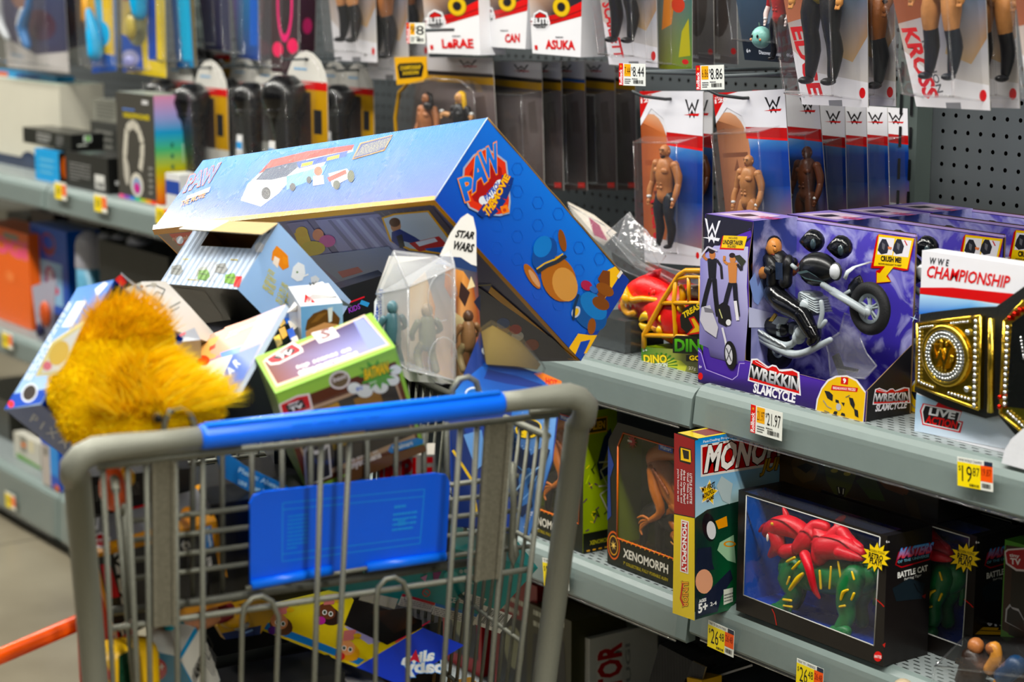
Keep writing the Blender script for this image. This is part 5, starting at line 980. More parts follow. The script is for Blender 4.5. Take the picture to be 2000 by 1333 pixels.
f.poly([(1406, 487), (1412, 461), (1459, 463), (1453, 489)], '#c8202a'); f.poly([(1409, 484), (1414, 460), (1460, 462), (1454, 486)], '#f3cf1c'); f.text('INCLUDES', (1424, 467), (1441, 467.5), (1424, 463), '#3a1c1c', .022); f.text('UNDERTAKER', (1412, 477), (1451, 479), (1413, 469), '#1a1010', .04); f.text('FIGURE!', (1422, 484), (1438, 484.5), (1422, 479), '#3a1c1c', .022)
for a, sk, sh, lg, bt in ((1392, '#c08050', '#1c1c22', '#1b1a20', '#15151a'), (1432, '#c88a58', '#c88a58', '#20202a', '#e4e2e6')):
    dy = 0 if a == 1392 else 8
    f.poly([(a - 10, 505 + dy), (a + 9, 505 + dy), (a + 7, 545 + dy), (a - 7, 545 + dy)], sh); f.ell((a, 498 + dy), 6, 9, sk); f.ell((a - 1, 491 + dy), 6, 5, '#2b1c16')
    f.line([(a - 10, 508 + dy), (a - 17, 502 + dy), (a - 16, 492 + dy)], 5, sk); f.line([(a + 9, 508 + dy), (a + 17, 520 + dy), (a + 19, 545 + dy) if a == 1392 else (a + 18, 496 + dy)], 5, '#2a262c')
    f.line([(a - 4, 545 + dy), (a - 12, 575 + dy), (a - 18, 602 + dy)], 9, lg); f.line([(a + 4, 545 + dy), (a + 6, 575 + dy), (a + 10, 610 + dy)], 9, lg); f.line([(a + 5, 580 + dy), (a + 10, 618 + dy)], 6, bt)
f.poly([(1434, 500), (1446, 498), (1458, 510), (1450, 522)], '#3a3d2c'); f.line([(1370, 500), (1384, 482), (1402, 490)], 3.5, '#d0ccd8')
f.poly([(1402, 598), (1414, 590), (1426, 598), (1430, 625), (1420, 638), (1404, 630)], '#1d1c20'); f.line([(1406, 604), (1412, 622)], 2, '#c8c890'); f.ell((1424, 630), 5, 6, '#e0e0e0'); f.poly([(1372, 600), (1388, 596), (1404, 640), (1400, 660), (1378, 645), (1368, 625)], '#c4c2ca'); f.poly([(1376, 600), (1392, 604), (1396, 612), (1378, 610)], '#7a7880')
f.line([(1412, 640), (1418, 665), (1424, 700)], 4, '#d8d6de'); f.ell((1428, 694), 12, 28, '#17171a', 20, -.1); f.ell((1425, 693), 7, 20, '#c9c9cf', 20, -.1); f.line([(1420, 680), (1430, 706)], 2, '#55555c'); f.line([(1430, 680), (1420, 706)], 2, '#55555c')
f.poly([(1365, 678), (1371, 684), (1380, 718), (1386, 724), (1430, 738), (1440, 732), (1444, 706), (1455, 706), (1575, 737), (1693, 766), (1688, 828), (1365, 747)], ['#5a3cb0', '#5a3cb0', '#4c3498', '#46308e', '#46308e', '#4c3498', '#5638a6', '#5638a6', '#5638a6', '#4a3290', '#32215e', '#241a44'])
f.line([(1365, 684), (1371, 690), (1380, 722), (1432, 742), (1442, 734), (1446, 710), (1456, 710)], 1.5, '#b9a8e0'); f.ell((1369.6, 735), 4.6, 7, '#d2202c'); f.text('6+', (1367, 719), (1372, 720), (1367, 713), '#e8e0f4', .022)
def wrek(f, X_, Y_, s=1.):
    q = lambda x, y: (X_[0] + (X_[1] - X_[0]) * x, Y_[0](x) + Y_[1] * y)
    f.poly([q(-.03, -.06), q(.04, 1.), q(.16, 1.08), q(.38, .82), q(.46, .96), q(.54, .96), q(.6, .80), q(.84, .98), q(1., .9), q(1.03, -.18)], '#eceaf0'); f.poly([q(0, 0), q(.07, .94), q(.16, 1.), q(.38, .74), q(.46, .88), q(.54, .88), q(.6, .72), q(.84, .9), q(.96, .84), q(1., -.1)], '#cf2230'); f.poly([q(.0, .12), q(.05, .8), q(.5, .56), q(.95, .7), q(.99, .02)], '#17171c')
    f.text('WREKKIN', q(.03, .12), q(.97, .04), q(.05, .66), ('#8a8a92', '#f4f4f6'), .04)
    for k in (-1, 1): f.line([q(.5 + k * .14, .74), q(.5 + k * .38, .92)], 1, '#f4eef0')
wrek(f, (1465, 1563), (lambda x: 742 + 23 * x, -42)); f.text('SLAMCYCLE', (1473, 766), (1554, 787), (1475, 749), '#f2f0f6', .04)
f.poly([(1594, 804), (1597, 780), (1606, 758), (1618, 742), (1634, 734), (1656, 733), (1676, 742), (1688, 758), (1693, 766), (1688, 828)], '#e9e6ee'); f.poly([(1596, 804), (1600, 780), (1608, 760), (1620, 745), (1636, 737), (1656, 736), (1674, 745), (1685, 760), (1692, 768), (1687, 827)], '#e6be14')
f.poly([(1645, 736), (1659, 738), (1658, 752), (1644, 750)], '#c8222c'); f.text('9', (1649, 748), (1654, 749), (1649, 739), '#fff', .04); f.poly([(1627, 752), (1678, 758), (1676, 766), (1625, 762)], '#c8222c'); f.text('BREAKAWAY PIECES!', (1629, 760), (1673, 764), (1629, 755), '#f4e8e8', .022)
for q in ([(1612, 763), (1622, 765), (1629, 772), (1628, 784), (1618, 778)], [(1634, 780), (1640, 782), (1641, 788), (1634, 786)], [(1645, 786), (1652, 787), (1650, 794)], [(1632, 803), (1638, 804), (1636, 811), (1629, 808)], [(1646, 806), (1652, 808), (1653, 814), (1644, 811)], [(1660, 776), (1668, 778), (1672, 790), (1670, 800), (1663, 790)], [(1670, 798), (1678, 802), (1679, 816), (1672, 812)]): f.poly(q, '#24242a')
f.ell((1640, 795), 5, 7, '#b9b9be'); f.line([(1610, 782), (1618, 794), (1626, 798)], 2, '#a09a8a'); f.line([(1612, 802), (1622, 806)], 1.6, '#8a8470'); f.line([(1662, 772), (1654, 776)], 1.4, '#666')
f = Fr(g, V(XR, yF, Z0), (0, 1, 0), (0, 0, 1), px=True); wrek(f, (1706, 1776), (lambda x: 789 - 6 * x, -28)); f.text('SLAMCYCLE', (1709, 804), (1769, 797), (1712, 791), '#eceaf0', .04)
f = Fr(g, V(XI, yB - .001, Z0), (1, 0, 0), (0, 0, 1), px=True, lift=.0008)
sx = lambda L: [(1640 + a / 5.128, 380 + b / 5.128) for a, b in L]
f.poly(sx([(375, 420), (395, 395), (755, 440), (690, 760), (640, 765), (500, 730), (470, 780), (520, 875), (370, 890), (368, 765), (430, 740), (315, 738)]), '#c31f22'); f.poly(sx([(395, 400), (750, 442), (680, 748), (545, 725), (470, 820), (515, 872), (375, 884), (378, 780), (405, 790), (460, 718), (345, 716)]), '#f4cf18')
f.poly(sx([(400, 425), (555, 440), (530, 610), (380, 600)]), '#e8e6ec'); f.poly(sx([(572, 445), (725, 465), (690, 630), (540, 615)]), '#e8e6ec')
for a in (0, 150): f.poly(sx([(400 + a, 500), (430 + a, 445), (470 + a, 450), (500 + a, 520), (480 + a, 590), (420 + a, 600), (385 + a, 560)]), '#2b2c34'); f.poly(sx([(430 + a, 480), (460 + a, 500), (450 + a, 560), (430 + a, 540)]), '#6a6a70')
f.poly(sx([(488, 520), (530, 530), (520, 555), (490, 545)]), '#e08a60'); f.line(sx([(655, 460), (680, 510)]), 2, '#c8302c'); f.text('CRUSH ME!', *sx([(418, 665), (620, 685), (420, 615)]), '#1c1010', .04); f.text('ROTATE HEADLIGHT TO RESET', *sx([(395, 700), (625, 722), (396, 684)]), '#4a3010', .022); f.star(sx([(750, 1240)])[0], 1.6, 9, 4, '#c8dcff', .4)
f = Fr(g, V(XI, yF, Z0), (0, 1, 0), (0, 0, 1), px=True, lift=.0006)
f.poly([(1463, 550), (1474, 532), (1480, 560), (1488, 538), (1492, 575), (1480, 596), (1472, 590)], '#8aa0d8'); f.poly([(1462, 600), (1520, 615), (1500, 640), (1462, 640)], '#c9cce8')
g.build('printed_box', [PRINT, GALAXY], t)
b = lambda u, v, d=0.: onY(u, v, yM + d)
ey_, ez_, ex_ = V(0, 1, 0), V(0, 0, 1), V(1, 0, 0); DG, LG, BK = '#6d7478', '#a3abaf', '#0e1013'
# motorcycle
g = M(); cw = b(1602, 527); g.ball(cw, (.034, .022, .024), BK, [nrm(V(1, 0, -.12)), ey_, nrm(V(.12, 0, 1))], seg=20, fn=lambda x, y, z: (x, y * (1 - .25 * x), z * (1 - .35 * x if z < 0 else 1)))
for q in ([(1556, 532), (1575, 528), (1592, 538), (1610, 552), (1590, 549), (1572, 545)],):
    P = [b(*p, -.0235) for p in q]; g.face(P, '#4a5a5c'); g.face([b(u + 4, v + 4 if v < 545 else v - 2, -.0238) for u, v in q], '#17191c')
g.build('fuel_cowl', PLAST, t)
g = M(); hc_ = b(1631, 531, -.012); g.ball(hc_, (.009, .007, .011), '#c9ccd0', seg=14); g.tube([hc_ + V(0, .002, 0) + ex_ * .0095 * math.cos(a) + ez_ * .0115 * math.sin(a) for a in np.linspace(0, 6.28, 17)[:-1]], .0016, '#2a2c30', 6, closed=True); g.build('headlight', PLAST, t)
wc = b(1699, 603)
def wheel(c, R_, name, rimc):
    g = M(); n = 32; g.tube([c + ex_ * R_ * math.cos(2 * math.pi * i / n) + ez_ * R_ * math.sin(2 * math.pi * i / n) for i in range(n)], .0072, '#16171a', 10, closed=True, flat=(1, 1.15)); w = g.build('tyre', RUBB, t)
    g = M(); r2 = R_ - .008; g.tube([c + ex_ * r2 * math.cos(2 * math.pi * i / n) + ez_ * r2 * math.sin(2 * math.pi * i / n) for i in range(n)], .0024, rimc, 6, closed=True, flat=(1, 2.2))
    for i in range(5):
        for da in (-.16, .16): a = 2 * math.pi * i / 5 + .4; g.limb([c, c + ex_ * r2 * math.cos(a + da) + ez_ * r2 * math.sin(a + da)], [.0022, .0018], rimc, 6)
    g.ball(c, (.006, .009, .006), rimc, seg=12); g.build('rim', PLAST, w)
wheel(wc, .0285, 'front', '#8e979b'); wheel(b(1521, 683, .004), .020, 'rear', '#7b8488')
g = M(); g.tube([b(1606, 556, -.012), b(1625, 568, -.012), b(1625, 568, -.012), b(1694, 612, -.012)], [.0045, .0045, .0055, .0055], LG, 12); g.ball(b(1694, 610, -.012), (.006, .004, .006), LG); g.tube([b(1642, 580, 0), b(1662, 568, 0), b(1664, 566, .006)], .0032, LG, 8)
g.build('front_fork', PLAST, t); g = M(); g.tube([b(1508, 549, -.014), b(1512, 542, -.014), b(1521, 527, -.014), b(1532, 517, -.012), b(1546, 518, -.012), b(1556, 526, -.010)], .0033, LG, 10); g.ball(b(1510, 548, -.014), .005, LG); g.build('handlebar', PLAST, t)
g = M(); arc = [(1664, 596), (1662, 580), (1666, 566), (1674, 556), (1684, 551)]; g.tube([b(*p, 0) for p in arc], .0065, BK, 8, flat=(.35, 1.6)); g.build('mudguard', PLAST, t)
g = M(); g.rbox(b(1583, 592), (.030, .028, .034), .006, DG, seg=2)
for k in range(6): g.rbox(b(1590 + k * 1.5, 577 + k * 5), (.03, .03, .0022), .0008, LG, [nrm(V(1, 0, -.25)), ey_, nrm(V(.25, 0, 1))], seg=1)
for p in ((1575, 597), (1560, 660), (1565, 650)): g.tube([b(*p, -.0145), b(*p, -.017)], .0095, LG, 16)
g.limb([b(1604, 590, -.012), b(1606, 612, -.012), b(1600, 640, -.012), b(1612, 628, -.01)], [.0035] * 4, LG, 8); g.rbox(b(1572, 645), (.05, .022, .02), .005, '#3e4448', seg=2)
g.tube([b(1522, 632, -.008), b(1523, 656, -.008)], .0032, '#59605f', 8); [g.tube([b(1520, 636 + k * 4, -.008), b(1526, 638 + k * 4, -.008)], .0042, '#8a9294', 8) for k in range(5)]; g.build('engine', PLAST, t)
g = M(); g.limb([b(1473, 642, -.015), b(1498, 662, -.016), b(1530, 676, -.016), b(1550, 670, -.016), b(1555, 655, -.014), b(1556, 640, -.01)], [.0055, .0062, .0062, .005, .0045, .004], LG, 12)
g.limb([b(1480, 658, -.014), b(1510, 676, -.016), b(1545, 692, -.016), b(1570, 690, -.016), b(1600, 676, -.014), b(1622, 664, -.01)], [.005, .0062, .0065, .0055, .005, .004], LG, 12)
for k in range(5): g.limb([b(1482 + k * 11, 646 + k * 6.5, -.0225), b(1490 + k * 11, 653 + k * 6.3, -.0225)], [.0018, .0012], '#c4cacc', 6)
g.build('exhaust_pipe', PLAST, t)
g = M(); g.limb([b(1500, 632), b(1515, 640), b(1535, 645)], [.010, .013, .012], '#1a1c1f', 12); g.slab([b(1500, 640, -.010), b(1518, 618, -.010), b(1540, 622, -.010), b(1532, 634, -.010), (b(1520, 634, -.010))], (0, -1, 0), .003, '#8f979b'); g.slab([b(1492, 640, -.008), b(1512, 612, -.008), b(1516, 616, -.008), b(1500, 644, -.008)], (0, -1, 0), .003, '#b89a3c'); g.build('seat', PLAST, t)
# rider
SKN, TT = '#c98d56', '#8a5436'
g = M(); g.limb([b(1517, 565), b(1518, 540), b(1519, 520), b(1520, 508)], [.017, .018, .021, .016], '#121316', 14); g.limb([b(1519, 512, -.004), b(1516, 500, -.004)], [.007, .0065], SKN)
hd = b(1512, 484, -.004); g.ball(hd, (.0105, .012, .0145), SKN, seg=18); g.ball(hd + V(-.0045, .004, .0055), (.0105, .011, .0112), '#0d0c0e', seg=16); g.limb([hd + V(-.009, .003, .003), hd + V(-.0125, .003, -.012), hd + V(-.010, .002, -.026)], [.0065, .006, .005], '#0d0c0e')
g.ball(hd + V(.0085, -.006, -.001), (.0032, .003, .0042), SKN, seg=8); g.ball(hd + V(-.0045, -.009, -.001), (.0028, .002, .004), SKN, seg=8)
for dx, dz in ((.0045, .002), (.0088, .0015)): g.ball(hd + V(dx, -.0092 + dx * .3, dz), (.0016, .001, .001), '#fff', seg=6); g.limb([hd + V(dx - .002, -.0098 + dx * .3, dz + .0025), hd + V(dx + .002, -.0098 + dx * .3, dz + .0022)], [.0007] * 2, '#2a1a12', 4)
g.ball(hd + V(.006, -.0078, -.0085), (.004, .0016, .0012), '#7c3a2c', seg=8)
g.limb([b(1489, 515, -.006), b(1481, 522, -.012), b(1488, 533, -.014)], [.0105, .0115, .0095], TT, 12); g.limb([b(1488, 533, -.014), b(1497, 532, -.016), b(1505, 528, -.018)], [.0095, .0085, .007], SKN, 12); g.limb([b(1545, 514, .006), b(1550, 522, .004), b(1546, 530, 0)], [.009, .009, .008], TT, 12)
g.build('rider_body', FIG, t)
g = M(); g.limb([b(1497, 504, -.01), b(1506, 512, -.014), b(1511, 530, -.014), b(1510, 552, -.014)], [.006, .009, .011, .010], '#141518', 10); g.limb([b(1541, 505, -.008), b(1540, 514, -.012), b(1536, 532, -.012), b(1534, 552, -.014)], [.006, .008, .009, .010], '#141518', 10); g.poly = 0
g.face([b(1514, 512, -.0225), b(1528, 514, -.0225), b(1529, 548, -.0225), b(1515, 546, -.0225)], '#232f44'); g.build('rider_vest', FIG, t)
for c in ((1506, 527, -.021), (1549, 512, .0)):
    g = M(); c0 = b(*c); g.ball(c0, (.0075, .007, .0068), '#15161a', seg=12)
    for k in range(4): g.limb([c0 + V(-.004 + k * .0028, -.006, .004 - k * .0006), c0 + V(-.003 + k * .0028, -.0088, -.001), c0 + V(-.003 + k * .0028, -.006, -.0048)], [.0017, .0018, .0015], '#1d1e22', 6)
    g.limb([c0 + V(.004, -.004, .004), c0 + V(.008, -.007, .003)], [.002, .0016], '#1d1e22', 6); g.build('rider_glove', FIG, t)
g = M(); g.limb([b(1512, 572, -.010), b(1530, 590, -.016), b(1552, 604, -.018), b(1566, 614, -.018)], [.016, .0165, .014, .013], '#0f1013', 14); g.limb([b(1566, 614, -.018), b(1576, 632, -.018), b(1586, 652, -.018)], [.0135, .012, .010], '#0f1013', 14); g.limb([b(1584, 645, -.018), b(1590, 660, -.018), b(1584, 668, -.02)], [.011, .010, .007], '#0b0b0d', 12)
g.build('rider_trousers', mat('glossy_black_vinyl', .16, ns=40, na=.05, bump=.5, bs=55), t)
for c, r in (((1586, 471), -.3), ((1640, 483), .1)):
    g = M(); X_ = nrm(V(1, 0, .15 + r * .1)); Z_ = nrm(V(-.15 - r * .1, 0, 1)); g.ball(b(*c, .022), (.022, .014, .017), '#15171b', [X_, ey_, Z_], seg=18, fn=lambda x, y, z: (x, y, z * (1 - .75 * max(0, -x))))
    g.ball(b(c[0] + 2, c[1] + 6, .012), (.005, .004, .008), '#3c4a50', seg=8); g.build('snap_on_helmet', mat('glossy_helmet_plastic', .1, ns=60, na=.3, bump=.8, bs=90), t)
g = M(); g.tube([onX(1705, 490 + 36, XR) * 0 + b(1650, 545, -.02), b(1655, 532, -.02), b(1668, 522, -.015), b(1700, 512, .03)], .0022, '#c9d0d4', 6, flat=(.4, 1.6)); g.build('plastic_tie', PLAST, t)
g = M()                                                                # clear moulded support standing in the tray
S = [(1612, 668), (1618, 690), (1622, 735), (1690, 740), (1712, 715), (1692, 690), (1680, 660), (1682, 625), (1650, 612), (1640, 650)]
g.face([b(*p, .0) for p in S], '#fff'); Q = [b(*p, .0) for p in S]
for i in range(len(Q)): g.tube([Q[i], Q[(i + 1) % len(Q)]], .0013, '#fff', 6)
g.face([b(1622, 735, .0), b(1690, 740, 0), b(1712, 716, .035), b(1645, 705, .035)], '#fff'); g.build('clear_support', FILM, t)
g = M(); g.box(b(1640, 716, .02), (.012, .004, .035), '#101216', [nrm(V(1, 0, .6)), ey_, nrm(V(-.6, 0, 1))]); g.box(b(1660, 722, .02), (.03, .004, .005), '#101216'); g.build('spare_part', PLAST, t)
index_children()
for i, (dx, dy, lb) in enumerate(((.072, .094, 'second purple boxed motorcycle playset, just behind the front one'), (.078, .19, 'third purple boxed motorcycle playset counted from the lip'), (.075, .284, 'purple boxed motorcycle playset at the back against the pegboard'))):
    dup(slam, (slam.location[0] + dx, slam.location[1] + dy, slam.location[2]), lb)
# --- championship belt pack
yb = 1.915; q_ = lambda u, v, d=0.: onY(u, v, yb - d)
t = thing('belt_pack', 'white championship belt pack with a gold plated toy belt, right end of the upper shelf', 'toy pack', (q_(1900, 700)[0], yb, .8535))
X0, X1 = q_(1793, 700)[0], q_(2110, 700)[0]; Z1 = q_(1800, 489)[2]
g = M(); pbox(g, X0, X1, yb, yb + .03, .8535, Z1, '#e9e9ee'); f = Fr(g, V(X0, yb, .8535), (1, 0, 0), (0, 0, 1), px=True)
f.poly([(1797, 562), (1860, 562), (2000, 576), (2100, 590), (2100, 640), (2000, 600), (1900, 586), (1797, 574)], '#c8101e'); f.poly([(1797, 575), (1900, 587), (1990, 604), (1960, 620), (1890, 606), (1795, 614)], ['#bcdcf0', '#a8d0ee', '#d0e6f4', '#7ab8e6', '#2f8fd8', '#1b74cc']); f.poly([(1790, 770), (1850, 790), (2000, 830), (2000, 885), (1975, 880), (1786, 842)], ['#9cc6e6', '#c9dff0', '#e4e8ee', '#dfe3ea', '#dde0e8', '#c4d4e4'])
f.text('WWE', (1815, 515), (1852, 520), (1817, 503), '#24242c', .022, tr=.35); f.text('CHAMPIONSHIP', (1809, 541), (1969, 563), (1814, 519), '#d01c2c', .022)
f.poly([(1797, 803), (1803, 788), (1828, 793), (1834, 784), (1852, 787), (1850, 795), (1880, 803), (1873, 822), (1882, 824), (1876, 846), (1802, 830)], '#cf2a36'); f.poly([(1800, 802), (1805, 790), (1878, 805), (1872, 824), (1879, 826), (1873, 843), (1804, 828)], '#e8e8ec'); f.poly([(1803, 805), (1808, 793), (1874, 807), (1869, 825), (1876, 828), (1871, 840), (1806, 826)], '#1a1a1e')
f.text('LIVE', (1815, 810), (1864, 819), (1818, 797), '#f0f0f2', .04); f.text('ACTION', (1808, 826), (1868, 838), (1811, 812), '#d8202c', .04); f.poly([(2008, 560), (2100, 560), (2100, 700), (2030, 640)], '#e9e9ee')
g.build('backing_card', PRINT, t)
g = M(); ST = [(1797, 614), (1820, 610), (1892, 602), (1945, 600), (2000, 560), (2060, 600), (2060, 880), (2000, 870), (1950, 812), (1925, 818), (1850, 795), (1786, 765)]; g.slab([q_(u, v, .012) for u, v in ST], (0, -1, 0), .012, '#1a1d1c', '#0f1110'); g.build('strap', mat('black_rubber_strap', .5, ns=80, na=.1, bump=.3, bs=300), t)
GC = '#d8bc62'; SV = '#dfe3e6'
def plate(P, d=.014, name='gold_plate'):
    g = M(); Q = [q_(*p, d + .006) for p in P]; g.slab(Q, (0, -1, 0), .008, GC)
    for i in range(len(Q)): g.tube([Q[i], Q[(i + 1) % len(Q)]], .0022, GC, 8)
    return g
def beads(g, P, r, d=.022, col=SV, n=None):
    for a, b2 in zip(P, P[1:]):
        A_, B_ = q_(*a, d), q_(*b2, d); k = max(1, int(np.linalg.norm(B_ - A_) / (r * 2.3)))
        for i in range(k + 1): g.ball(A_ + (B_ - A_) * i / k, r, col, seg=8)
g = plate([(1792, 632), (1897, 620), (1916, 618), (1912, 800), (1790, 754)]); cc = q_(1847, 695, .022)
ring = lambda R_, r, c, zz=0.: g.tube([cc + V(0, -zz, 0) + ex_ * R_ * math.cos(a) + ez_ * R_ * math.sin(a) for a in np.linspace(0, 2 * math.pi, 37)[:-1]], r, c, 8, closed=True)
ring(.0365, .0042, GC); ring(.0215, .0012, GC, .003); g.build('gold_plate', GOLD, t)
g = M(); g.slab([cc + V(0, -.002, 0) + ex_ * .0335 * math.cos(a) + ez_ * .0335 * math.sin(a) for a in np.linspace(0, 2 * math.pi, 33)[:-1]], (0, -1, 0), .004, SV)
for R_, k, r in ((.0295, 40, .0019), (.0245, 32, .0018)):
    for i in range(k): a = 2 * math.pi * i / k; g.ball(cc + V(0, -.004, 0) + ex_ * R_ * math.cos(a) + ez_ * R_ * math.sin(a), r, SV, seg=8)
beads(g, [(1797, 642), (1795, 745)], .0021); beads(g, [(1799, 640), (1822, 637)], .0017); beads(g, [(1858, 632), (1890, 629)], .0017); beads(g, [(1800, 748), (1822, 757)], .0019); beads(g, [(1853, 768), (1892, 780)], .0021); beads(g, [(1906, 628), (1903, 792)], .0033); beads(g, [(1890, 649), (1891, 650)], .004); beads(g, [(1888, 760), (1889, 761)], .004); g.build('crystal_stones', GOLD, t)
g = M(); g.slab([cc + V(0, -.0045, 0) + ex_ * .0205 * math.cos(a) + ez_ * .0205 * math.sin(a) for a in np.linspace(0, 2 * math.pi, 29)[:-1]], (0, -1, 0), .003, '#b89a48')
wq = lambda x, y: cc + V(-.0165 + .033 * x, 0, -.014 + .028 * y)
for a in ([(0, 1), (.16, .96), (.3, .3), (.5, .86), (.7, .3), (.84, .96), (1, 1), (.72, -.05), (.5, .5), (.28, -.05)],): g.slab([wq(*p) + V(0, -.010, 0) for p in a], (0, -1, 0), .006, '#e0c468')
rs = random.Random(5)
for _ in range(26): a, r = rs.uniform(0, 6.28), rs.uniform(.004, .018); g.ball(cc + V(r * math.cos(a), -.005, r * math.sin(a)), (.002, .0015, .0035), GC, seg=6)
g.build('raised_emblem', GOLD, t)
g = M(); g.tube([q_(1937, 622, .02), q_(1935, 806, .02)], .0045, GC, 10); g.build('gold_bar', GOLD, t)
g = plate([(1962, 628), (2000, 588), (2080, 620), (2080, 860), (2004, 850), (1954, 808)], .016); g.build('gold_plate', GOLD, t)
g = M(); g.slab([q_(*p, .0235) for p in ((1976, 632), (2010, 606), (2080, 650), (2080, 800), (2010, 800), (1966, 795))], (0, -1, 0), .001, '#0d0f0e'); g.build('black_inlay', PLAST, t)
g = M(); beads(g, [(1968, 640), (1962, 790)], .003, .025); beads(g, [(1968, 805), (2002, 836)], .002, .025); beads(g, [(1994, 660), (2000, 700)], .0018, .026); g.build('crystal_stones', GOLD, t)
g = M(); beads(g, [(1972, 622), (1992, 606)], .0036, .025, '#c23a34'); g.build('red_stones', GOLD, t); g = M(); beads(g, [(1953, 776), (1952, 795)], .0032, .027, '#c23a34'); g.build('red_stones', GOLD, t)
g = M(); A_ = [onY(u, v, 1.875) for u, v in ((1956, 905), (1962, 880), (1975, 858), (1998, 838), (2060, 830), (2080, 940))]; g.slab(A_, (0, -1, 0), .004, '#dfe1e6'); tag(g.build('paper_card', PAPER, off=A_[0]), 'curled white card at the right picture edge, in front of the belt pack', 'card')
# --- lower shelf: battle beast boxes
yc, dp, zc = 1.873, .085, .5345; c_ = lambda u, v, d=0.: onY(u, v, yc + d)
XA, XB = c_(1440, 1080)[0], c_(1728, 1200)[0]; ZC = c_(1590, 1003)[2]
t = thing('toy_box', 'front black window box holding a green striped toy big cat in red cloth', 'toy box', ((XA + XB) / 2, yc, zc), 'black window boxes'); cat = t
g = M(); BKc = '#1b1715'; WL = [c_(1458, 968), c_(1719, 1050), c_(1707, 1262), c_(1452, 1163)]; O = [V(XA, yc, ZC), V(XB, yc, ZC), V(XB, yc, zc), V(XA, yc, zc)]
for i in range(4): j = (i + 1) % 4; g.face([O[i], O[j], WL[j], WL[i]], BKc)
for i in range(4): g.tube([WL[i], WL[(i + 1) % 4]], .0009, '#b8b8b4', 5)
g.face([V(XB, yc, zc), V(XB, yc + dp, zc), V(XB, yc + dp, ZC), V(XB, yc, ZC)], ['#1c1614', '#171413', '#121214', '#171518']); g.face([V(XA, yc, zc), V(XA, yc + dp, zc), V(XA, yc + dp, ZC), V(XA, yc, ZC)], BKc); g.face([V(XA, yc + dp, zc), V(XB, yc + dp, zc), V(XB, yc + dp, ZC), V(XA, yc + dp, ZC)], BKc)
T0 = [V(XA, yc, ZC), V(XB, yc, ZC), V(XB, yc + dp, ZC), V(XA, yc + dp, ZC)]; g.face([T0[0] + V(.012, .04, 0), T0[1] + V(-.012, .04, 0), T0[2], T0[3]], '#141316'); g.face([T0[0], T0[0] + V(.012, 0, 0), T0[0] + V(.012, .04, 0), T0[3] * 1.], '#141316'); g.face([T0[1], T0[1] + V(-.012, 0, 0), T0[1] + V(-.012, .04, 0), T0[2]], '#141316')
f = Fr(g, V(XA, yc, zc), (1, 0, 0), (0, 0, 1), px=True)
f.line([(1508, 1190), (1513, 1200), (1517, 1222)], 2, '#a82c14'); f.line([(1710, 1170), (1722, 1180), (1727, 1186)], 2, '#b8301a'); f.poly([(1724, 1260), (1730, 1256), (1728, 1266)], '#b8301a'); f.ell((1715, 1283), 8, 10, '#d22430'); f.text('MATTEL', (1708, 1285), (1722, 1287), (1709, 1280), '#f4e0e0', .04); f.text('6+', (1731, 1061), (1738, 1062), (1731, 1056), '#d8d8d8', .022)
f = Fr(g, V(XB, yc, zc), (0, 1, 0), (0, 0, 1), px=True)
def motu(f, k=1.):
    f.poly([(1748, 1104), (1754, 1080), (1762, 1072), (1816, 1060), (1821, 1078), (1816, 1094), (1760, 1110)], '#a8262c'); f.poly([(1750, 1103), (1756, 1090), (1818, 1078), (1815, 1092), (1761, 1107)], '#1a1215')
    f.text('MASTERS', (1753, 1092), (1817, 1080), (1760, 1072), ('#d84a4a', '#5aa8e8'), .04, out='#2a3f8c'); f.text('OF THE UNIVERSE', (1753, 1101), (1814, 1088), (1753, 1096), '#7ab0c8', .022)
    f.text('BATTLE CAT', (1753, 1130), (1811, 1115), (1753, 1119), '#f0f0ee', .04); f.text('Fighting Tiger', (1766, 1136), (1799, 1127), (1766, 1130), '#c8c8c6', .022)
motu(f); f.poly([(1742, 1150), (1775, 1130), (1806, 1140), (1800, 1170), (1750, 1175)], '#18242c'); f.line([(1785, 1140), (1792, 1155), (1800, 1160)], 2, '#0b0b0d'); f.poly([(1800, 1165), (1808, 1160), (1806, 1170)], '#7a2418')
g.build('printed_box', PRINT, t)
g = M(); BL = '#1450b8'; g.face([V(XA + .004, yc + dp - .004, zc + .004), V(XB - .004, yc + dp - .004, zc + .004), V(XB - .004, yc + dp - .004, ZC - .004), V(XA + .004, yc + dp - .004, ZC - .004)], ['#0d3fa8', '#1242a6', '#0c2e7c', '#15508c'])
g.face([V(XA + .004, yc, zc + .004), V(XA + .004, yc + dp, zc + .004), V(XA + .004, yc + dp, ZC), V(XA + .004, yc, ZC)], '#1a5cb4'); g.face([V(XB - .004, yc, zc + .004), V(XB - .004, yc + dp, zc + .004), V(XB - .004, yc + dp, ZC), V(XB - .004, yc, ZC)], '#0f3f96'); g.face([V(XA, yc, zc + .012), V(XB, yc, zc + .012), V(XB, yc + dp, zc + .012), V(XA, yc + dp, zc + .012)], BL)
g.build('blue_insert', PLAST, t)
g = M(); e = lambda u, v, d=.035: c_(u, v, d); GR = '#146b3e'; YW = '#d8b82a'; RD = '#c02638'
g.limb([e(1548, 1110), e(1580, 1118), e(1630, 1128), e(1680, 1130), e(1700, 1122)], [.022, .026, .025, .024, .018], GR, 16)
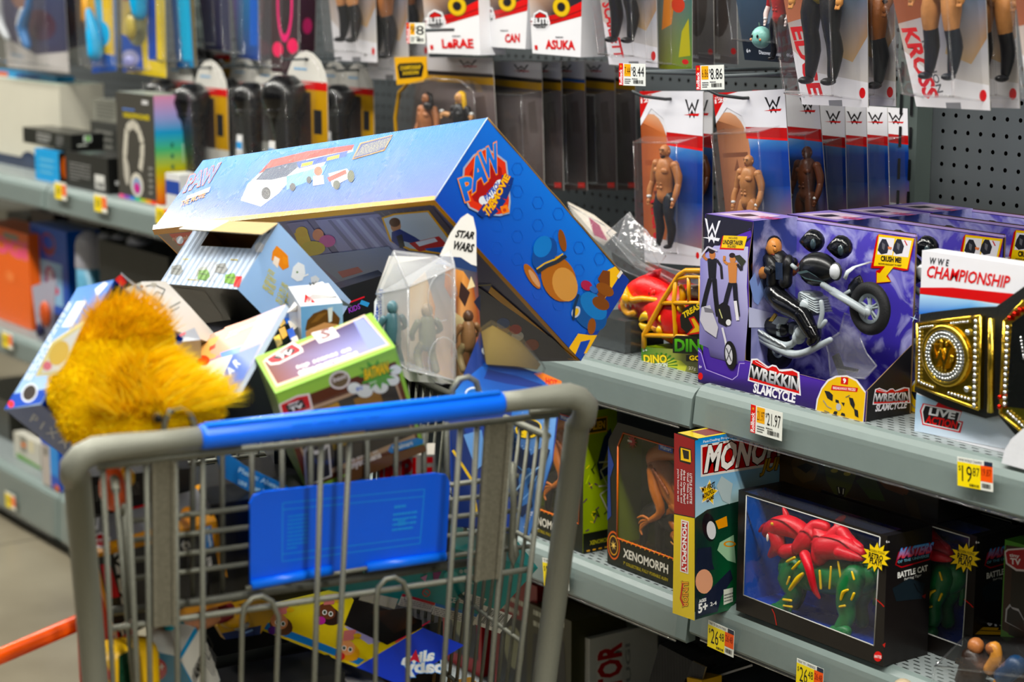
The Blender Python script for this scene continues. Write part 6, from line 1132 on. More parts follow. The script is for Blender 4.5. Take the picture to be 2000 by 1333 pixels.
for P, rr in (([(1555, 1105, .02), (1540, 1130, .02), (1552, 1160, .022), (1535, 1180, .022), (1522, 1188, .018)], [.015, .016, .013, .010, .009]), ([(1562, 1105, .05), (1560, 1140, .05), (1556, 1170, .05), (1540, 1192, .05)], [.014, .014, .011, .009]), ([(1672, 1125, .018), (1660, 1150, .018), (1652, 1180, .018), (1655, 1205, .018), (1642, 1228, .014)], [.018, .019, .014, .012, .010]), ([(1690, 1120, .05), (1690, 1150, .05), (1680, 1180, .05), (1684, 1215, .05)], [.016, .016, .011, .010]), ([(1702, 1118, .045), (1712, 1150, .05), (1708, 1180, .05)], [.006, .005, .003])): g.limb([e(*p) for p in P], rr, GR, 12)
for c in ((1512, 1188, .016), (1628, 1232, .010)): g.limb([e(*c), e(c[0] + 24, c[1] + 2, c[2])], [.007, .009], GR, 10)
g.build('toy_cat_body', FIG, t)
g = M()
for P, w_ in (([(1537, 1098, .004), (1552, 1090, .004)], .0028), ([(1548, 1112, .002), (1562, 1098, .002)], .003), ([(1537, 1142, .004), (1542, 1128, .004)], .0022), ([(1543, 1152, .004), (1558, 1132, .003), (1568, 1122, .003)], .0048), ([(1530, 1172, .006), (1545, 1174, .006)], .0028), ([(1531, 1184, .008), (1546, 1186, .008)], .0028), ([(1601, 1116, .007), (1603, 1150, .007)], .0026), ([(1623, 1108, .008), (1620, 1150, .008)], .0022), ([(1637, 1098, .008), (1642, 1130, .008)], .0022), ([(1664, 1118, -.002), (1668, 1132, -.002)], .0022), ([(1642, 1172, 0), (1647, 1158, 0), (1656, 1153, -.001)], .0028), ([(1663, 1172, 0), (1668, 1160, 0)], .0024), ([(1640, 1186, .003), (1650, 1184, .003)], .0024)): g.limb([e(*p) for p in P], [w_ * .6] + [w_] * (len(P) - 2) + [w_ * .6] if len(P) > 2 else [w_ * .7, w_ * .8], YW, 6, flat=(1, 1))
g.build('yellow_stripes', FIG, t)
def drape(pts, name, col=RD, m_=FIG):
    g = M()
    for P, rr in pts: g.limb([e(*p) for p in P], rr, col, 12)
    return g.build(name, m_, t)
drape((([(1500, 1040, .02), (1515, 1030, .02), (1540, 1028, .025), (1565, 1040, .03), (1578, 1062, .03)], [.0096, .0144, .0160, .0144, .0104]), ([(1512, 1040, .018), (1520, 1065, .018), (1505, 1085, .02)], [.0112, .0112, .0048]), ([(1484, 1038, .02), (1494, 1028, .02), (1508, 1030, .02)], [.0024, .0048, .0072]), ([(1536, 1022, .03), (1535, 1005, .03), (1530, 993, .03)], [.0064, .0048, .0020]), ([(1550, 1075, .02), (1535, 1078, .02), (1520, 1075, .02)], [.0096, .0112, .0064])), 'red_hood')
drape((([(1560, 1070, .02), (1580, 1050, .025), (1592, 1028, .03), (1612, 1030, .03)], [.0112, .0160, .0096, .0080]), ([(1600, 1040, .03), (1610, 1060, .028), (1600, 1090, .02)], [.0112, .0192, .0128]), ([(1620, 1060, .03), (1640, 1036, .035), (1640, 1018, .04), (1650, 1010, .04)], [.0144, .0112, .0064, .0024]), ([(1610, 1070, .02), (1650, 1070, .025), (1682, 1080, .03)], [.0176, .0176, .0080]), ([(1572, 1085, .006), (1580, 1110, -.002), (1590, 1150, .004), (1600, 1168, .01)], [.0080, .0064, .0048, .0024]), ([(1640, 1080, .01), (1668, 1088, .015), (1684, 1092, .02)], [.0096, .0072, .0040]), ([(1645, 1040, .03), (1658, 1060, .03), (1680, 1070, .03)], [.0096, .0112, .0056])), 'red_saddle_cloth')
g = M(); g.ball(e(1499, 1051, .006), (.002, .002, .006), '#e8e4dc', seg=8); g.ball(e(1508, 1024, .004), (.003, .002, .0026), '#d8b030', seg=8); g.build('toy_cat_face', FIG, t)
g = M(); g.face([WL[0] + V(0, .001, 0), WL[1] + V(0, .001, 0), WL[2] + V(0, .001, 0), WL[3] + V(0, .001, 0)], '#fff'); g.face([T0[0] + V(.012, 0, 0), T0[1] + V(-.012, 0, 0), T0[1] + V(-.012, .04, 0), T0[0] + V(.012, .04, 0)], '#fff'); g.build('clear_window', CLEAR, t)
g = M(); sc = c_(1712, 1090, -.0012); f = Fr(g, sc, (1, 0, 0), (0, 0, 1), px=True); f.star((1712, 1090), 20, 31, 12, '#1b170c', .1); f.star((1711, 1089), 18, 29, 12, '#efd21c', .1); f.text('MODERN POSING', (1697, 1077), (1728, 1085), (1698, 1072), '#6a5a1c', .022); f.text('RETRO', (1697, 1089), (1724, 1097), (1698, 1079), '#151208', .04); f.text('PLAY!', (1699, 1100), (1721, 1107), (1700, 1090), '#151208', .04); g.build('yellow_star_sticker', PRINT, t)
index_children(); dup(cat, (cat.location[0] + .07, cat.location[1] + .095, zc), 'second black window box, half hidden behind the front one')
dup(cat, (cat.location[0] + .05, cat.location[1] + .20, zc), 'black window box at the back of the lower shelf')
# the same kind standing on top with its printed side out
g = M(); y2 = 1.972; z0_ = ZC + .001; A0, A1 = onY(1525, 900, y2)[0], onY(1832, 1000, y2)[0]; A1 = onY(1832, 1000, y2)[0]; Ztop = .745
pbox(g, A0, A1, y2, y2 + .085, z0_, .772, '#15110e'); f = Fr(g, V(A0, y2, z0_), (1, 0, 0), (0, 0, 1), px=True)
f.poly([(1525, 850), (1832, 900), (1830, 1030), (1522, 950)], ['#3c2c18', '#1a1a1e', '#141214', '#4a3818']); f.poly([(1545, 905), (1558, 880), (1575, 895), (1592, 888), (1600, 915), (1590, 938), (1568, 944), (1552, 930)], '#5a4624'); f.poly([(1556, 912), (1575, 905), (1590, 912), (1575, 925)], '#2a1c10')
f.poly([(1608, 895), (1622, 890), (1650, 892), (1670, 900), (1672, 930), (1662, 955), (1648, 975), (1630, 965), (1615, 940)], '#4a4c1c'); f.ell((1630, 920), 7, 4, '#b8a838'); f.ell((1655, 926), 7, 4, '#b8a838'); f.poly([(1634, 950), (1652, 954), (1648, 974), (1638, 970)], '#1a0f0c'); f.line([(1638, 952), (1640, 964)], 2, '#c8c4a8'); f.line([(1648, 955), (1647, 966)], 2, '#c8c4a8')
f.poly([(1672, 940), (1690, 930), (1712, 940), (1730, 980), (1700, 975)], '#34401c'); f.poly([(1700, 920), (1722, 905), (1740, 925), (1776, 960), (1770, 970), (1730, 955)], '#6a3a1c'); f.poly([(1765, 965), (1790, 975), (1802, 1020), (1785, 1015), (1770, 990)], '#2e2416'); f.text('BATTLE CAT', (1565, 876), (1615, 888), (1566, 868), '#a89a88', .022); f.text('Fighting Tiger', (1566, 880), (1603, 890), (1567, 875), '#8a7c6c', .022)
tag(g.build('toy_box', PRINT, off=(A0, y2, z0_)), 'dark box with a snarling green tiger picture lying on the black window boxes', 'toy box')
# --- board game
t = thing('board_game', 'upright board game box, yellow and red spine out, beside the copper creature', 'board game', (-2.15, 1.86, .53)); g = M()
YM = 1.815; G0 = onY(1318, 1197, YM); G1 = onY(1357, 1211, YM); zt = onY(1320, 845, YM)[2]; x0, x1, zb = G0[0], G1[0], .5365; dpm = .20
pbox(g, x0, x1, YM, YM + dpm, zb, zt, '#2c2f22'); f = Fr(g, V(x0, YM, zb), (1, 0, 0), (0, 0, 1), px=True)
f.poly([(1317, 846), (1357, 860), (1357, 1012), (1317, 1004)], '#8c1526'); f.poly([(1317, 1004), (1357, 1012), (1357, 1213), (1314, 1198)], '#dfc61a'); f.line([(1317, 1004), (1357, 1012)], 2, '#111')
f.poly([(1328, 872), (1350, 878), (1352, 900), (1348, 908), (1328, 902), (1326, 880)], '#101010'); f.poly([(1330, 875), (1349, 880), (1350, 904), (1330, 899)], '#e8c020'); f.poly([(1333, 878), (1346, 882), (1346, 898), (1336, 896)], '#19191c')
for i, (s, a, b2) in enumerate((('LITTLE SCOTTIE', 926, 985), ('Woof! Which way to', 924, 985), ('the Ice Cream Parlor?', 920, 985), ('Follow my lead, and', 918, 983), ("you're bound to win!", 917, 980))): u = 1352 - i * 6.2; f.text(s, (u - 4.4, a - 1), (u - 4.4, b2 - 1), (u, a), '#e8dadc', .022)
f.poly([(1331, 1015), (1346, 1019), (1345, 1122), (1329, 1117)], '#e8e4dc'); f.poly([(1333, 1018), (1344, 1021), (1343, 1119), (1331, 1115)], '#b81c28'); f.text('MONOPOLY', (1334, 1021), (1333, 1116), (1342, 1022), '#f4f0ee', .04); f.text('JUNIOR', (1332, 1136), (1331, 1186), (1345, 1136), '#e8a818', .04, out='#1c1410'); f.line([(1334, 1140), (1330, 1170), (1336, 1184)], 3, '#c02024')
g.face([V(x1 + .0004, YM, zb), V(x1 + .0004, YM + dpm, zb), V(x1 + .0004, YM + dpm, zt), V(x1 + .0004, YM, zt)], ['#20563a', '#1d4a34', '#2a7ab8', '#2f96d8'])
f = Fr(g, V(x1, YM, zb), (0, 1, 0), (0, 0, 1), px=True, lift=.0008)
f.poly([(1357, 861), (1540, 831), (1540, 960), (1440, 1000), (1357, 1015)], ['#2f96d8', '#2f86c8', '#8fb8c8', '#c9dccc', '#b0d4e0']); f.text('Fast-Dealing Property Trading Game', (1373, 867), (1470, 849), (1373, 861), '#e8f0f4', .022)
f.poly([(1368, 870), (1560, 835), (1560, 902), (1368, 932)], '#e4e2de'); f.poly([(1371, 874), (1560, 840), (1560, 896), (1371, 927)], '#a81e20'); f.text('MONOPOLY', (1376, 922), (1582, 888), (1384, 872), '#f2f0ec', .04, out='#3c1414'); f.text('JUNIOR', (1484, 930), (1570, 915), (1492, 898), '#c8a018', .04, out='#231810')
f.poly([(1357, 1012), (1380, 996), (1420, 985), (1460, 975), (1460, 1100), (1430, 1190), (1357, 1211)], ['#1c3428', '#16302a', '#1d3a2e', '#1b3a30', '#1d6e42', '#186038', '#17202c']); f.poly([(1405, 1060), (1432, 1045), (1436, 1100), (1420, 1095), (1400, 1075)], '#a4c8a8'); f.ell((1424, 1063), 12, 6, '#d8942a'); f.ell((1424, 1063), 8, 3.5, '#a4c8a8')
f.star((1383, 963), 10, 20, 5, '#f0ece0', -1.45, 1.35); f.star((1383, 963), 8.5, 17.5, 5, '#f2cf2a', -1.45, 1.35); f.text('MY FIRST', (1370, 962), (1395, 950), (1370, 953), '#1a1408', .04); f.text('MONOPOLY', (1371, 976), (1396, 961), (1371, 966), '#1a1408', .04); f.text('GAME', (1379, 982), (1393, 974), (1379, 974), '#1a1408', .04)
f.ell((1384, 1030), 13, 28, '#15151b', 18, -.15); f.ell((1388, 1036), 9, 18, '#dfe0e4', 18, -.1); f.poly([(1396, 1018), (1418, 1008), (1420, 1028), (1402, 1034)], '#e8a020'); f.poly([(1398, 950), (1408, 930), (1430, 945), (1424, 985), (1410, 978)], '#b8c8cc')
f.poly([(1358, 1095), (1362, 1072), (1388, 1068), (1390, 1100), (1394, 1112), (1360, 1118), (1356, 1112)], '#1b2236'); f.ell((1374, 1136), 17, 24, '#e0a88a', 20); f.poly([(1388, 1150), (1425, 1112), (1430, 1130), (1408, 1165), (1400, 1195), (1360, 1205), (1360, 1180)], '#20263a'); f.poly([(1412, 1152), (1430, 1148), (1430, 1175), (1412, 1182)], '#d8dcd0'); f.small((1413, 1178), (1430, 1173), (1413, 1160), 3, '#555'); f.text('AGES', (1364, 1178), (1378, 1174), (1364, 1172), '#f0f0ee', .04); f.text('5+', (1363, 1198), (1380, 1192), (1363, 1181), '#f0f0ee', .04); f.text('2-4', (1386, 1184), (1398, 1181), (1386, 1177), '#f0f0ee', .022)
f = Fr(g, V(x0, YM, zt), (1, 0, 0), (0, 1, 0)); f.rect(0, 0, x1 - x0, dpm, '#d8c018'); f.rect(.006, .02, x1 - x0 - .006, .09, '#7a1c24')
g.build('printed_box', mat('shrink_wrapped_print', .2, coat=.6, ns=14, na=.05, bump=.25, bs=25), t)
# --- creature boxes on the lower middle shelf
def creature(X0, label, side_art=True):
    y0, z0, ht, wd, d = 1.90, .5175, .235, .19, .068; t = thing('toy_box', label, 'toy box', (X0 + wd / 2, y0, z0), 'green and yellow creature boxes'); g = M()
    GY = '#7c8a18'; c = lambda a, b_, dd=0.: V(X0 + a * wd, y0 + dd, z0 + b_ * ht)
    fr = [c(0, 0), c(1, 0), c(1, .98), c(.94, 1), c(.12, 1), c(0, .86)]; wn = [c(.13, .2), c(.94, .2), c(.94, .9), c(.9, .94), c(.2, .94), c(.13, .84)]
    for i in range(6): j = (i + 1) % 6; g.face([fr[i], fr[j], wn[j], wn[i]], '#191c12')
    for i in range(6): j = (i + 1) % 6; g.tube([wn[i], wn[j]], .0013, '#d8702a', 5)
    g.face([c(0, 0, d), c(1, 0, d), c(1, 1, d), c(0, 1, d)], ['#4c4c14', '#3c3c10', '#5a6416', '#6a7418']); g.face([c(0, .12, 0), c(1, .12, 0), c(1, .12, d), c(0, .12, d)], '#4a3c1c'); g.face([c(0, 0), c(0, 0, d), c(0, 1, d), c(0, .86)], GY); g.face([c(.12, 1), c(1, 1), c(1, 1, d), c(0, 1, d)], '#20242a')
    g.face([c(1, 0), c(1, 0, d), c(1, 1, d), c(1, 1)], ['#8a9a1c', '#9aac1c', '#a4b820', '#94a81c'])
    f = Fr(g, c(0, 0), (1, 0, 0), (0, 0, 1)); W, H = wd, ht
    f.ell((.085 * W, .14 * H), .085 * W, .1 * H, '#c8641c', 24); f.ell((.085 * W, .14 * H), .075 * W, .088 * H, '#1a120a', 24); f.ell((.085 * W, .14 * H), .06 * W, .07 * H, '#d8a040', 20); f.ell((.085 * W, .14 * H), .052 * W, .062 * H, '#2a1808', 20); f.star((.085 * W, .14 * H), .012 * W, .045 * W, 7, '#e8c878')
    f.text('XENOMORPH', (.22 * W, .085 * H), (.8 * W, .085 * H), (.22 * W, .145 * H), '#d8d4c8', .022); f.text('7" COLLECTIBLE, FULLY POSEABLE ALIEN', (.22 * W, .03 * H), (.8 * W, .03 * H), (.22 * W, .055 * H), '#a8982c', .022)
    f.poly([(0, .3 * H), (.05 * W, .34 * H), (.03 * W, .6 * H), (.08 * W, .7 * H), (0, .82 * H)], '#263c7a'); f.star((.32 * W, .9 * H), .03 * W, .07 * W, 12, '#a82c24'); f.small((.26 * W, .885 * H), (.38 * W, .885 * H), (.26 * W, .915 * H), 1, '#e8e0d8'); f.rect(.66 * W, .9 * H, .84 * W, .945 * H, '#1c5ab8'); f.text('Walmart', (.68 * W, .91 * H), (.82 * W, .91 * H), (.68 * W, .935 * H), '#dfe8f2', .022)
    for i in range(12): f.line([((.2 + i * .06) * W, .19 * H), ((.23 + i * .06) * W, .21 * H)], .002, '#d8a020')
    f = Fr(g, c(1, 0), (0, 1, 0), (0, 0, 1)); D_ = d; rs = random.Random(4)
    for _ in range(26): a, b_ = rs.uniform(0, .9), rs.uniform(.14, .9); f.line([(a * D_, b_ * H), ((a + .1) * D_, (b_ + rs.uniform(-.06, .06)) * H)], .002, rs.choice(['#2c3c1c', '#d8c828', '#5a2a5c', '#b8cc30']))
    f.rect(.1 * D_, .84 * H, .7 * D_, .95 * H, '#e0b020'); f.rect(.13 * D_, .85 * H, .67 * D_, .94 * H, '#4a3a10'); f.text('ALIEN', (.18 * D_, .87 * H), (.62 * D_, .87 * H), (.18 * D_, .92 * H), '#e0b020', .04)
    f.poly([(.5 * D_, .5 * H), (.85 * D_, .55 * H), (.95 * D_, .7 * H), (.8 * D_, .86 * H), (.6 * D_, .8 * H), (.4 * D_, .62 * H)], '#23305c'); f.poly([(.55 * D_, .58 * H), (.8 * D_, .6 * H), (.75 * D_, .74 * H)], '#a89a5c')
    for k in (.30, .47): f.line([(.45 * D_, (k + .16) * H), (.9 * D_, (k + .15) * H), (.5 * D_, (k + .1) * H), (.8 * D_, (k - .06) * H)], .0028, '#c8c4b8')
    f.poly([(.7 * D_, .3 * H), (.95 * D_, .45 * H), (.9 * D_, .6 * H), (.75 * D_, .5 * H)], '#26427c'); f.rect(0, 0, D_, .14 * H, '#14160e'); f.text('XENOMORPH', (.2 * D_, .05 * H), (.9 * D_, .05 * H), (.2 * D_, .08 * H), '#b8b01c', .022)
    for k in range(5): f.line([((.1 + k * .18) * D_, .012 * H), ((.2 + k * .18) * D_, .012 * H)], .0025, '#e0a818')
    g.build('printed_box', PRINT, t)
    g = M(); C2 = '#b06a2a'; z = lambda a, b_, dd=.03: c(a, b_, dd)
    g.limb([z(.78, .86), z(.6, .86), z(.42, .80), (z(.38, .74))], [.010, .014, .014, .008], C2, 12); g.limb([z(.42, .74), z(.55, .72), z(.64, .60), z(.74, .5)], [.012, .018, .017, .012], C2, 12); g.limb([z(.46, .72, .02), z(.52, .6, .015), z(.6, .46, .015), z(.48, .38, .012)], [.010, .009, .007, .004], C2); g.limb([z(.66, .66, .03), z(.84, .6, .02), z(.92, .46, .02)], [.008, .007, .005], C2)
    g.limb([z(.70, .52), z(.86, .46), z(.92, .36), z(.76, .34), z(.68, .3)], [.014, .012, .009, .008, .007], C2); g.limb([z(.72, .5), z(.62, .42), z(.8, .3)], [.010, .007, .006], C2)
    for k in range(4): g.limb([z(.48, .38, .012), z(.42 - .01 * k, .40 - .03 * k, .008), z(.36 + .02 * k, .38 - .035 * k, .006)], [.0028, .0024, .0014], C2, 6)
    for k in range(6): g.limb([z(.52 + k * .03, .735 - k * .02, .012), z(.56 + k * .03, .70 - k * .02, .012)], [.003, .002], '#8a4c1c', 6)
    g.build('copper_creature', FIG, t)
    g = M(); g.limb([z(.24, .3, .035), z(.34, .38, .035), z(.5, .42, .035), z(.6, .36, .03)], [.008, .016, .017, .012], '#1a1713', 12); g.limb([z(.3, .32), z(.28, .18)], [.008, .006], '#1a1713'); g.limb([z(.5, .36), z(.5, .18)], [.009, .007], '#1a1713'); g.limb([z(.6, .4, .03), z(.68, .44, .03)], [.010, .008], '#1a1713'); g.build('black_beast', FIG, t)
    g = M(); h0 = z(.86, .26, .012); g.ball(h0, (.006, .004, .009), '#b8802c', seg=10)
    for k in range(6): a = .6 + k * .45; g.limb([h0, h0 + V(math.cos(a) * .012, -.003, math.sin(a) * .016), h0 + V(math.cos(a) * .016, -.004, math.sin(a) * .026)], [.002, .0017, .0012], '#b8802c', 6)
    g.limb([h0, h0 + V(.004, 0, -.018), h0 + V(-.006, 0, -.028)], [.0035, .003, .002], '#b8802c', 6); g.build('clinging_creature', FIG, t)
    g = M(); g.face([w_ + V(0, .001, 0) for w_ in wn], '#fff'); g.build('clear_window', CLEAR, t); return t
x0c = onY(1187, 1000, 1.90)[0]; creature(x0c, 'green and yellow window box with a copper toy creature, left of the board game'); creature(x0c - .255, 'creature box half hidden behind the right cart post')
# --- base deck
t = thing('toy_box', 'white carton with large red sideways lettering on the bottom deck', 'toy box', onY(1125, 1400, 1.99)); g = M(); yo = 1.99
a0, a1 = onY(1122, 1240, yo)[0], onY(1152, 1240, yo)[0]; zt = onY(1125, 1238, yo)[2]; pbox(g, a0, a1, yo, yo + .15, .159, zt, '#c8c6c0')
f = Fr(g, V(a1, yo, .159), (0, 1, 0), (0, 0, 1), px=True); f.poly([(1166, 1300), (1215, 1256), (1214, 1333), (1166, 1360)], '#d4d2cc'); f.text('RAPTOR', (1214, 1420), (1213, 1258), (1170, 1430), '#a81a22', .04, out='#d8d4cc'); f.text('UGI', (1232, 1330), (1230, 1258), (1223, 1332), '#8a8a88', .022)
f = Fr(g, V(a0, yo, .159), (1, 0, 0), (0, 0, 1), px=True); f.poly([(1130, 1262), (1136, 1250), (1142, 1262)], '#2a2a2a'); f.small((1128, 1272), (1144, 1276), (1128, 1264), 2, '#444'); f = Fr(g, V(a0, yo, zt), (1, 0, 0), (0, 1, 0)); f.poly([(.004, .01), (.03, .004), (.03, .05), (.01, .06)], '#3a2a28'); f.rect(.01, .02, .02, .03, '#a83a24')
g.build('carton', PRINT, t)
t = thing('toy_box', 'black carton with a torn open flap and yellow strip on the bottom deck', 'toy box', onY(1330, 1450, 1.93)); g = M()
q = lambda u, v, y=1.92: onY(u, v, y); g.slab([q(1270, 1322), q(1288, 1259), q(1352, 1292), (q(1336, 1333)), q(1336, 1360), q(1262, 1360)], (0, -1, 0), .05, '#2c2c2e', '#1c1c1e'); g.slab([q(1352, 1292), q(1378, 1304), q(1370, 1332), q(1338, 1326)], (0, -1, 0), .003, '#3a3a3c', '#8a7a5c'); g.slab([q(1342, 1324, 1.915), q(1371, 1330, 1.915), q(1371, 1420, 1.915), q(1342, 1420, 1.915)], (0, -1, 0), .04, '#d8ac1c'); g.build('carton', PAPER, t)
g = M(); pbox(g, *(lambda a, b_: (a[0], b_[0]))(q(1375, 1330, 1.96), q(1560, 1400, 1.96)), 1.96, 2.2, .159, q(1400, 1322, 1.96)[2], {'x0': '#14151a', 'x1': '#14151a', 'y0': '#15161c', 'y1': '#111', 'z0': '#111', 'z1': '#1a1b20'}); f = Fr(g, q(1375, 1400, 1.96), (1, 0, 0), (0, 0, 1), px=True); f.line([(1375, 1330), (1470, 1300)], 4, '#9a9a9c'); tag(g.build('toy_box', PRINT, off=q(1460, 1480, 1.96)), 'black carton with a silver line under the lower right shelf', 'toy box')
for i, (u, y, c, lb) in enumerate(((1010, 1.97, '#7a1c20', 'dark red carton on the bottom deck behind the cart wires'), (1075, 1.96, '#3c3a22', 'olive clear-fronted pack on the bottom deck right of the cart post'), (905, 1.99, '#a8242c', 'red and white pack on the bottom deck seen through the gate'))):
    p = onY(u, 1240, y); g = M(); pbox(g, p[0] - .07, p[0] + .06, y, y + .12, .159, .39 - .03 * i, c); f = Fr(g, V(p[0] - .07, y, .159), (1, 0, 0), (0, 0, 1)); f.poly([(.01, .02), (.12, .03), (.11, .16), (.02, .15)], '#1c1c1c'); f.ell((.06, .1), .03, .04, '#8a8a70'); f.small((.02, .16), (.11, .16), (.02, .2), 2, '#b8b8a8'); tag(g.build('toy_box', PRINT, off=(p[0], y, .159)), lb, 'toy box')
# --- right end of the lower shelf
t = thing('toy_box', 'green edged box with a tiny screen badge at the right picture edge, lower shelf', 'toy box', onY(1990, 1330, 1.98)); yo = 1.97; g = M(); q = lambda u, v: onY(u, v, yo)
pbox(g, q(1956, 1200)[0], q(1956, 1200)[0] + .15, yo, yo + .06, .5345, q(1962, 1054)[2], '#4a7a34'); f = Fr(g, V(q(1956, 1200)[0], yo, .5345), (1, 0, 0), (0, 0, 1), px=True); f.poly([(1965, 1065), (2060, 1080), (2060, 1290), (1957, 1230)], '#33201a'); f.poly([(1978, 1085), (2060, 1095), (2060, 1280), (1970, 1240)], '#15120f')
f.poly([(1962, 1078), (1968, 1073), (2010, 1070), (2012, 1118), (1985, 1116), (1965, 1102)], '#b8b0b0'); f.poly([(1965, 1080), (1970, 1076), (2010, 1073), (2012, 1114), (1986, 1112), (1968, 1100)], '#8a1f26'); f.text('tiny', (1972, 1090), (1991, 1092), (1972, 1082), '#c8c4c4', .022); f.text('TV', (1974, 1102), (1993, 1104), (1974, 1091), '#c8c4c4', .04)
f.poly([(1963, 1215), (1965, 1190), (1973, 1180), (1976, 1186), (1990, 1190), (2000, 1210), (2002, 1235)], '#a8a8ac'); f.poly([(1966, 1215), (1968, 1192), (1974, 1185), (1978, 1190), (1990, 1195), (2000, 1213), (2002, 1235)], '#17161c'); g.build('printed_box', PRINT, t)
t = thing('toy_package', 'clear fronted wrestling figure pack lying tilted at the bottom right corner', 'toy pack', onY(1930, 1400, 1.86)); g = M(); yo = 1.90; q = lambda u, v, y=yo: onY(u, v, y)
CD = [q(1905, 1213, 2.0), q(2060, 1200, 2.0), q(2080, 1250, 1.97), q(1885, 1241, 1.97)]; g.slab(CD, (0, -.3, 1), .004, '#121214'); f = Fr(g, CD[3], CD[2] - CD[3], CD[0] - CD[3], px=True)
f.poly([(1899, 1225), (2060, 1232), (2060, 1243), (1890, 1240)], '#c8a018'); f.line([(1896, 1232), (2060, 1238)], 1.5, '#1a1408'); f.text('CENA', (1992, 1219), (1924, 1214), (1993, 1228), '#d8d8da', .04)
q0 = q(1823, 1320, 1.87); B2 = [q(1888, 1241, 1.97), q(2080, 1250, 1.97), q(2080, 1420, 1.95), q(1820, 1400, 1.95)]; g.face(B2, '#1c1310'); g.build('backing_card', PRINT, t)
F2 = [q(1826, 1302, 1.88), q(2060, 1330, 1.88), q(2060, 1420, 1.88), q(1812, 1390, 1.88)]; g = M(); g.face([B2[0], B2[1], F2[1], F2[0]], '#fff'); g.face(F2, '#fff'); [g.tube([a, b_], .0016, '#fff', 6) for a, b_ in ((F2[0], F2[1]), (B2[0], F2[0]), (F2[0], F2[3]))]; g.build('clear_cover', CLEAR, t)
g = M(); y3 = 1.925; g.ball(q(1906, 1262, y3), .011, '#a8714a', seg=14); g.limb([q(1942, 1266, y3), q(1945, 1285, y3), q(1932, 1308, y3)], [.009, .008, .008], '#c08a4c'); g.ball(q(1940, 1268, y3), (.011, .010, .009), '#8a5a3c'); g.limb([q(1900, 1285, y3), q(1900, 1310, y3), q(1890, 1333, y3)], [.016, .020, .018], '#2a1d16'); g.limb([q(1960, 1322, y3), q(1985, 1300, y3)], [.013, .014], '#1d3a5a'); g.limb([q(1958, 1325, y3), q(1950, 1340, y3)], [.009, .008], '#c08a4c'); g.build('toy_figure', FIG, t)
g = M(); c = onY(1765, 1340, 1.87); g.ball(c, (.014, .012, .009), '#b8a890'); tag(g.build('toy_piece', FIG, off=c), 'small beige toy piece at the bottom picture edge', 'toy')
# ------------------------------------------------------------------ packs hanging on hooks
CW = ['#f0f0f2', '#c81624', '#1f66b4', '#123f7e']
def hook(x, z, y0, t, tip=.018, y1=None):
    g = M(); g.tube([V(x, YB - .001, z), V(x, y0 + .02, z), V(x, y0, z), V(x, y0 - .008, z + tip * .3), V(x, y0 - .010, z + tip)], .0028, '#3c4144', 8); g.rbox(V(x, YB - .006, z), (.03, .008, .04), .002, '#4a5054'); return g.build('hook', STEEL, t) if t is not None else g
def quad(q, y): return [onY(*p, y) for p in q]
def pack(name, label, q, y, art, group=None, fig=None, blis=None, cat='toy pack', depth=.035, hk=True, thick=.0009, bq=None, hkz=.02):
    """flat card hung parallel to the aisle at distance y; art prints in 0..1 card coordinates; fig toy inside; blis the blister's box in the same coordinates"""
    tl, tr, br, bl = quad(q, y); Q = lerp4(tl, tr, br, bl); c = (bl + br) / 2
    t = thing(name, label, cat, c, group)
    ext = max(1., fig[1] + fig[2] * 1.02 + .07) if fig else 1.
    g = M(); g.slab([bl, br, Q(1, ext), Q(0, ext)], (0, -1, 0), thick, '#e6e6e8', '#c8c4bc'); f = Fr(g, bl, br - bl, tl - bl); art(f, Q); g.build('backing_card', PRINT, t)
    W, H = np.linalg.norm(br - bl), np.linalg.norm(tl - bl)
    if blis:
        a, b0, c_, d_ = blis; d_ = d_ if ext == 1. else ext - .03; g = M(); B0 = [Q(a, b0), Q(c_, b0), Q(c_, d_), Q(a, d_)]; ins = .08
        F = [Q(a + ins * (c_ - a), b0 + .03) + V(0, -depth, 0), Q(c_ - ins * (c_ - a), b0 + .03) + V(0, -depth, 0), Q(c_ - ins * (c_ - a), d_ - .03) + V(0, -depth, 0), Q(a + ins * (c_ - a), d_ - .03) + V(0, -depth, 0)]
        for i in range(4): j = (i + 1) % 4; g.face([B0[i], B0[j], F[j], F[i]], '#fff')
        g.face(F, '#fff'); [g.tube([F[i], F[(i + 1) % 4]], .0016, '#fff', 6) for i in range(4)]; [g.tube([B0[i], F[i]], .0012, '#fff', 6) for i in range(4)]; g.build('blister', CLEAR, t)
    if fig:
        s, t0, h, sp = fig; g = M(); toyman(g, Q(s, t0) + V(0, -depth * .5, 0), h * H, sp); g.build('toy_figure', FIG, t)
    if hk: g = M(); p = Q(.5, .955); g.tube([p + V(0, .004, 0), p + V(0, -.012, 0), p + V(-.03, -.035, .004), p + V(-.045, -.045, .012)], .0026, '#34383a', 8); tag(g.build('peg_hook', STEEL, off=p), 'dark steel hook tip holding the ' + label[:60].split(',')[0], 'hook', 'steel display hooks')
    return t
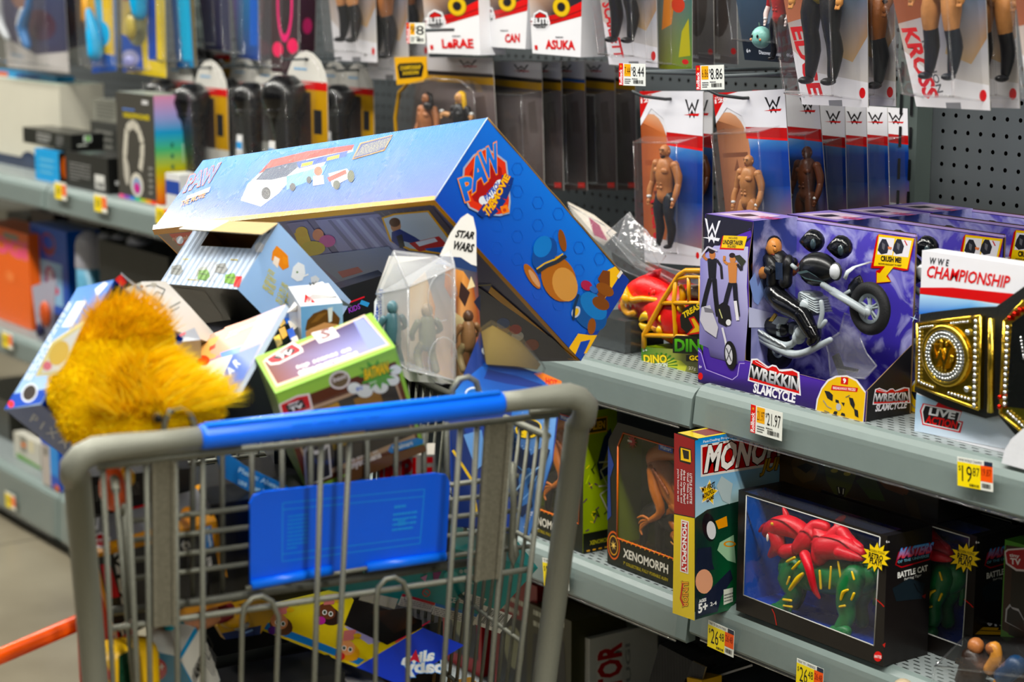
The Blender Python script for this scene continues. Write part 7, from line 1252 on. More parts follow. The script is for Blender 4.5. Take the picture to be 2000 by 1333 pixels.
def wwe(skin, dark, nm, bald=True, head=True):
    def a(f, Q):
        P = lambda L, c: f.poly([Q(*p) for p in L], c)
        P([(0, 0), (1, 0), (1, .72), (0, .72)], ['#c9a78c', '#a08a88', '#0c4ea8', '#b0785a']); P([(.45, .10), (1, .02), (1, .36), (.42, .36)], ['#8a8c98', '#a87a60', '#14499c', '#3a6098']); P([(.42, .36), (1, .36), (1, .58), (.42, .6)], ['#1c56a4', '#0e3c88', '#0b3f94', '#1a5cb0']); P([(.42, .6), (1, .58), (1, .72), (.42, .72)], ['#1a5cb0', '#0b3f94', '#5a9ad0', '#a8ccea'])
        P([(0, .1), (.34, .08), (.46, .26)] + [(.17 + .29 * math.cos(k), .60 + .27 * math.sin(k)) for k in np.linspace(-.5, 2.2, 11)] + [(0, .82)], [dark, skin, skin] + [skin] * 5 + ['#d8a888'] * 4 + [skin] * 2 + [dark])
        if head: P([(.05, .60), (.42, .60), (.42, .57), (.05, .57)], dark); P([(.2, .48), (.28, .48), (.26, .56)], dark); P([(.18, .42), (.36, .43), (.35, .40), (.2, .40)], '#7a4034')
        if not bald: P([(.02, .78), (.1, .9), (.3, .9), (.42, .78), (.3, .72), (.1, .72)], '#2a1a12')
        P([(.42, .69), (1, .66), (1, .745), (.42, .765)], '#b8121e'); P([(.42, .69), (1, .66), (1, .675), (.42, .705)], '#e02a34')
        P([(0, .8), (.18, .9), (.38, .84), (.44, .765), (1, .745), (1, 1), (0, 1)], '#ececf0'); P([(0, .84), (.2, .985), (.36, 1), (0, 1)], '#c81624')
        f.text('SERIES', Q(.02, .96), Q(.2, .975), Q(.02, .972), '#f4e0e0', .022); f.text('120', Q(.02, .93), Q(.2, .945), Q(.02, .955), '#f8f0f0', .04)
        wlogo(f, lambda x, y: tuple(Q(.72 + .22 * x, .87 + .085 * y)), '#17171a', '#d01824')
        P([(0, 0), (1, 0), (1, .10), (0, .16)], ['#e4e4e8', '#e8e8ec', '#e0e0e6', '#d8d4d4']); f.text(nm, Q(.13, .36), Q(.19, .10), Q(.26, .375), '#d0303a', .04); c = Q(.93, .06); f.poly([c + V(.0042 * math.cos(k), 0, .0055 * math.sin(k)) for k in np.linspace(0, 6.28, 15)[:-1]], '#d01c28')
    return a
SK1, SK2, SK3 = '#c08a60', '#7a4a30', '#d09a70'
GW = 'wrestling figure packs on the lower hooks'
pack('figure_pack', 'wrestling figure pack with dark long trousers, hanging left of the second bald-headed card', [(1250, 178), (1374, 178), (1371, 520), (1260, 512)], 2.08, wwe('#c87a50', '#9a5436', 'MICHA'), GW, (.5, .1, .6, dict(sk='#b07a52', tr='#1d2128', bt='#15161a', long=True, hr=None, beard=True)), (.08, .05, .92, .74), hk=True)
A1 = pack('figure_pack', 'dark-skinned wrestling figure pack peeping out behind the leftmost lower card', [(1268, 180), (1392, 180), (1392, 500), (1280, 496)], 2.125, wwe('#6a4028', '#3a2418', ''), GW, (.8, .1, .62, dict(sk='#5a3624', tr='#1a1a1e', bt='#1a1a1e')), (.5, .05, .98, .74), hk=False)
pack('figure_pack', 'bald wrestling figure pack with black trunks, directly above the purple playset', [(1393, 182), (1533, 174), (1550, 470), (1424, 476)], 2.08, wwe('#c08a68', '#7a4e3a', ''), GW, (.42, -.04, .62, dict(sk='#b8845a', tr='#16242c', bt='#1a1a1e')), (.1, -.02, .9, .76))
for i, (q, y, sk) in enumerate((([(1470, 176), (1598, 178), (1622, 470), (1490, 470)], 2.14, '#6e4430'), ([(1520, 200), (1650, 206), (1655, 450), (1540, 450)], 2.185, None), ([(1560, 202), (1692, 208), (1697, 440), (1570, 440)], 2.225, None), ([(1600, 204), (1733, 210), (1738, 430), (1610, 430)], 2.262, None), ([(1640, 204), (1773, 212), (1777, 420), (1650, 420)], 2.295, None))):
    pack('figure_pack', ['wrestling figure pack with a brown muscled arm, second on the middle hook', 'third wrestling card on the middle hook, blue body and red band', 'fourth wrestling card on the middle hook', 'fifth wrestling card on the middle hook', 'rearmost wrestling card on the middle hook, beside the upright post'][i], q, y, wwe('#8a5a40', '#4a2c20', ''), GW, (.72, -.02, .64, dict(sk=sk, tr='#101014', bt='#101014')) if sk else None, (.4, -.02, .97, .74) if sk else (.08, .04, .95, .74), hk=False, depth=.025)
def big(skin, nm, sub, wood='#c8a890'):
    def a(f, Q):
        P = lambda L, c: f.poly([Q(*p) for p in L], c)
        P([(0, 0), (1, 0), (1, 1), (0, 1)], ['#e2d8d0', '#d8d0c4', '#3a72b4', '#6a4030']); P([(0, .45), (.34, .5), (.46, .8), (.4, 1), (0, 1)], [skin, skin, skin, skin, '#5a3426']); P([(.5, .3), (.8, .25), (1, .4), (1, .7), (.7, .62)], ['#c8b08a', '#c8a884', '#a8886a', '#6a8ab0', '#8aa4c0']); P([(0, 0), (1, 0), (1, .14), (.3, .18), (0, .3)], '#e6e4e8')
        f.text(nm, Q(.03, .42), Q(.14, .05), Q(.2, .43), '#cf2a36', .04); f.text(sub, Q(.24, .36), Q(.33, .08), Q(.31, .37), '#6a6a70', .022); c = Q(.92, .08); f.poly([c + V(.006 * math.cos(k), 0, .0075 * math.sin(k)) for k in np.linspace(0, 6.28, 15)[:-1]], '#d01c28'); P([(.42, .0), (.62, .0), (.62, .035), (.42, .03)], '#8a8a8e')
    return a
GU = 'wrestling figure packs on the upper hooks'
pack('figure_pack', 'wrestling figure pack lettered EDGE with a figure in black trousers, top row', [(1505, -150), (1693, -140), (1696, 210), (1567, 204)], 2.0, big('#b8765a', 'EDGE', ''), GU, (.5, .12, .98, dict(sk='#c8925e', tr='#17171b', bt='#131316', long=True, tp='#b8a030', hr='#5a3a20', hl=.8)), (.05, .04, .9, .98), depth=.045, hk=False)
pack('figure_pack', 'wrestling figure pack behind the EDGE pack, showing a gloved fist', [(1580, -150), (1745, -140), (1750, 208), (1620, 204)], 2.05, big('#8a5a44', '', ''), GU, (.72, .1, .95, dict(sk='#8a5a3c', tr='#1a1a1e', bt='#2a2a2e', wr='#17171a')), (.4, .04, .98, .98), hk=False)
pack('figure_pack', 'wrestling figure pack lettered KROSS with tall boots, upper right', [(1712, -150), (1920, -140), (1934, 216), (1790, 208)], 1.93, big('#9a5c42', 'KROSS', 'KARRION'), GU, (.55, .16, .92, dict(sk='#b8865c', tr='#141518', bt='#141a26', wr='#e0e0e0')), (.12, .05, .92, .98), depth=.045, hk=False)
pack('figure_pack', 'wrestling figure pack behind the KROSS pack', [(1800, -150), (1975, -140), (1992, 212), (1850, 208)], 1.985, big('#7a6a5a', '', ''), GU, (.8, .15, .9, dict(sk='#b8865c', tr='#141518', bt='#202024')), (.5, .05, .98, .98), hk=False)
pack('figure_pack', 'wrestling figure pack cut by the right picture edge, upper row', [(1966, -150), (2160, -140), (2180, 230), (2010, 216)], 1.90, big('#9a5c42', '', ''), GU, None, (.1, .05, .92, .98), hk=False)
def plain(cols, extra=None):
    def a(f, Q):
        f.poly([Q(0, 0), Q(1, 0), Q(1, 1), Q(0, 1)], cols)
        for e in extra or ():
            if e[0] == 'p': f.poly([Q(*p) for p in e[1]], e[2])
            elif e[0] == 't': f.text(e[1], Q(*e[2]), Q(*e[3]), Q(*e[4]), e[5], e[6] if len(e) > 6 else .022)
            elif e[0] == 'e': c, rx, rz = e[1:4]; W = np.linalg.norm(Q(1, 0) - Q(0, 0)); H = np.linalg.norm(Q(0, 1) - Q(0, 0)); o = Q(*c); X = nrm(Q(1, .5) - Q(0, .5)); Z = nrm(Q(.5, 1) - Q(.5, 0)); f.poly([o + X * rx * W * math.cos(k) + Z * rz * H * math.sin(k) for k in np.linspace(0, 6.283, 21)[:-1]], e[4])
            elif e[0] == 's': f.small(Q(*e[1]), Q(*e[2]), Q(*e[3]), e[4], e[5])
    return a
# navy toy-world pack
t = pack('toy_package', 'dark navy pack with a pale green round creature and a black doll, top row', [(1420, -130), (1556, -120), (1556, 124), (1455, 117)], 2.06, plain(['#1c2634', '#20283a', '#39506a', '#44607a'], [('e', (.3, .74), .2, .09, '#28201c'), ('e', (.3, .75), .15, .07, '#e08a30'), ('e', (.3, .76), .09, .05, '#3a9ac8'), ('p', [(0, 0), (1, 0), (1, .14), (0, .16)], '#1a2330'), ('t', 'Discover Millions of Worlds', (.3, .055), (1.0, .045), (.3, .085), '#d8dce4'), ('t', '6+', (.06, .06), (.14, .06), (.06, .09), '#d8dce4'), ('p', [(.5, .3), (.7, .34), (.8, .6), (.6, .7)], '#6a7a8c')]), None, None, (.06, .14, .98, .98), hk=False)
g = M(); c = onY(1487, 73, 2.03); g.ball(c, (.0165, .014, .0165), '#8fc0b8', seg=18); [g.ball(c + V(s * .006, -.0135, .002), (.0022, .001, .0028), '#1a1a1c', seg=8) for s in (-1, 1)]; [g.ball(c + V(s * .010, -.0115, -.003), (.0028, .001, .002), '#e89a6a', seg=8) for s in (-1, 1)]; g.limb([c + V(-.004, 0, .016), c + V(-.006, 0, .021)], [.002, .001], '#3a5a50'); g.build('round_creature', FIG, t)
g = M(); toyman(g, onY(1520, 118, 2.03), .125, dict(sk='#e0d0cc', tp='#a8242c', tr='#17171c', bt='#15151a', long=True, hr='#1c1218', hl=.7)); g.build('toy_figure', FIG, t)
pack('figure_pack', 'wrestling figure pack with high-heeled black boots and red sideways name', [(1150, -160), (1278, -150), (1285, 132), (1190, 126)], 2.06, big('#b8a8a0', 'SCARLETT', ''), GU, (.5, .16, 1.0, dict(sk='#c8a080', tr='#17171b', bt='#121215', long=True)), (.08, .05, .92, .98), hk=False)
pack('toy_package', 'crumpled colourful toy pack with blue and orange print, left of the dark cards', [(1282, -120), (1352, -120), (1352, 140), (1288, 134)], 2.08, plain(['#8a8a3c', '#6a8a2c', '#2f5a8c', '#4a6a9a'], [('p', [(.1, .3), (.4, .35), (.5, .55), (.2, .6)], '#d88a2a'), ('p', [(.5, .5), (.9, .55), (.9, .9), (.6, .95)], '#a8b8c8'), ('p', [(.6, .1), (.95, .12), (.9, .4), (.7, .3)], '#b8b02a'), ('e', (.6, .5), .2, .06, '#c8482a'), ('e', (.3, .7), .2, .08, '#3a72b8'), ('e', (.8, .07), .1, .02, '#c82a30')]), None, None, (.05, .03, .95, .98), hk=False)
for i, q in enumerate(([(1340, -130), (1392, -130), (1395, 128), (1350, 120)], [(1385, -130), (1437, -130), (1441, 126), (1390, 122)])): pack('figure_pack', ['dark grey wrestling card left of the navy pack, edge on', 'dark grey wrestling card touching the navy pack'][i], q, 2.16 + .03 * i, plain(['#7a7470', '#6a6668', '#26282e', '#1c2026'], [('e', (.3, .55), .5, .35, '#3a2e2a'), ('e', (.85, .1), .1, .025, '#b8202c'), ('s', (.1, .02), (.6, .02), (.1, .07), 1, '#ccc')]), 'dark wrestling cards', None, (.05, .05, .95, .98), hk=False)
price_tag([(1212, 124), (1262, 125), (1259, 168), (1206, 166), 1.90], 'small white price tag with a red edge reading 8.44', 'hook', txt=('7.44', '8.44'))
price_tag([(1357, 128), (1412, 127), (1416, 174), (1362, 176), 1.90], 'price tag with a torn red edge reading 8.86', 'hook', txt=('6.86', '8.86'))
g = M(); a, b = onY(1262, 140, 1.93), onY(1560, 152, 2.2); g.tube([V(a[0], 1.905, a[2]), V(a[0], YB, a[2] - .004)], .003, '#50575a', 8); g.tube([onY(1262, 141, 1.91), onY(1568, 150, 2.28)], .003, '#50575a', 8); tag(g.build('display_rail', STEEL, off=a), 'long grey display arm behind the two hanging price tags', 'hook'); g = M(); a = onY(1385, 150, 1.905); g.tube([a, V(a[0], YB, a[2])], .003, '#50575a', 8); tag(g.build('display_rail', STEEL, off=a), 'grey display arm carrying the 8.86 tag', 'hook')
# --- boxed elite figures, white and red
def elite(label, q, side, y, nm, nb=''):
    tl, tr, br, bl = quad(q, y); Q0_ = lerp4(tl, tr, br, bl); Q = lambda s_, t_: Q0_(s_, t_ * .50); t = thing('figure_box', label, 'toy box', (bl + br) / 2, 'white and red wrestling boxes'); g = M(); d = side
    g.slab([bl, br, tr, tl], (0, -1, 0), d, '#e8e8ea'); f = Fr(g, bl, br - bl, tl - bl); P = lambda L, c: f.poly([Q(*p) for p in L], c)
    P([(0, .55), (.45, .6), (1, .8), (1, 1), (0, 1)], ['#b8b4b4', '#3a2a30', '#2a2a30', '#24242a', '#c8a890']); P([(0, .44), (.4, .46), (1, .62), (1, .84), (.5, .62), (.2, .56)], ['#a81420', '#b81824', '#c81c28', '#d8202c', '#c01a26', '#a01420']); P([(0, .48), (.5, .52), (1, .70), (1, .72), (.5, .545), (0, .50)], '#8a0f1a')
    P([(.02, .42), (.08, .62), (.2, .68), (.34, .64), (.4, .48), (.3, .38), (.1, .37)], '#eaeaec'); P([(.05, .43), (.1, .6), (.2, .65), (.32, .61), (.37, .48), (.29, .4), (.12, .39)], '#16161a'); P([(.1, .58), (.2, .64), (.31, .6), (.3, .57), (.12, .55)], '#b81824'); f.text('ELITE', Q(.05, .46), Q(.37, .48), Q(.05, .54), '#f2f2f4', .04); f.text('COLLECTION', Q(.08, .40), Q(.34, .42), Q(.08, .43), '#d8d8da')
    for r, c in ((.17, '#9a7c14'), (.155, '#d8b822'), (.085, '#8a6c10'), (.07, '#1c1c20')): P([(.62 + r * math.cos(k), .74 + r * .9 * math.sin(k)) for k in np.linspace(0, 6.28, 25)[:-1]], c)
    f.text(nm, Q(.6 if nm == 'CAN' else .3, .09), Q(.88, .11), Q(.6 if nm == 'CAN' else .3, .22), '#cc2230', .04); f.small(Q(.5, .26), Q(.82, .275), Q(.5, .30), 1, '#77777c'); P([(.06, .06), (.12, .06), (.12, .13), (.06, .13)], '#c81c28')
    f = Fr(g, br, (0, 1, 0), tl - bl); H = np.linalg.norm(tl - bl) * .5; f.poly([(0, 0), (d, 0), (d, .62 * H), (0, .52 * H)], '#dcdce0'); f.poly([(0, .52 * H), (d, .62 * H), (d, .95 * H), (0, .72 * H)], '#c01a26'); f.poly([(0, .72 * H), (d, .95 * H), (d, H), (0, H)], '#2a1a20'); f.poly([(.2 * d, .34 * H), (.3 * d, .46 * H), (.6 * d, .5 * H), (.82 * d, .44 * H), (.78 * d, .3 * H), (.5 * d, .26 * H)], '#17171b'); f.text('ELITE', (.24 * d, .33 * H), (.8 * d, .33 * H), (.24 * d, .41 * H), '#e8e8ec', .04)
    g.build('printed_box', PRINT, t); return t
elite('white and red boxed wrestling figure lettered LeRAE', [(812, -150), (930, -150), (938, 108), (836, 104)], .055, 2.05, 'LeRAE'); elite('white and red boxed wrestling figure lettered CAN, middle of three', [(925, -150), (1040, -150), (1026, 96), (930, 90)], .05, 2.075, 'CAN'); elite('white and red boxed wrestling figure lettered ASUKA', [(1025, -150), (1140, -150), (1134, 112), (1040, 104)], .05, 2.06, 'ASUKA')
# --- two-figure championship packs, gold and brown
def duo(a_):
    def a(f, Q):
        P = lambda L, c: f.poly([Q(*p) for p in L], c)
        P([(0, 0), (1, 0), (1, 1), (0, 1)], ['#3c3330', '#453b38', '#7a7070', '#5a5250']); [P([(.1 + .17 * k, .05 + .1 * k), (.24 + .17 * k, .05 + .1 * k), (.2 + .17 * k, .3 + .1 * k), (.08 + .17 * k, .28 + .1 * k)], '#544a48') for k in range(5)]
        P([(0, .86), (1, .84), (1, .78), (0, .82)], '#b8901c'); P([(0, .9), (1, .86), (1, .84), (0, .87)], a_); P([(0, .9), (1, .87), (1, 1), (0, 1)], '#c4c2c4'); P([(.0, .03), (1, .03), (1, .0), (0, .0)], '#4a3a38'); wlogo(f, lambda x, y: tuple(Q(.55 + .25 * x, .93 + .05 * y)), '#17171a', '#b01824')
        P([(.84, .02), (.96, .02), (.96, .06), (.84, .06)], '#c83a34')
    return a
for i, (u, y) in enumerate(((1190, 2.27), (1150, 2.235), (1092, 2.2), (1046, 2.165), (1008, 2.13))):
    pack('figure_pack', ['rearmost brown and gold two-figure pack, beside the pegboard', 'brown two-figure pack, second from the pegboard', 'brown two-figure pack with a blue stripe in the middle of the row', 'brown two-figure pack, third from the front of its hook', 'brown two-figure pack right behind the front pair of figures'][i], [(u - 70, 118), (u + 50, 122), (u + 55, 372), (u - 50, 368)], y, duo(['#1c1c20', '#1c1c20', '#2a5a9a', '#1c1c20', '#1c1c20'][i]), 'brown and gold two-figure packs', None, (.05, .03, .95, .78), hk=False, depth=.03)
t = pack('figure_pack', 'front two-figure wrestling pack with a gold arch and black badge', [(820, 112), (962, 112), (976, 360), (790, 350)], 2.09, duo('#1c1c20'), 'brown and gold two-figure packs', None, None, hk=False)
g = M(); yb2 = 2.035; P = lambda u, v, y=yb2: onY(u, v, y); arch = [(783, 350), (778, 250), (784, 190), (800, 165), (845, 152), (900, 158), (925, 180), (930, 250), (928, 350)]
g.face([P(*p) for p in arch], '#fff'); [g.tube([P(*p) for p in arch], .002, '#fff', 6)]
for a, b in zip(arch, arch[1:]): g.face([P(*a), P(*b), P(b[0] + 30, b[1], 2.088), P(a[0] + 30, a[1], 2.088)], '#fff')
g.build('blister_dome', CLEAR, t)
g = M(); g.tube([P(u, v, 2.06) for u, v in ((792, 350), (776, 290), (772, 230), (780, 180), (800, 160))], .0035, '#b8901c', 8); g.slab([P(*p, 2.04) for p in ((770, 112), (832, 110), (834, 150), (826, 160), (775, 166))], (0, -1, 0), .002, '#d8a818'); f = Fr(g, P(800, 140, 2.04), (1, 0, 0), (0, 0, 1), px=True); f.poly([(776, 130), (780, 124), (824, 122), (828, 130), (824, 150), (780, 154)], '#17150f'); f.text('CHAMPIONSHIP', (782, 137), (822, 135), (782, 129), '#d8b83a', .022); f.text('SHOWDOWN', (787, 147), (818, 145), (787, 140), '#d8b83a', .022); g.build('gold_badge', PRINT, t)
g = M(); toyman(g, P(836, 350, 2.06), .165, dict(sk='#b07a58', tp='#b07a58', tr='#b07a58', hr='#141014', hl=.7, wr='#18181c')); g.ball(P(836, 207, 2.05), (.014, .008, .008), '#17171b'); g.build('toy_figure', FIG, t)
g = M(); toyman(g, P(900, 352, 2.065), .165, dict(sk='#c89a70', tp='#1a1a1e', tr='#1a1a1e', hr='#d8b048', hl=.68, arm=(.21, .72, .3, .74))); g.build('toy_figure', FIG, t)
price_tag([(794, 45), (830, 44), (830, 86), (794, 84), 1.93], 'pale price tag on the hook left of the LeRAE box', 'hook', txt=('9', '8'))
for i, (q, y, sk) in enumerate((([(628, -150), (728, -150), (737, 122), (655, 118)], 2.04, SK3), ([(690, -150), (790, -150), (800, 158), (722, 154)], 2.08, '#9a6a4a'), ([(750, -150), (830, -150), (838, 120), (775, 118)], 2.12, '#8a5a3c'))): pack('figure_pack', ['wrestling figure pack with black boots, left of the tan boot pack', 'blue and tan wrestling figure pack left of the gold badge', 'wrestling figure pack behind the pale price tag'][i], q, y, big('#b89080', '', ''), GU, (.55, .14, .95, dict(sk=sk, tr='#15151a', bt='#15151a')), (.08, .05, .95, .98), hk=False)
g = M(); a = onY(800, 60, 1.935); g.tube([a, V(a[0], 2.03, a[2])], .003, '#50575a', 8); tag(g.build('display_rail', STEEL, off=a), 'grey display arm behind the pale price tag', 'hook')
# --- crumpled clear pack lying on the middle shelf
t = thing('empty_blister', 'crumpled clear plastic pack lying on the shelf behind the big blue box', 'plastic packaging', onY(1230, 640, 2.05)); g = M(); rs = random.Random(12)
for k, (L_, y) in enumerate((([(1185, 455), (1230, 415), (1290, 520), (1370, 540), (1366, 560), (1300, 550), (1240, 520)], 2.0), ([(1225, 418), (1262, 450), (1300, 500), (1285, 520), (1240, 500), (1205, 470)], 1.98), ([(1110, 400), (1180, 440), (1250, 510), (1330, 556), (1300, 565), (1200, 520), (1130, 450)], 2.03))):
    P = [onY(u, v, y + rs.uniform(-.015, .015)) for u, v in L_]; c = sum(P) / len(P) + V(0, -.02, 0)
    for i in range(len(P)): g.face([P[i], P[(i + 1) % len(P)], c], '#fff', 0, False); g.tube([P[i], P[(i + 1) % len(P)]], .0012, '#fff', 5)
g.build('clear_plastic', FILM, t)
g = M(); Q = [onY(u, v, y) for u, v, y in ((1110, 395, 2.1), (1160, 420, 2.08), (1205, 455, 2.06), (1180, 480, 2.06), (1130, 440, 2.09))]; g.slab(Q, nrm(np.cross(Q[1] - Q[0], Q[3] - Q[0])), .002, '#c8a088', '#d8d0c4'); f = Fr(g, Q[0], Q[1] - Q[0], V(0, 0, 1), px=True); g.slab([onY(u, v, 2.05) for u, v in ((1150, 425), (1170, 440), (1185, 470), (1160, 460))], (0, -1, 0), .001, '#a02858'); g.build('torn_card', PAPER, t)
g = M(); a, b = onY(1178, 668, 1.95), onY(1262, 610, 1.95); pbox(g, onY(1150, 660, 1.95)[0], onY(1232, 640, 1.95)[0], 1.95, 2.04, .848, .93, '#fff'); o = g.build('clear_box', CLEAR, off=(a[0], 1.95, .848)); tag(o, 'small clear plastic box on the shelf between the blue box and the toy dinosaur', 'plastic box')
g = M(); pbox(g, onY(1150, 660, 1.96)[0], onY(1226, 640, 1.96)[0], 1.955, 2.035, .849, .90, '#3a3f40'); tag(g.build('dark_box', PRINT, off=(a[0], 1.96, .849)), 'dark grey carton inside the clear plastic box by the dinosaur', 'toy box')
# --- toy dinosaur breaking out of its gold cage
yd = 1.945; d_ = lambda u, v, k=0.: onY(u, v, yd + k); t = thing('dinosaur_toy', 'red toy dinosaur in a gold cage standing on a green card base', 'toy dinosaur', d_(1310, 722)); zb = .8485
g = M(); xa, xb = d_(1253, 720)[0], d_(1400, 720)[0]; ztp = d_(1254, 678)[2]; pbox(g, xa, xb, yd, yd + .10, zb, ztp, '#8aa83a'); f = Fr(g, V(xa, yd, zb), (1, 0, 0), (0, 0, 1), px=True)
f.poly([(1253, 678), (1340, 684), (1372, 690), (1370, 730), (1253, 722)], ['#3f7a30', '#a8a860', '#c8b890', '#8a8450', '#5a8a2c']); f.poly([(1270, 722), (1300, 700), (1330, 705), (1342, 715), (1338, 728)], '#c8cc5a'); [f.poly([(1290, 715), (1290 + 34 * math.cos(a), 715 - 26 * math.sin(a)), (1290 + 34 * math.cos(a + .12), 715 - 26 * math.sin(a + .12))], '#3a7a2a') for a in np.linspace(-.3, 2.6, 11)]
f.text('DINO', (1259, 709), (1303, 709), (1258, 694), '#f0d820', .04, out='#14240f'); f.text('DISSECTION', (1260, 719), (1304, 716), (1260, 712), '#e8eede', .04, out='#14240f'); f.text('5+', (1256, 687), (1265, 687), (1256, 682), '#e8f0dc', .022); f.text('27g', (1346, 724), (1360, 725), (1346, 716), '#e4dcc0', .022); g.build('card_base', PRINT, t)
g = M(); RDD = '#c41f1c'
g.limb([d_(1375, 620, .05), d_(1345, 618, .05), d_(1310, 612, .05), d_(1285, 595, .05), d_(1262, 580, .05)], [.05, .052, .042, .028, .026], RDD, 16); g.limb([d_(1300, 578, .05), d_(1270, 566, .05), d_(1242, 572, .05), d_(1222, 585, .05)], [.022, .026, .019, .012], '#d4302a', 14); g.limb([d_(1290, 600, .05), d_(1262, 606, .05), d_(1236, 602, .05), d_(1216, 600, .05)], [.018, .017, .013, .008], RDD, 12)
g.limb([d_(1266, 550, .05), d_(1276, 540, .05), d_(1290, 528, .05)], [.012, .010, .002], '#b82c34'); g.limb([d_(1240, 556, .05), d_(1250, 548, .045)], [.008, .003], '#a82430')
for k in range(7): g.limb([d_(1222 + k * 9, 590 + (k % 2), .028), d_(1223 + k * 9, 600, .026)], [.0026, .0008], '#e8dcc0', 6)
rs = random.Random(2)
for k in range(26): u, v = 1236 + rs.uniform(0, 44), 560 + rs.uniform(0, 20); g.ball(d_(u, v, .028 + abs(v - 572) * .0003), (.0042, .002, .0042), rs.choice(['#7a1a1c', '#e04a44', '#5c1416']), seg=6)
g.build('dinosaur_body', FIG, t)
g = M(); YG = '#d8a018'; T = lambda pts, r, k=0.: g.tube([d_(u, v, k) for u, v in pts], r, YG, 10)
for k in (0., .09):
    T([(1258, 680), (1258, 654), (1296, 585), (1326, 538), (1340, 529), (1380, 529), (1440, 531)], .0042, k); T([(1260, 655), (1320, 657), (1400, 660)], .0034, k); T([(1290, 592), (1345, 592), (1400, 594)], .0034, k); T([(1318, 546), (1345, 541), (1400, 543)], .0030, k)
    T([(1320, 680), (1319, 640), (1316, 592), (1320, 545)], .0036, k); T([(1346, 592), (1345, 542)], .003, k); T([(1368, 680), (1368, 540)], .003, k)
for p in ((1258, 654), (1296, 585), (1326, 538), (1345, 529), (1258, 678), (1320, 657)): g.tube([d_(*p), d_(*p, .09)], .0034, YG, 8)
g.build('gold_cage', PLAST, t)
g = M(); g.limb([d_(1218, 560, .03), d_(1232, 585, .025), d_(1256, 584, .022), d_(1290, 588, .02)], [.006, .006, .005, .004], YG, 10); g.ball(d_(1222, 583, .02), (.009, .006, .009), '#d8a828'); g.limb([d_(1220, 592, .03), d_(1222, 605, .03), d_(1230, 614, .03), d_(1240, 610, .03)], [.008, .007, .006, .005], YG); g.limb([d_(1252, 625, .02), d_(1262, 617, .02), d_(1275, 622, .02)], [.004, .008, .006], '#c8a820'); g.limb([d_(1252, 634, .02), d_(1260, 640, .02), d_(1272, 640, .02)], [.004, .007, .005], '#c8a820'); g.limb([d_(1278, 640, .015), d_(1292, 645, .012), d_(1294, 625, .012)], [.006, .008, .008], YG); [g.tube([d_(u, v, .008), d_(u, v, .003)], .007, '#d8b02a', 14) for u, v in ((1294, 623), (1290, 645), (1331, 602))]
g.limb([d_(1330, 560, .01), d_(1334, 575, .01), d_(1332, 590, .01)], [.004, .006, .005], YG); g.tube([d_(1350, 570, .02), d_(1372, 570, .02)], .011, '#8a8478', 12); g.build('gold_armour', PLAST, t)
g = M(); g.slab([d_(*p, -.006) for p in ((1330, 640), (1328, 620), (1336, 602), (1352, 594), (1400, 594), (1400, 662), (1345, 655))], (0, -1, 0), .003, '#17170f'); f = Fr(g, d_(1350, 640, -.006), (1, 0, 0), (0, 0, 1), px=True); f.text('TREASURE', (1336, 622), (1388, 590), (1333, 612), '#e0c420', .04); f.poly([(1345, 622), (1356, 618), (1366, 634), (1366, 652), (1340, 655), (1354, 640)], '#c02a20'); f.poly([(1350, 623), (1356, 622), (1366, 638), (1366, 648), (1346, 652), (1358, 640)], '#d8b020')
g.slab([d_(*p, -.010) for p in ((1314, 690), (1314, 662), (1320, 656), (1400, 660), (1400, 694))], (0, -1, 0), .003, '#14180f'); f = Fr(g, d_(1350, 680, -.010), (1, 0, 0), (0, 0, 1), px=True); f.text('DINO', (1319, 686), (1392, 688), (1319, 663), ('#3a7a20', '#62b03a'), .04); g.slab([d_(*p, -.012) for p in ((1340, 706), (1340, 694), (1400, 692), (1400, 708))], (0, -1, 0), .003, '#17170f'); f = Fr(g, d_(1350, 700, -.012), (1, 0, 0), (0, 0, 1), px=True); f.text('GOLD', (1347, 704), (1386, 705), (1347, 695), '#e0c020', .04); g.build('title_badge', PRINT, t)
# ------------------------------------------------------------------ the far left of the shelves
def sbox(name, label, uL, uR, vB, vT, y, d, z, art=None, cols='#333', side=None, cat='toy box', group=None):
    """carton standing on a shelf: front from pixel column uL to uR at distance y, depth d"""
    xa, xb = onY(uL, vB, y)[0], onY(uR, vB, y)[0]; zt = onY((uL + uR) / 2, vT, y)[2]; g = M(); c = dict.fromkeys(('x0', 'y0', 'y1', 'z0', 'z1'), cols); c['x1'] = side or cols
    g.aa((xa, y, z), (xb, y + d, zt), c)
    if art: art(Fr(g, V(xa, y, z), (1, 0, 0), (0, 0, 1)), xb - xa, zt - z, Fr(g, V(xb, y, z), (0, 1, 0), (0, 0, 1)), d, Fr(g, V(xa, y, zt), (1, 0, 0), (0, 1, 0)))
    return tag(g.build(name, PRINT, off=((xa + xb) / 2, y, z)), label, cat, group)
ZU, ZM = .9375, .5285
sbox('carton', 'large plain white carton at the far left of the upper shelf', -30, 122, 335, 158, 1.99, .12, ZU, lambda f, W, H, s, d, t: (f.rect(0, 0, W, .12 * H, '#24304a'), f.glow((.6 * W, .1 * H), .1 * W, .1 * H, '#3a4660', '#24304a'), t.rect(0, 0, W, d, '#c8d8c8')), '#cfccbe')
sbox('carton', 'bright blue toy carton lying on top of the white carton', -40, 110, 170, 142, 2.03, .05, onY(40, 158, 1.99)[2] + .001, lambda f, W, H, s, d, t: (f.rect(.1 * W, .1 * H, .4 * W, .9 * H, '#c8642a'), f.rect(.5 * W, .2 * H, .8 * W, .8 * H, '#1c4a9a')), '#1f8fc0')
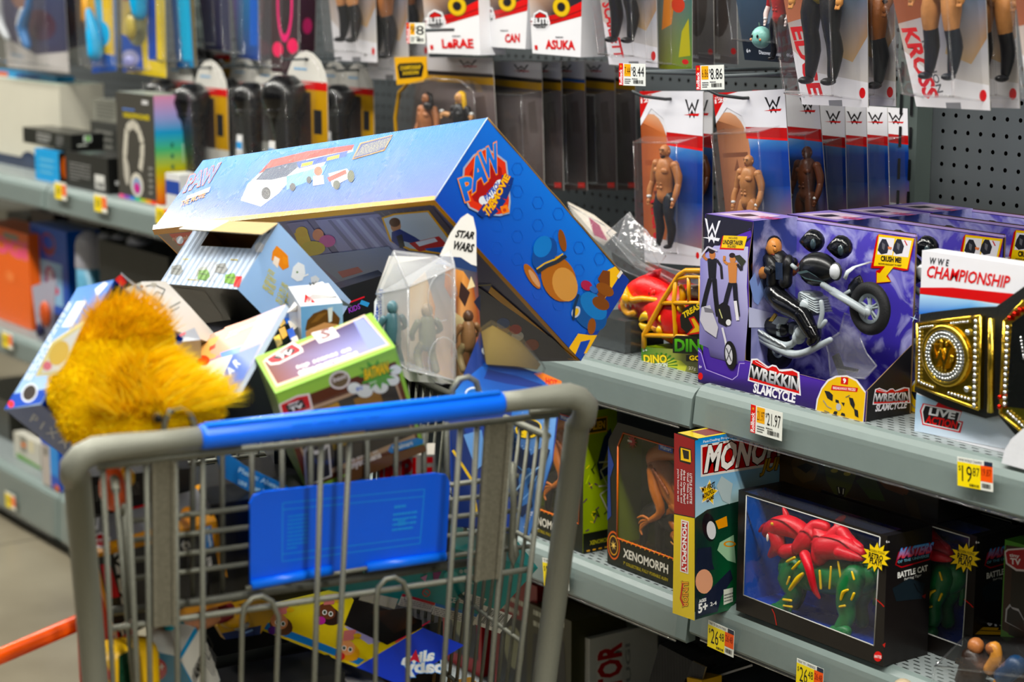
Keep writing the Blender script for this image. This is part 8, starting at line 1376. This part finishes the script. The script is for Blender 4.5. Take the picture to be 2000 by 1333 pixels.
sbox('carton', 'light blue carton standing under the black gaming box', 70, 116, 350, 294, 1.905, .03, ZU, lambda f, W, H, s, d, t: (f.small((.2 * W, .2 * H), (.8 * W, .2 * H), (.2 * W, .8 * H), 3, '#7ac0e0'), s.rect(0, 0, d, H, '#2a2018'), s.ell((.5 * d, .5 * H), .3 * d, .35 * H, '#d8703a')), '#2f9fd6', '#3a2a20')
sbox('headset_box', 'black carton with white specification print, lying at the shelf lip', 130, 212, 378, 303, 1.905, .09, ZU, lambda f, W, H, s, d, t: (f.small((.1 * W, .2 * H), (.6 * W, .2 * H), (.1 * W, .75 * H), 6, '#8a8a88'), f.rect(.7 * W, .1 * H, .92 * W, .5 * H, '#d8d8d4'), f.bars((.72 * W, .14 * H), (.9 * W, .14 * H), (.72 * W, .3 * H), 8), s.small((.2 * d, .2 * H), (.6 * d, .2 * H), (.2 * d, .45 * H), 1, '#d8d8d8'), t.rect(.05, .01, .12, .06, '#55605c')), '#2a2a28', '#131413')
z1 = onY(170, 303, 1.905)[2] + .001
sbox('headset_box', 'black gaming carton with a green emblem on its end, on top of the lower cartons', 47, 140, 310, 256, 1.915, .085, z1, lambda f, W, H, s, d, t: (f.small((.3 * W, .2 * H), (.6 * W, .2 * H), (.3 * W, .85 * H), 3, '#b8b8b4'), f.small((.7 * W, .2 * H), (.85 * W, .2 * H), (.7 * W, .85 * H), 4, '#8a8a88', seed=2), s.rect(.38 * d, .5 * H, .62 * d, .9 * H, '#c8d0c8'), s.rect(.46 * d, .58 * H, .58 * d, .84 * H, '#6ab82a'), s.small((.2 * d, .22 * H), (.8 * d, .26 * H), (.2 * d, .42 * H), 1, '#d8dcd4')), '#20221f', '#0f100f')
for i, (a, b, vt, y, c, lb) in enumerate(((180, 232, 240, 2.03, '#3c3d3a', 'lower dark grey printed carton stacked beside the headphone box'), )): sbox('carton', lb, a, b, 330, vt, y, .08, ZU, lambda f, W, H, s, d, t: (f.small((.15 * W, .3 * H), (.8 * W, .3 * H), (.15 * W, .9 * H), 5, '#8a8a84')), c)
sbox('carton', 'upper grey printed carton stacked beside the headphone box', 182, 232, 240, 196, 2.04, .08, onY(206, 240, 2.03)[2] + .001, lambda f, W, H, s, d, t: (f.small((.15 * W, .1 * H), (.85 * W, .1 * H), (.15 * W, .9 * H), 5, '#5c5c58')), '#8c8c82')
sbox('carton', 'dark blue and purple carton deep in the upper shelf', 122, 182, 330, 208, 2.14, .08, ZU, lambda f, W, H, s, d, t: (f.rect(.25 * W, .5 * H, .8 * W, .95 * H, '#16307a'), f.ell((.55 * W, .75 * H), .12 * W, .1 * H, '#c8503a'), f.rect(0, .45 * H, .2 * W, .95 * H, '#5a1c4a')), '#1c1a2c')
RB = ['#d85a8a', '#8a4ab0', '#3a7ac8', '#3ab08a', '#a8b82a', '#e0a02a', '#e0502a']
def hp(f, W, H, s, d, t):
    for i in range(7): f.rect(i * W / 7, .0, (i + 1) * W / 7, .035 * H, RB[i])
    f.small((.18 * W, .83 * H), (.85 * W, .83 * H), (.18 * W, .87 * H), 1, '#6a8ac8'); f.text('HEADPHONES', (.2 * W, .77 * H), (.88 * W, .77 * H), (.2 * W, .815 * H), '#c8b82a', .04); f.rect(.7 * W, .91 * H, .86 * W, .95 * H, '#c8c8c8')
    A = [(.22, .2), (.2, .4), (.24, .55), (.28, .66), (.4, .71), (.5, .71), (.6, .66), (.68, .55), (.66, .42), (.6, .3)]; f.line([(x * W, y * H) for x, y in A], .105 * W, '#c4c0b4'); f.ell((.24 * W, .25 * H), .07 * W, .12 * H, '#b8b4aa'); f.ell((.50 * W, .15 * H), .17 * W, .115 * H, '#d0ccc0'); f.ell((.5 * W, .14 * H), .11 * W, .08 * H, '#8aa0c0'); f.ell((.5 * W, .12 * H), .08 * W, .05 * H, '#c03a8a')
    f.small((.82 * W, .08 * H), (.92 * W, .08 * H), (.82 * W, .36 * H), 5, '#9a9a94')
    C = ['#d8602a', '#e0a02a', '#b8b82a', '#58b07a', '#2a9ac8', '#a8a0d0', '#d89ab8']
    for i in range(6): s.poly([(0, i * H / 6), (d, i * H / 6), (d, (i + 1) * H / 6), (0, (i + 1) * H / 6)], [C[i], C[i], C[i + 1], C[i + 1]])
    s.ell((.75 * d, .92 * H), .1 * d, .025 * H, '#2a2a2a'); s.small((.5 * d, .2 * H), (.6 * d, .2 * H), (.5 * d, .6 * H), 4, '#2a6a5a'); t.rect(0, 0, W, d, '#8a9088')
sbox('headphone_box', 'dark grey headphone box with a rainbow side, at the lip of the upper shelf', 233, 306, 386, 184, 1.905, .075, ZU, hp, '#46443f')
# mushroom-top microphone packs
def mic(label, u, vt, y, w_=62, h_=190, first=True):
    c = onY(u, vt + h_ * .5, y); sc = np.linalg.norm(onY(u + w_, vt, y) - onY(u, vt, y)) ; H = np.linalg.norm(onY(u, vt + h_, y) - onY(u, vt, y)); W = sc
    t = thing('microphone_pack', label, 'toy microphone pack', c - V(0, 0, H / 2), 'toy microphone packs'); o = c - V(W / 2, 0, H / 2); L = lambda a, b, k=0.: o + V(a * W, -k, b * H)
    dome = [(0, .74), (.04, .82), (.16, .92), (.34, .98), (.5, 1), (.66, .98), (.84, .92), (.96, .82), (1, .74)]
    g = M(); g.slab([L(0, 0), L(1, 0)] + [L(*p) for p in dome[::-1]], (0, -1, 0), .001, '#d8d6d0'); f = Fr(g, L(0, 0), (1, 0, 0), (0, 0, 1)); R = lambda a, b, c_, d, col: f.rect(a * W, b * H, c_ * W, d * H, col)
    R(0, .18, 1, .70, '#b8902c'); R(.1, .2, .6, .66, '#3a2c28'); R(.0, .68, 1, .75, '#c01c28'); R(0, 0, 1, .2, '#c8c6c0'); R(.66, .32, .86, .52, '#2a2a2c'); f.small((.2 * W, .83 * H), (.86 * W, .83 * H), (.2 * W, .87 * H), 1, '#7ab0d8'); f.ell((.5 * W, .93 * H), .07 * W, .014 * H, '#2a2a2a'); g.build('backing_card', PRINT, t)
    g = M(); g.limb([L(.28, .62, .03), L(.28, .56, .03)], [W * .30, W * .27], '#0d0d0f', 14); g.limb([L(.28, .52, .03), L(.30, .34, .03), L(.36, .04, .03)], [W * .22, W * .17, W * .12], '#111113', 14); g.tube([L(.28, .515, .03), L(.285, .49, .03)], W * .25, '#1a1a1c', 16); g.build('microphone', PLAST, t)
    g = M(); a = L(.12, .0, .058); g.slab([a, a + V(.03, 0, 0), a + V(.032, 0, .06), a + V(.008, 0, .06)], (0, -1, 0), .001, '#e0e0e0'); f = Fr(g, a, (1, 0, 0), (0, 0, 1)); f.rect(.006, .03, .03, .045, '#3a90c8'); f.small((.004, .006), (.028, .006), (.004, .026), 3, '#8a8a8a'); g.build('price_label', PAPER, t)
    g = M(); p = L(.5, .93); g.tube([V(p[0], YB, p[2]), p + V(0, -.05, 0), p + V(0, -.058, .01)], .0024, '#50575a', 6); tag(g.build('peg_hook', STEEL, off=p), 'steel hook carrying the ' + label.split(',')[0], 'hook', 'steel display hooks')
    g = M(); F = [L(.02, .02, .055), L(.62, .02, .055), L(.62, .70, .06), L(.02, .72, .06)]; B_ = [L(0, 0), L(.7, 0), L(.72, .74), L(-.02, .76)]; g.face(F, '#fff')
    for i in range(4): g.face([F[i], F[(i + 1) % 4], B_[(i + 1) % 4], B_[i]], '#fff'); g.tube([F[i], F[(i + 1) % 4]], .0018, '#fff', 6)
    g.tube([L(a, b, .012) for a, b in dome], .002, '#fff', 6); g.build('blister', CLEAR, t); return t
for u, vt, y, w_, h_, lb in ((422, 68, 2.16, 60, 150, 'toy microphone pack on the upper hook, above the others'), (352, 105, 2.04, 56, 215, 'toy microphone pack seen edge on beside the rainbow box side'), (478, 112, 2.14, 62, 195, 'third toy microphone pack, behind its neighbours'), (655, 120, 2.12, 62, 190, 'toy microphone pack, second from the right end of the row'), (700, 124, 2.10, 62, 190, 'toy microphone pack at the right end of the row'), (413, 118, 2.03, 66, 215, 'toy microphone pack in front, left part of the row'), (528, 118, 2.04, 62, 200, 'toy microphone pack left of the biggest one'), (600, 100, 1.96, 82, 235, 'largest toy microphone pack, nearest the shelf front')): mic(lb, u, vt, y, w_, h_)
sbox('carton', 'white and blue carton at the lip beside the rainbow box side', 325, 352, 400, 340, 1.91, .05, ZU, lambda f, W, H, s, d, t: f.rect(0, .4 * H, W, .8 * H, '#2a4a9a'), '#d8d8d8')
# top-left hanging packs
def shell(t, q, y, d=.04):
    tl, tr, br, bl = quad(q, y); Q = lerp4(tl, tr, br, bl); g = M(); F = [Q(.08, .05) + V(0, -d, 0), Q(.92, .05) + V(0, -d, 0), Q(.92, .98) + V(0, -d, 0), Q(.08, .98) + V(0, -d, 0)]; B_ = [Q(.02, .02), Q(.98, .02), Q(.98, 1), Q(.02, 1)]
    g.face(F, '#fff'); [g.face([F[i], F[(i + 1) % 4], B_[(i + 1) % 4], B_[i]], '#fff') for i in range(4)]; [g.tube([F[i], F[(i + 1) % 4]], .003, '#fff', 6) for i in range(4)]; g.build('blister', CLEAR, t); return Q
for i, (q, y) in enumerate((([(30, -160), (150, -160), (172, 128), (95, 124)], 2.09), ([(-12, -160), (118, -160), (135, 143), (15, 130)], 2.0))):
    t = pack('headphone_pack', ['second headphone pack half behind the first at the top left', 'clear pack with blue and white headphones at the top left corner'][i], q, y, plain(['#4a4258', '#3c3650', '#3a4a6c', '#5a5a78'], [('p', [(0, 0), (1, 0), (1, .14), (.5, .1), (0, .2)], '#c4c0be'), ('s', (.08, .07), (.5, .05), (.08, .11), 1, '#8aa0b8'), ('e', (.3, .6), .2, .2, '#8a6a60'), ('e', (.6, .3), .25, .1, '#4a2a3a')]), 'headphone packs', hk=False); Q = shell(t, q, y)
    g = M(); P = lambda a, b, k=.025: Q(a, b) + V(0, -k, 0); g.limb([P(.2, .2), P(.08, .32), P(.12, .5), P(.2, .75), P(.3, .95)], [.008, .014, .010, .006, .006], '#c8ccd0', 12); g.limb([P(.52, .16), (P(.46, .28)), P(.58, .42), P(.62, .6), P(.56, .8)], [.010, .016, .010, .007, .006], '#4a80b8', 12); g.limb([P(.46, .18, .03), P(.44, .3, .03), P(.5, .4, .03)], [.006, .009, .005], '#dcdcda', 10); g.rbox(P(.56, .7), (.03, .02, .03), .005, '#d0d0d0'); g.build('headphones', PLAST, t)
for i, (q, y, art, parts, lb) in enumerate((
    ([(160, -160), (222, -160), (228, 138), (180, 143)], 2.0, plain(['#1f4fa8', '#2860b8', '#2a9ad0', '#e0c020'], [('p', [(.05, .1), (.5, .12), (.7, .95), (.3, .98)], '#2fb4dc'), ('p', [(0, .3), (.3, .3), (.2, .8), (0, .8)], '#e0b81c'), ('e', (.35, .62), .2, .05, '#e8c81c'), ('p', [(.55, .12), (.95, .1), (.9, 1), (.5, 1)], '#e0be18'), ('e', (.8, .68), .16, .06, '#d84a7a'), ('e', (.5, .25), .3, .08, '#2ab0d8')]), 1, 'yellow and blue toy pack with flower shapes, right of the headphones'),
    ([(232, -160), (318, -160), (325, 152), (240, 140)], 2.0, plain(['#d8c030', '#e0c81c', '#d8c020', '#2a50a0'], [('p', [(0, 0), (.5, .02), (.45, .2), (0, .25)], '#2450a8'), ('e', (.2, .1), .2, .05, '#a8a8c8'), ('p', [(.6, .1), (.8, .1), (.8, .6), (.6, .6)], '#1c4aa0'), ('e', (.35, .3), .25, .12, '#8a8a6a')]), 2, 'yellow pack with pink and turquoise toys, top left'),
    ([(322, -160), (372, -160), (384, 132), (345, 132)], 2.03, plain(['#1c3a7a', '#1f98c8', '#38b4dc', '#2060b0'], [('p', [(.35, .05), (.8, .05), (.7, .9), (.2, .9)], '#2fb0d8'), ('e', (.25, .6), .14, .05, '#e0c81c'), ('p', [(.88, 0), (1, 0), (1, 1), (.8, 1)], '#6a5a1c')]), 0, 'turquoise toy pack above the left microphones'),
    ([(372, -160), (440, -160), (452, 100), (400, 95)], 2.1, plain(['#2a2a4c', '#34305a', '#3a3a6a', '#4a2a5a'], [('e', (.3, .8), .2, .1, '#c02a7a'), ('e', (.5, .5), .2, .1, '#3a4a7a')]), 0, 'dark purple toy pack behind the upper microphone'),
    ([(445, -160), (500, -160), (508, 118), (462, 112)], 2.02, plain(['#1c1f30', '#1f4a9a', '#2a90c8', '#6a3a8a'], [('e', (.4, .7), .25, .12, '#a84aa0'), ('e', (.7, .55), .2, .12, '#2aa0d0'), ('p', [(.6, .1), (.95, .1), (.95, .5), (.7, .5)], '#1c60b8')]), 0, 'blue and violet toy pack right of the upper microphone'),
    ([(508, -160), (545, -160), (540, 130), (512, 128)], 2.06, plain(['#7a7a88', '#6a6a78', '#8a7a78', '#9a8a80'], [('e', (.5, .75), .3, .2, '#a88a70')]), 0, 'pale grey toy pack beside the pink eyewear pack'),
    ([(530, -160), (585, -160), (582, 145), (530, 140)], 2.0, plain(['#3a2028', '#3a2430', '#3c3438', '#4a2a34'], [('s', (.2, .88), (.85, .92), (.2, .96), 1, '#e03a3a'), ('s', (.2, .84), (.85, .85), (.2, .86), 1, '#c8a8b0'), ('e', (.5, .45), .3, .25, '#e01c7a'), ('e', (.5, .45), .22, .2, '#2c2226'), ('e', (.3, .72), .12, .03, '#f04a9a'), ('e', (.75, .72), .12, .03, '#f04a9a'), ('e', (.25, .15), .2, .05, '#e82a6a'), ('e', (.8, .18), .2, .05, '#e82a6a')]), 0, 'black and hot pink pack left of the dark magenta gap'),
    ([(585, -160), (622, -160), (615, 100), (585, 105)], 2.1, plain(['#3a0a2a', '#30081f', '#3c0a2c', '#4c0c38'], [('e', (.5, .2), .3, .06, '#b81468')]), 0, 'dark magenta pack left of the wrestling cards'))):
    t = pack('toy_package', lb, q, y, art, 'toy packs in the top left row', hk=False); Q = shell(t, q, y, .035)
    if parts:
        g = M(); P = lambda a, b, k=.02: Q(a, b) + V(0, -k, 0)
        if parts == 1: g.limb([P(.5, .12), P(.45, .25), P(.3, .4)], [.02, .018, .008], '#22a8d8', 12); g.limb([P(.1, .35), P(.2, .5), P(.3, .2)], [.006, .008, .008], '#e0a81c', 8); [g.ball(P(.32, .58 + .06 * k), .011, '#e8c820', seg=8) for k in range(3)]
        else: g.limb([P(.32, .52), P(.38, .65), P(.42, .8)], [.018, .024, .010], '#d85a9a', 12); g.limb([P(.62, .4), P(.6, .52), P(.65, .68), P(.75, .75)], [.018, .024, .016, .010], '#2aa8d8', 12); g.ball(P(.4, .3), (.026, .01, .03), '#b8a860', seg=12); g.ball(P(.35, .07), (.03, .01, .018), '#8a8ab8', seg=12)
        g.build('toy_shapes', PLAST, t)
# middle and bottom shelves on the left
sbox('carton', 'bright orange toy box lettered in pink on the middle shelf at far left', -30, 62, 632, 448, 1.93, .10, ZM, lambda f, W, H, s, d, t: (f.text('OGI', (.3 * W, .73 * H), (.95 * W, .73 * H), (.3 * W, .9 * H), '#e85a8a', .04, out='#e88a6a'), f.rect(.5 * W, .9 * H, .8 * W, .96 * H, '#8a8a80'), f.glow((.6 * W, .5 * H), .12 * W, .08 * H, '#e8905c', '#e0703c')), '#e0703c')
def bb(f, W, H, s, d, t):
    f.ell((.5 * W, .84 * H), .2 * W, .11 * H, '#8a4a5a'); f.ell((.5 * W, .86 * H), .15 * W, .06 * H, '#2a5ab8'); f.rect(.2 * W, .28 * H, .85 * W, .68 * H, '#9ac4e0'); f.poly([(.4 * W, .6 * H), (.5 * W, .64 * H), (.64 * W, .6 * H), (.7 * W, .38 * H), (.34 * W, .38 * H)], '#8a3a7a'); f.rect(.46 * W, .34 * H, .58 * W, .6 * H, '#c8ccd8'); f.ell((.36 * W, .42 * H), .06 * W, .04 * H, '#d8245a'); f.ell((.68 * W, .42 * H), .06 * W, .04 * H, '#d8245a'); f.rect(0, 0, W, .2 * H, '#2a3450')
sbox('carton', 'blue toy box with a pale picture panel, right of the orange box', 66, 136, 620, 446, 1.96, .09, ZM, bb, '#1a5ab4')
t = thing('toy_package', 'white card pack with an orange round toy at the lip of the middle shelf', 'toy pack', onY(90, 640, 1.9)); g = M(); q = quad([(62, 560), (110, 545), (100, 660), (75, 665)], 1.9); g.slab(q, (0, -1, 0), .002, '#a8a8b8'); g.build('card', PRINT, t); g = M(); g.ball(onY(88, 614, 1.89), (.026, .012, .034), '#b85a3a', seg=12); g.ball(onY(78, 645, 1.89), (.016, .01, .02), '#2a2a4a', seg=10); g.build('round_toy', PLAST, t)
for i, (u, y) in enumerate(((175, 1.95), (212, 1.99), (243, 1.98), (275, 1.97))):
    t = thing('bubble_bottle', ['white-capped bottle with a blue label, front of the row', 'second grey-capped bottle on the middle shelf', 'third grey-capped bottle on the middle shelf', 'rightmost grey-capped bottle on the middle shelf'][i], 'bottle', (onY(u, 500, y)[0], y, ZM), 'domed bottles on the middle shelf'); x = t.location[0]; zt = onY(u, 448, y)[2]
    g = M(); g.limb([V(x, y, zt - .09), V(x, y, zt - .035)], [.036, .034], '#98989c' if i else '#a8a8b0', 16); g.build('cap', PLAST, t); g = M(); g.tube([V(x, y, ZM), V(x, y, zt - .09)], .034, '#5a8aa0', 16); f = Fr(g, V(x - .025, y - .036, ZM), (1, 0, 0), (0, 0, 1)); f.rect(0, .03, .05, .12, '#b8d0dc'); f.ell((.02, .06), .012, .02, '#b86a6a'); g.build('labelled_body', PLAST, t)
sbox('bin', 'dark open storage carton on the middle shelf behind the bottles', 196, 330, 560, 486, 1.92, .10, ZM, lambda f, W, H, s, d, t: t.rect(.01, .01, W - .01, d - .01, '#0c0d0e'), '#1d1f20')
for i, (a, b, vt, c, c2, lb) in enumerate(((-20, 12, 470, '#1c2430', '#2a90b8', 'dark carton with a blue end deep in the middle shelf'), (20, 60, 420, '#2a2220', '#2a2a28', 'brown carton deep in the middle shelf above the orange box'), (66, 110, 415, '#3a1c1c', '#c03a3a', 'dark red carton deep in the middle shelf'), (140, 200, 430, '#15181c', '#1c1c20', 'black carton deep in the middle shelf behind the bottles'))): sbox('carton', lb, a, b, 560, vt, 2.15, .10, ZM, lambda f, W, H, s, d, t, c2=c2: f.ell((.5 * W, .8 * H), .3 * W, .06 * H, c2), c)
ZB = .1585
sbox('carton', 'tall white carton with a green foot on the bottom shelf at left', 32, 82, 968, 858, 1.93, .10, ZB, lambda f, W, H, s, d, t: (f.rect(.25 * W, .35 * H, .5 * W, 1. * H, '#8a8a80'), f.ell((.38 * W, .65 * H), .1 * W, .09 * H, '#d8824a'), f.poly([(.1 * W, 0), (W, 0), (W, .1 * H), (.1 * W, .22 * H)], '#6a9a4a'), f.rect(.6 * W, .5 * H, .75 * W, .95 * H, '#d8d0b0')), '#c4c2b8')
sbox('carton', 'blue and white narrow carton standing at the cart post', 88, 120, 1035, 850, 1.88, .05, ZB, lambda f, W, H, s, d, t: (f.rect(0, 0, .5 * W, .75 * H, '#b8b0aa'), f.rect(.15 * W, .55 * H, .35 * W, .7 * H, '#6a6a62'), f.rect(.5 * W, .25 * H, W, .8 * H, '#1a8ad0'), f.rect(.7 * W, 0, W, .1 * H, '#c86a2a')), '#1c52b0')
sbox('carton', 'large grey carton at the far left end of the bottom shelf', -60, 22, 905, 770, 1.99, .2, ZB, None, '#6c6b62')
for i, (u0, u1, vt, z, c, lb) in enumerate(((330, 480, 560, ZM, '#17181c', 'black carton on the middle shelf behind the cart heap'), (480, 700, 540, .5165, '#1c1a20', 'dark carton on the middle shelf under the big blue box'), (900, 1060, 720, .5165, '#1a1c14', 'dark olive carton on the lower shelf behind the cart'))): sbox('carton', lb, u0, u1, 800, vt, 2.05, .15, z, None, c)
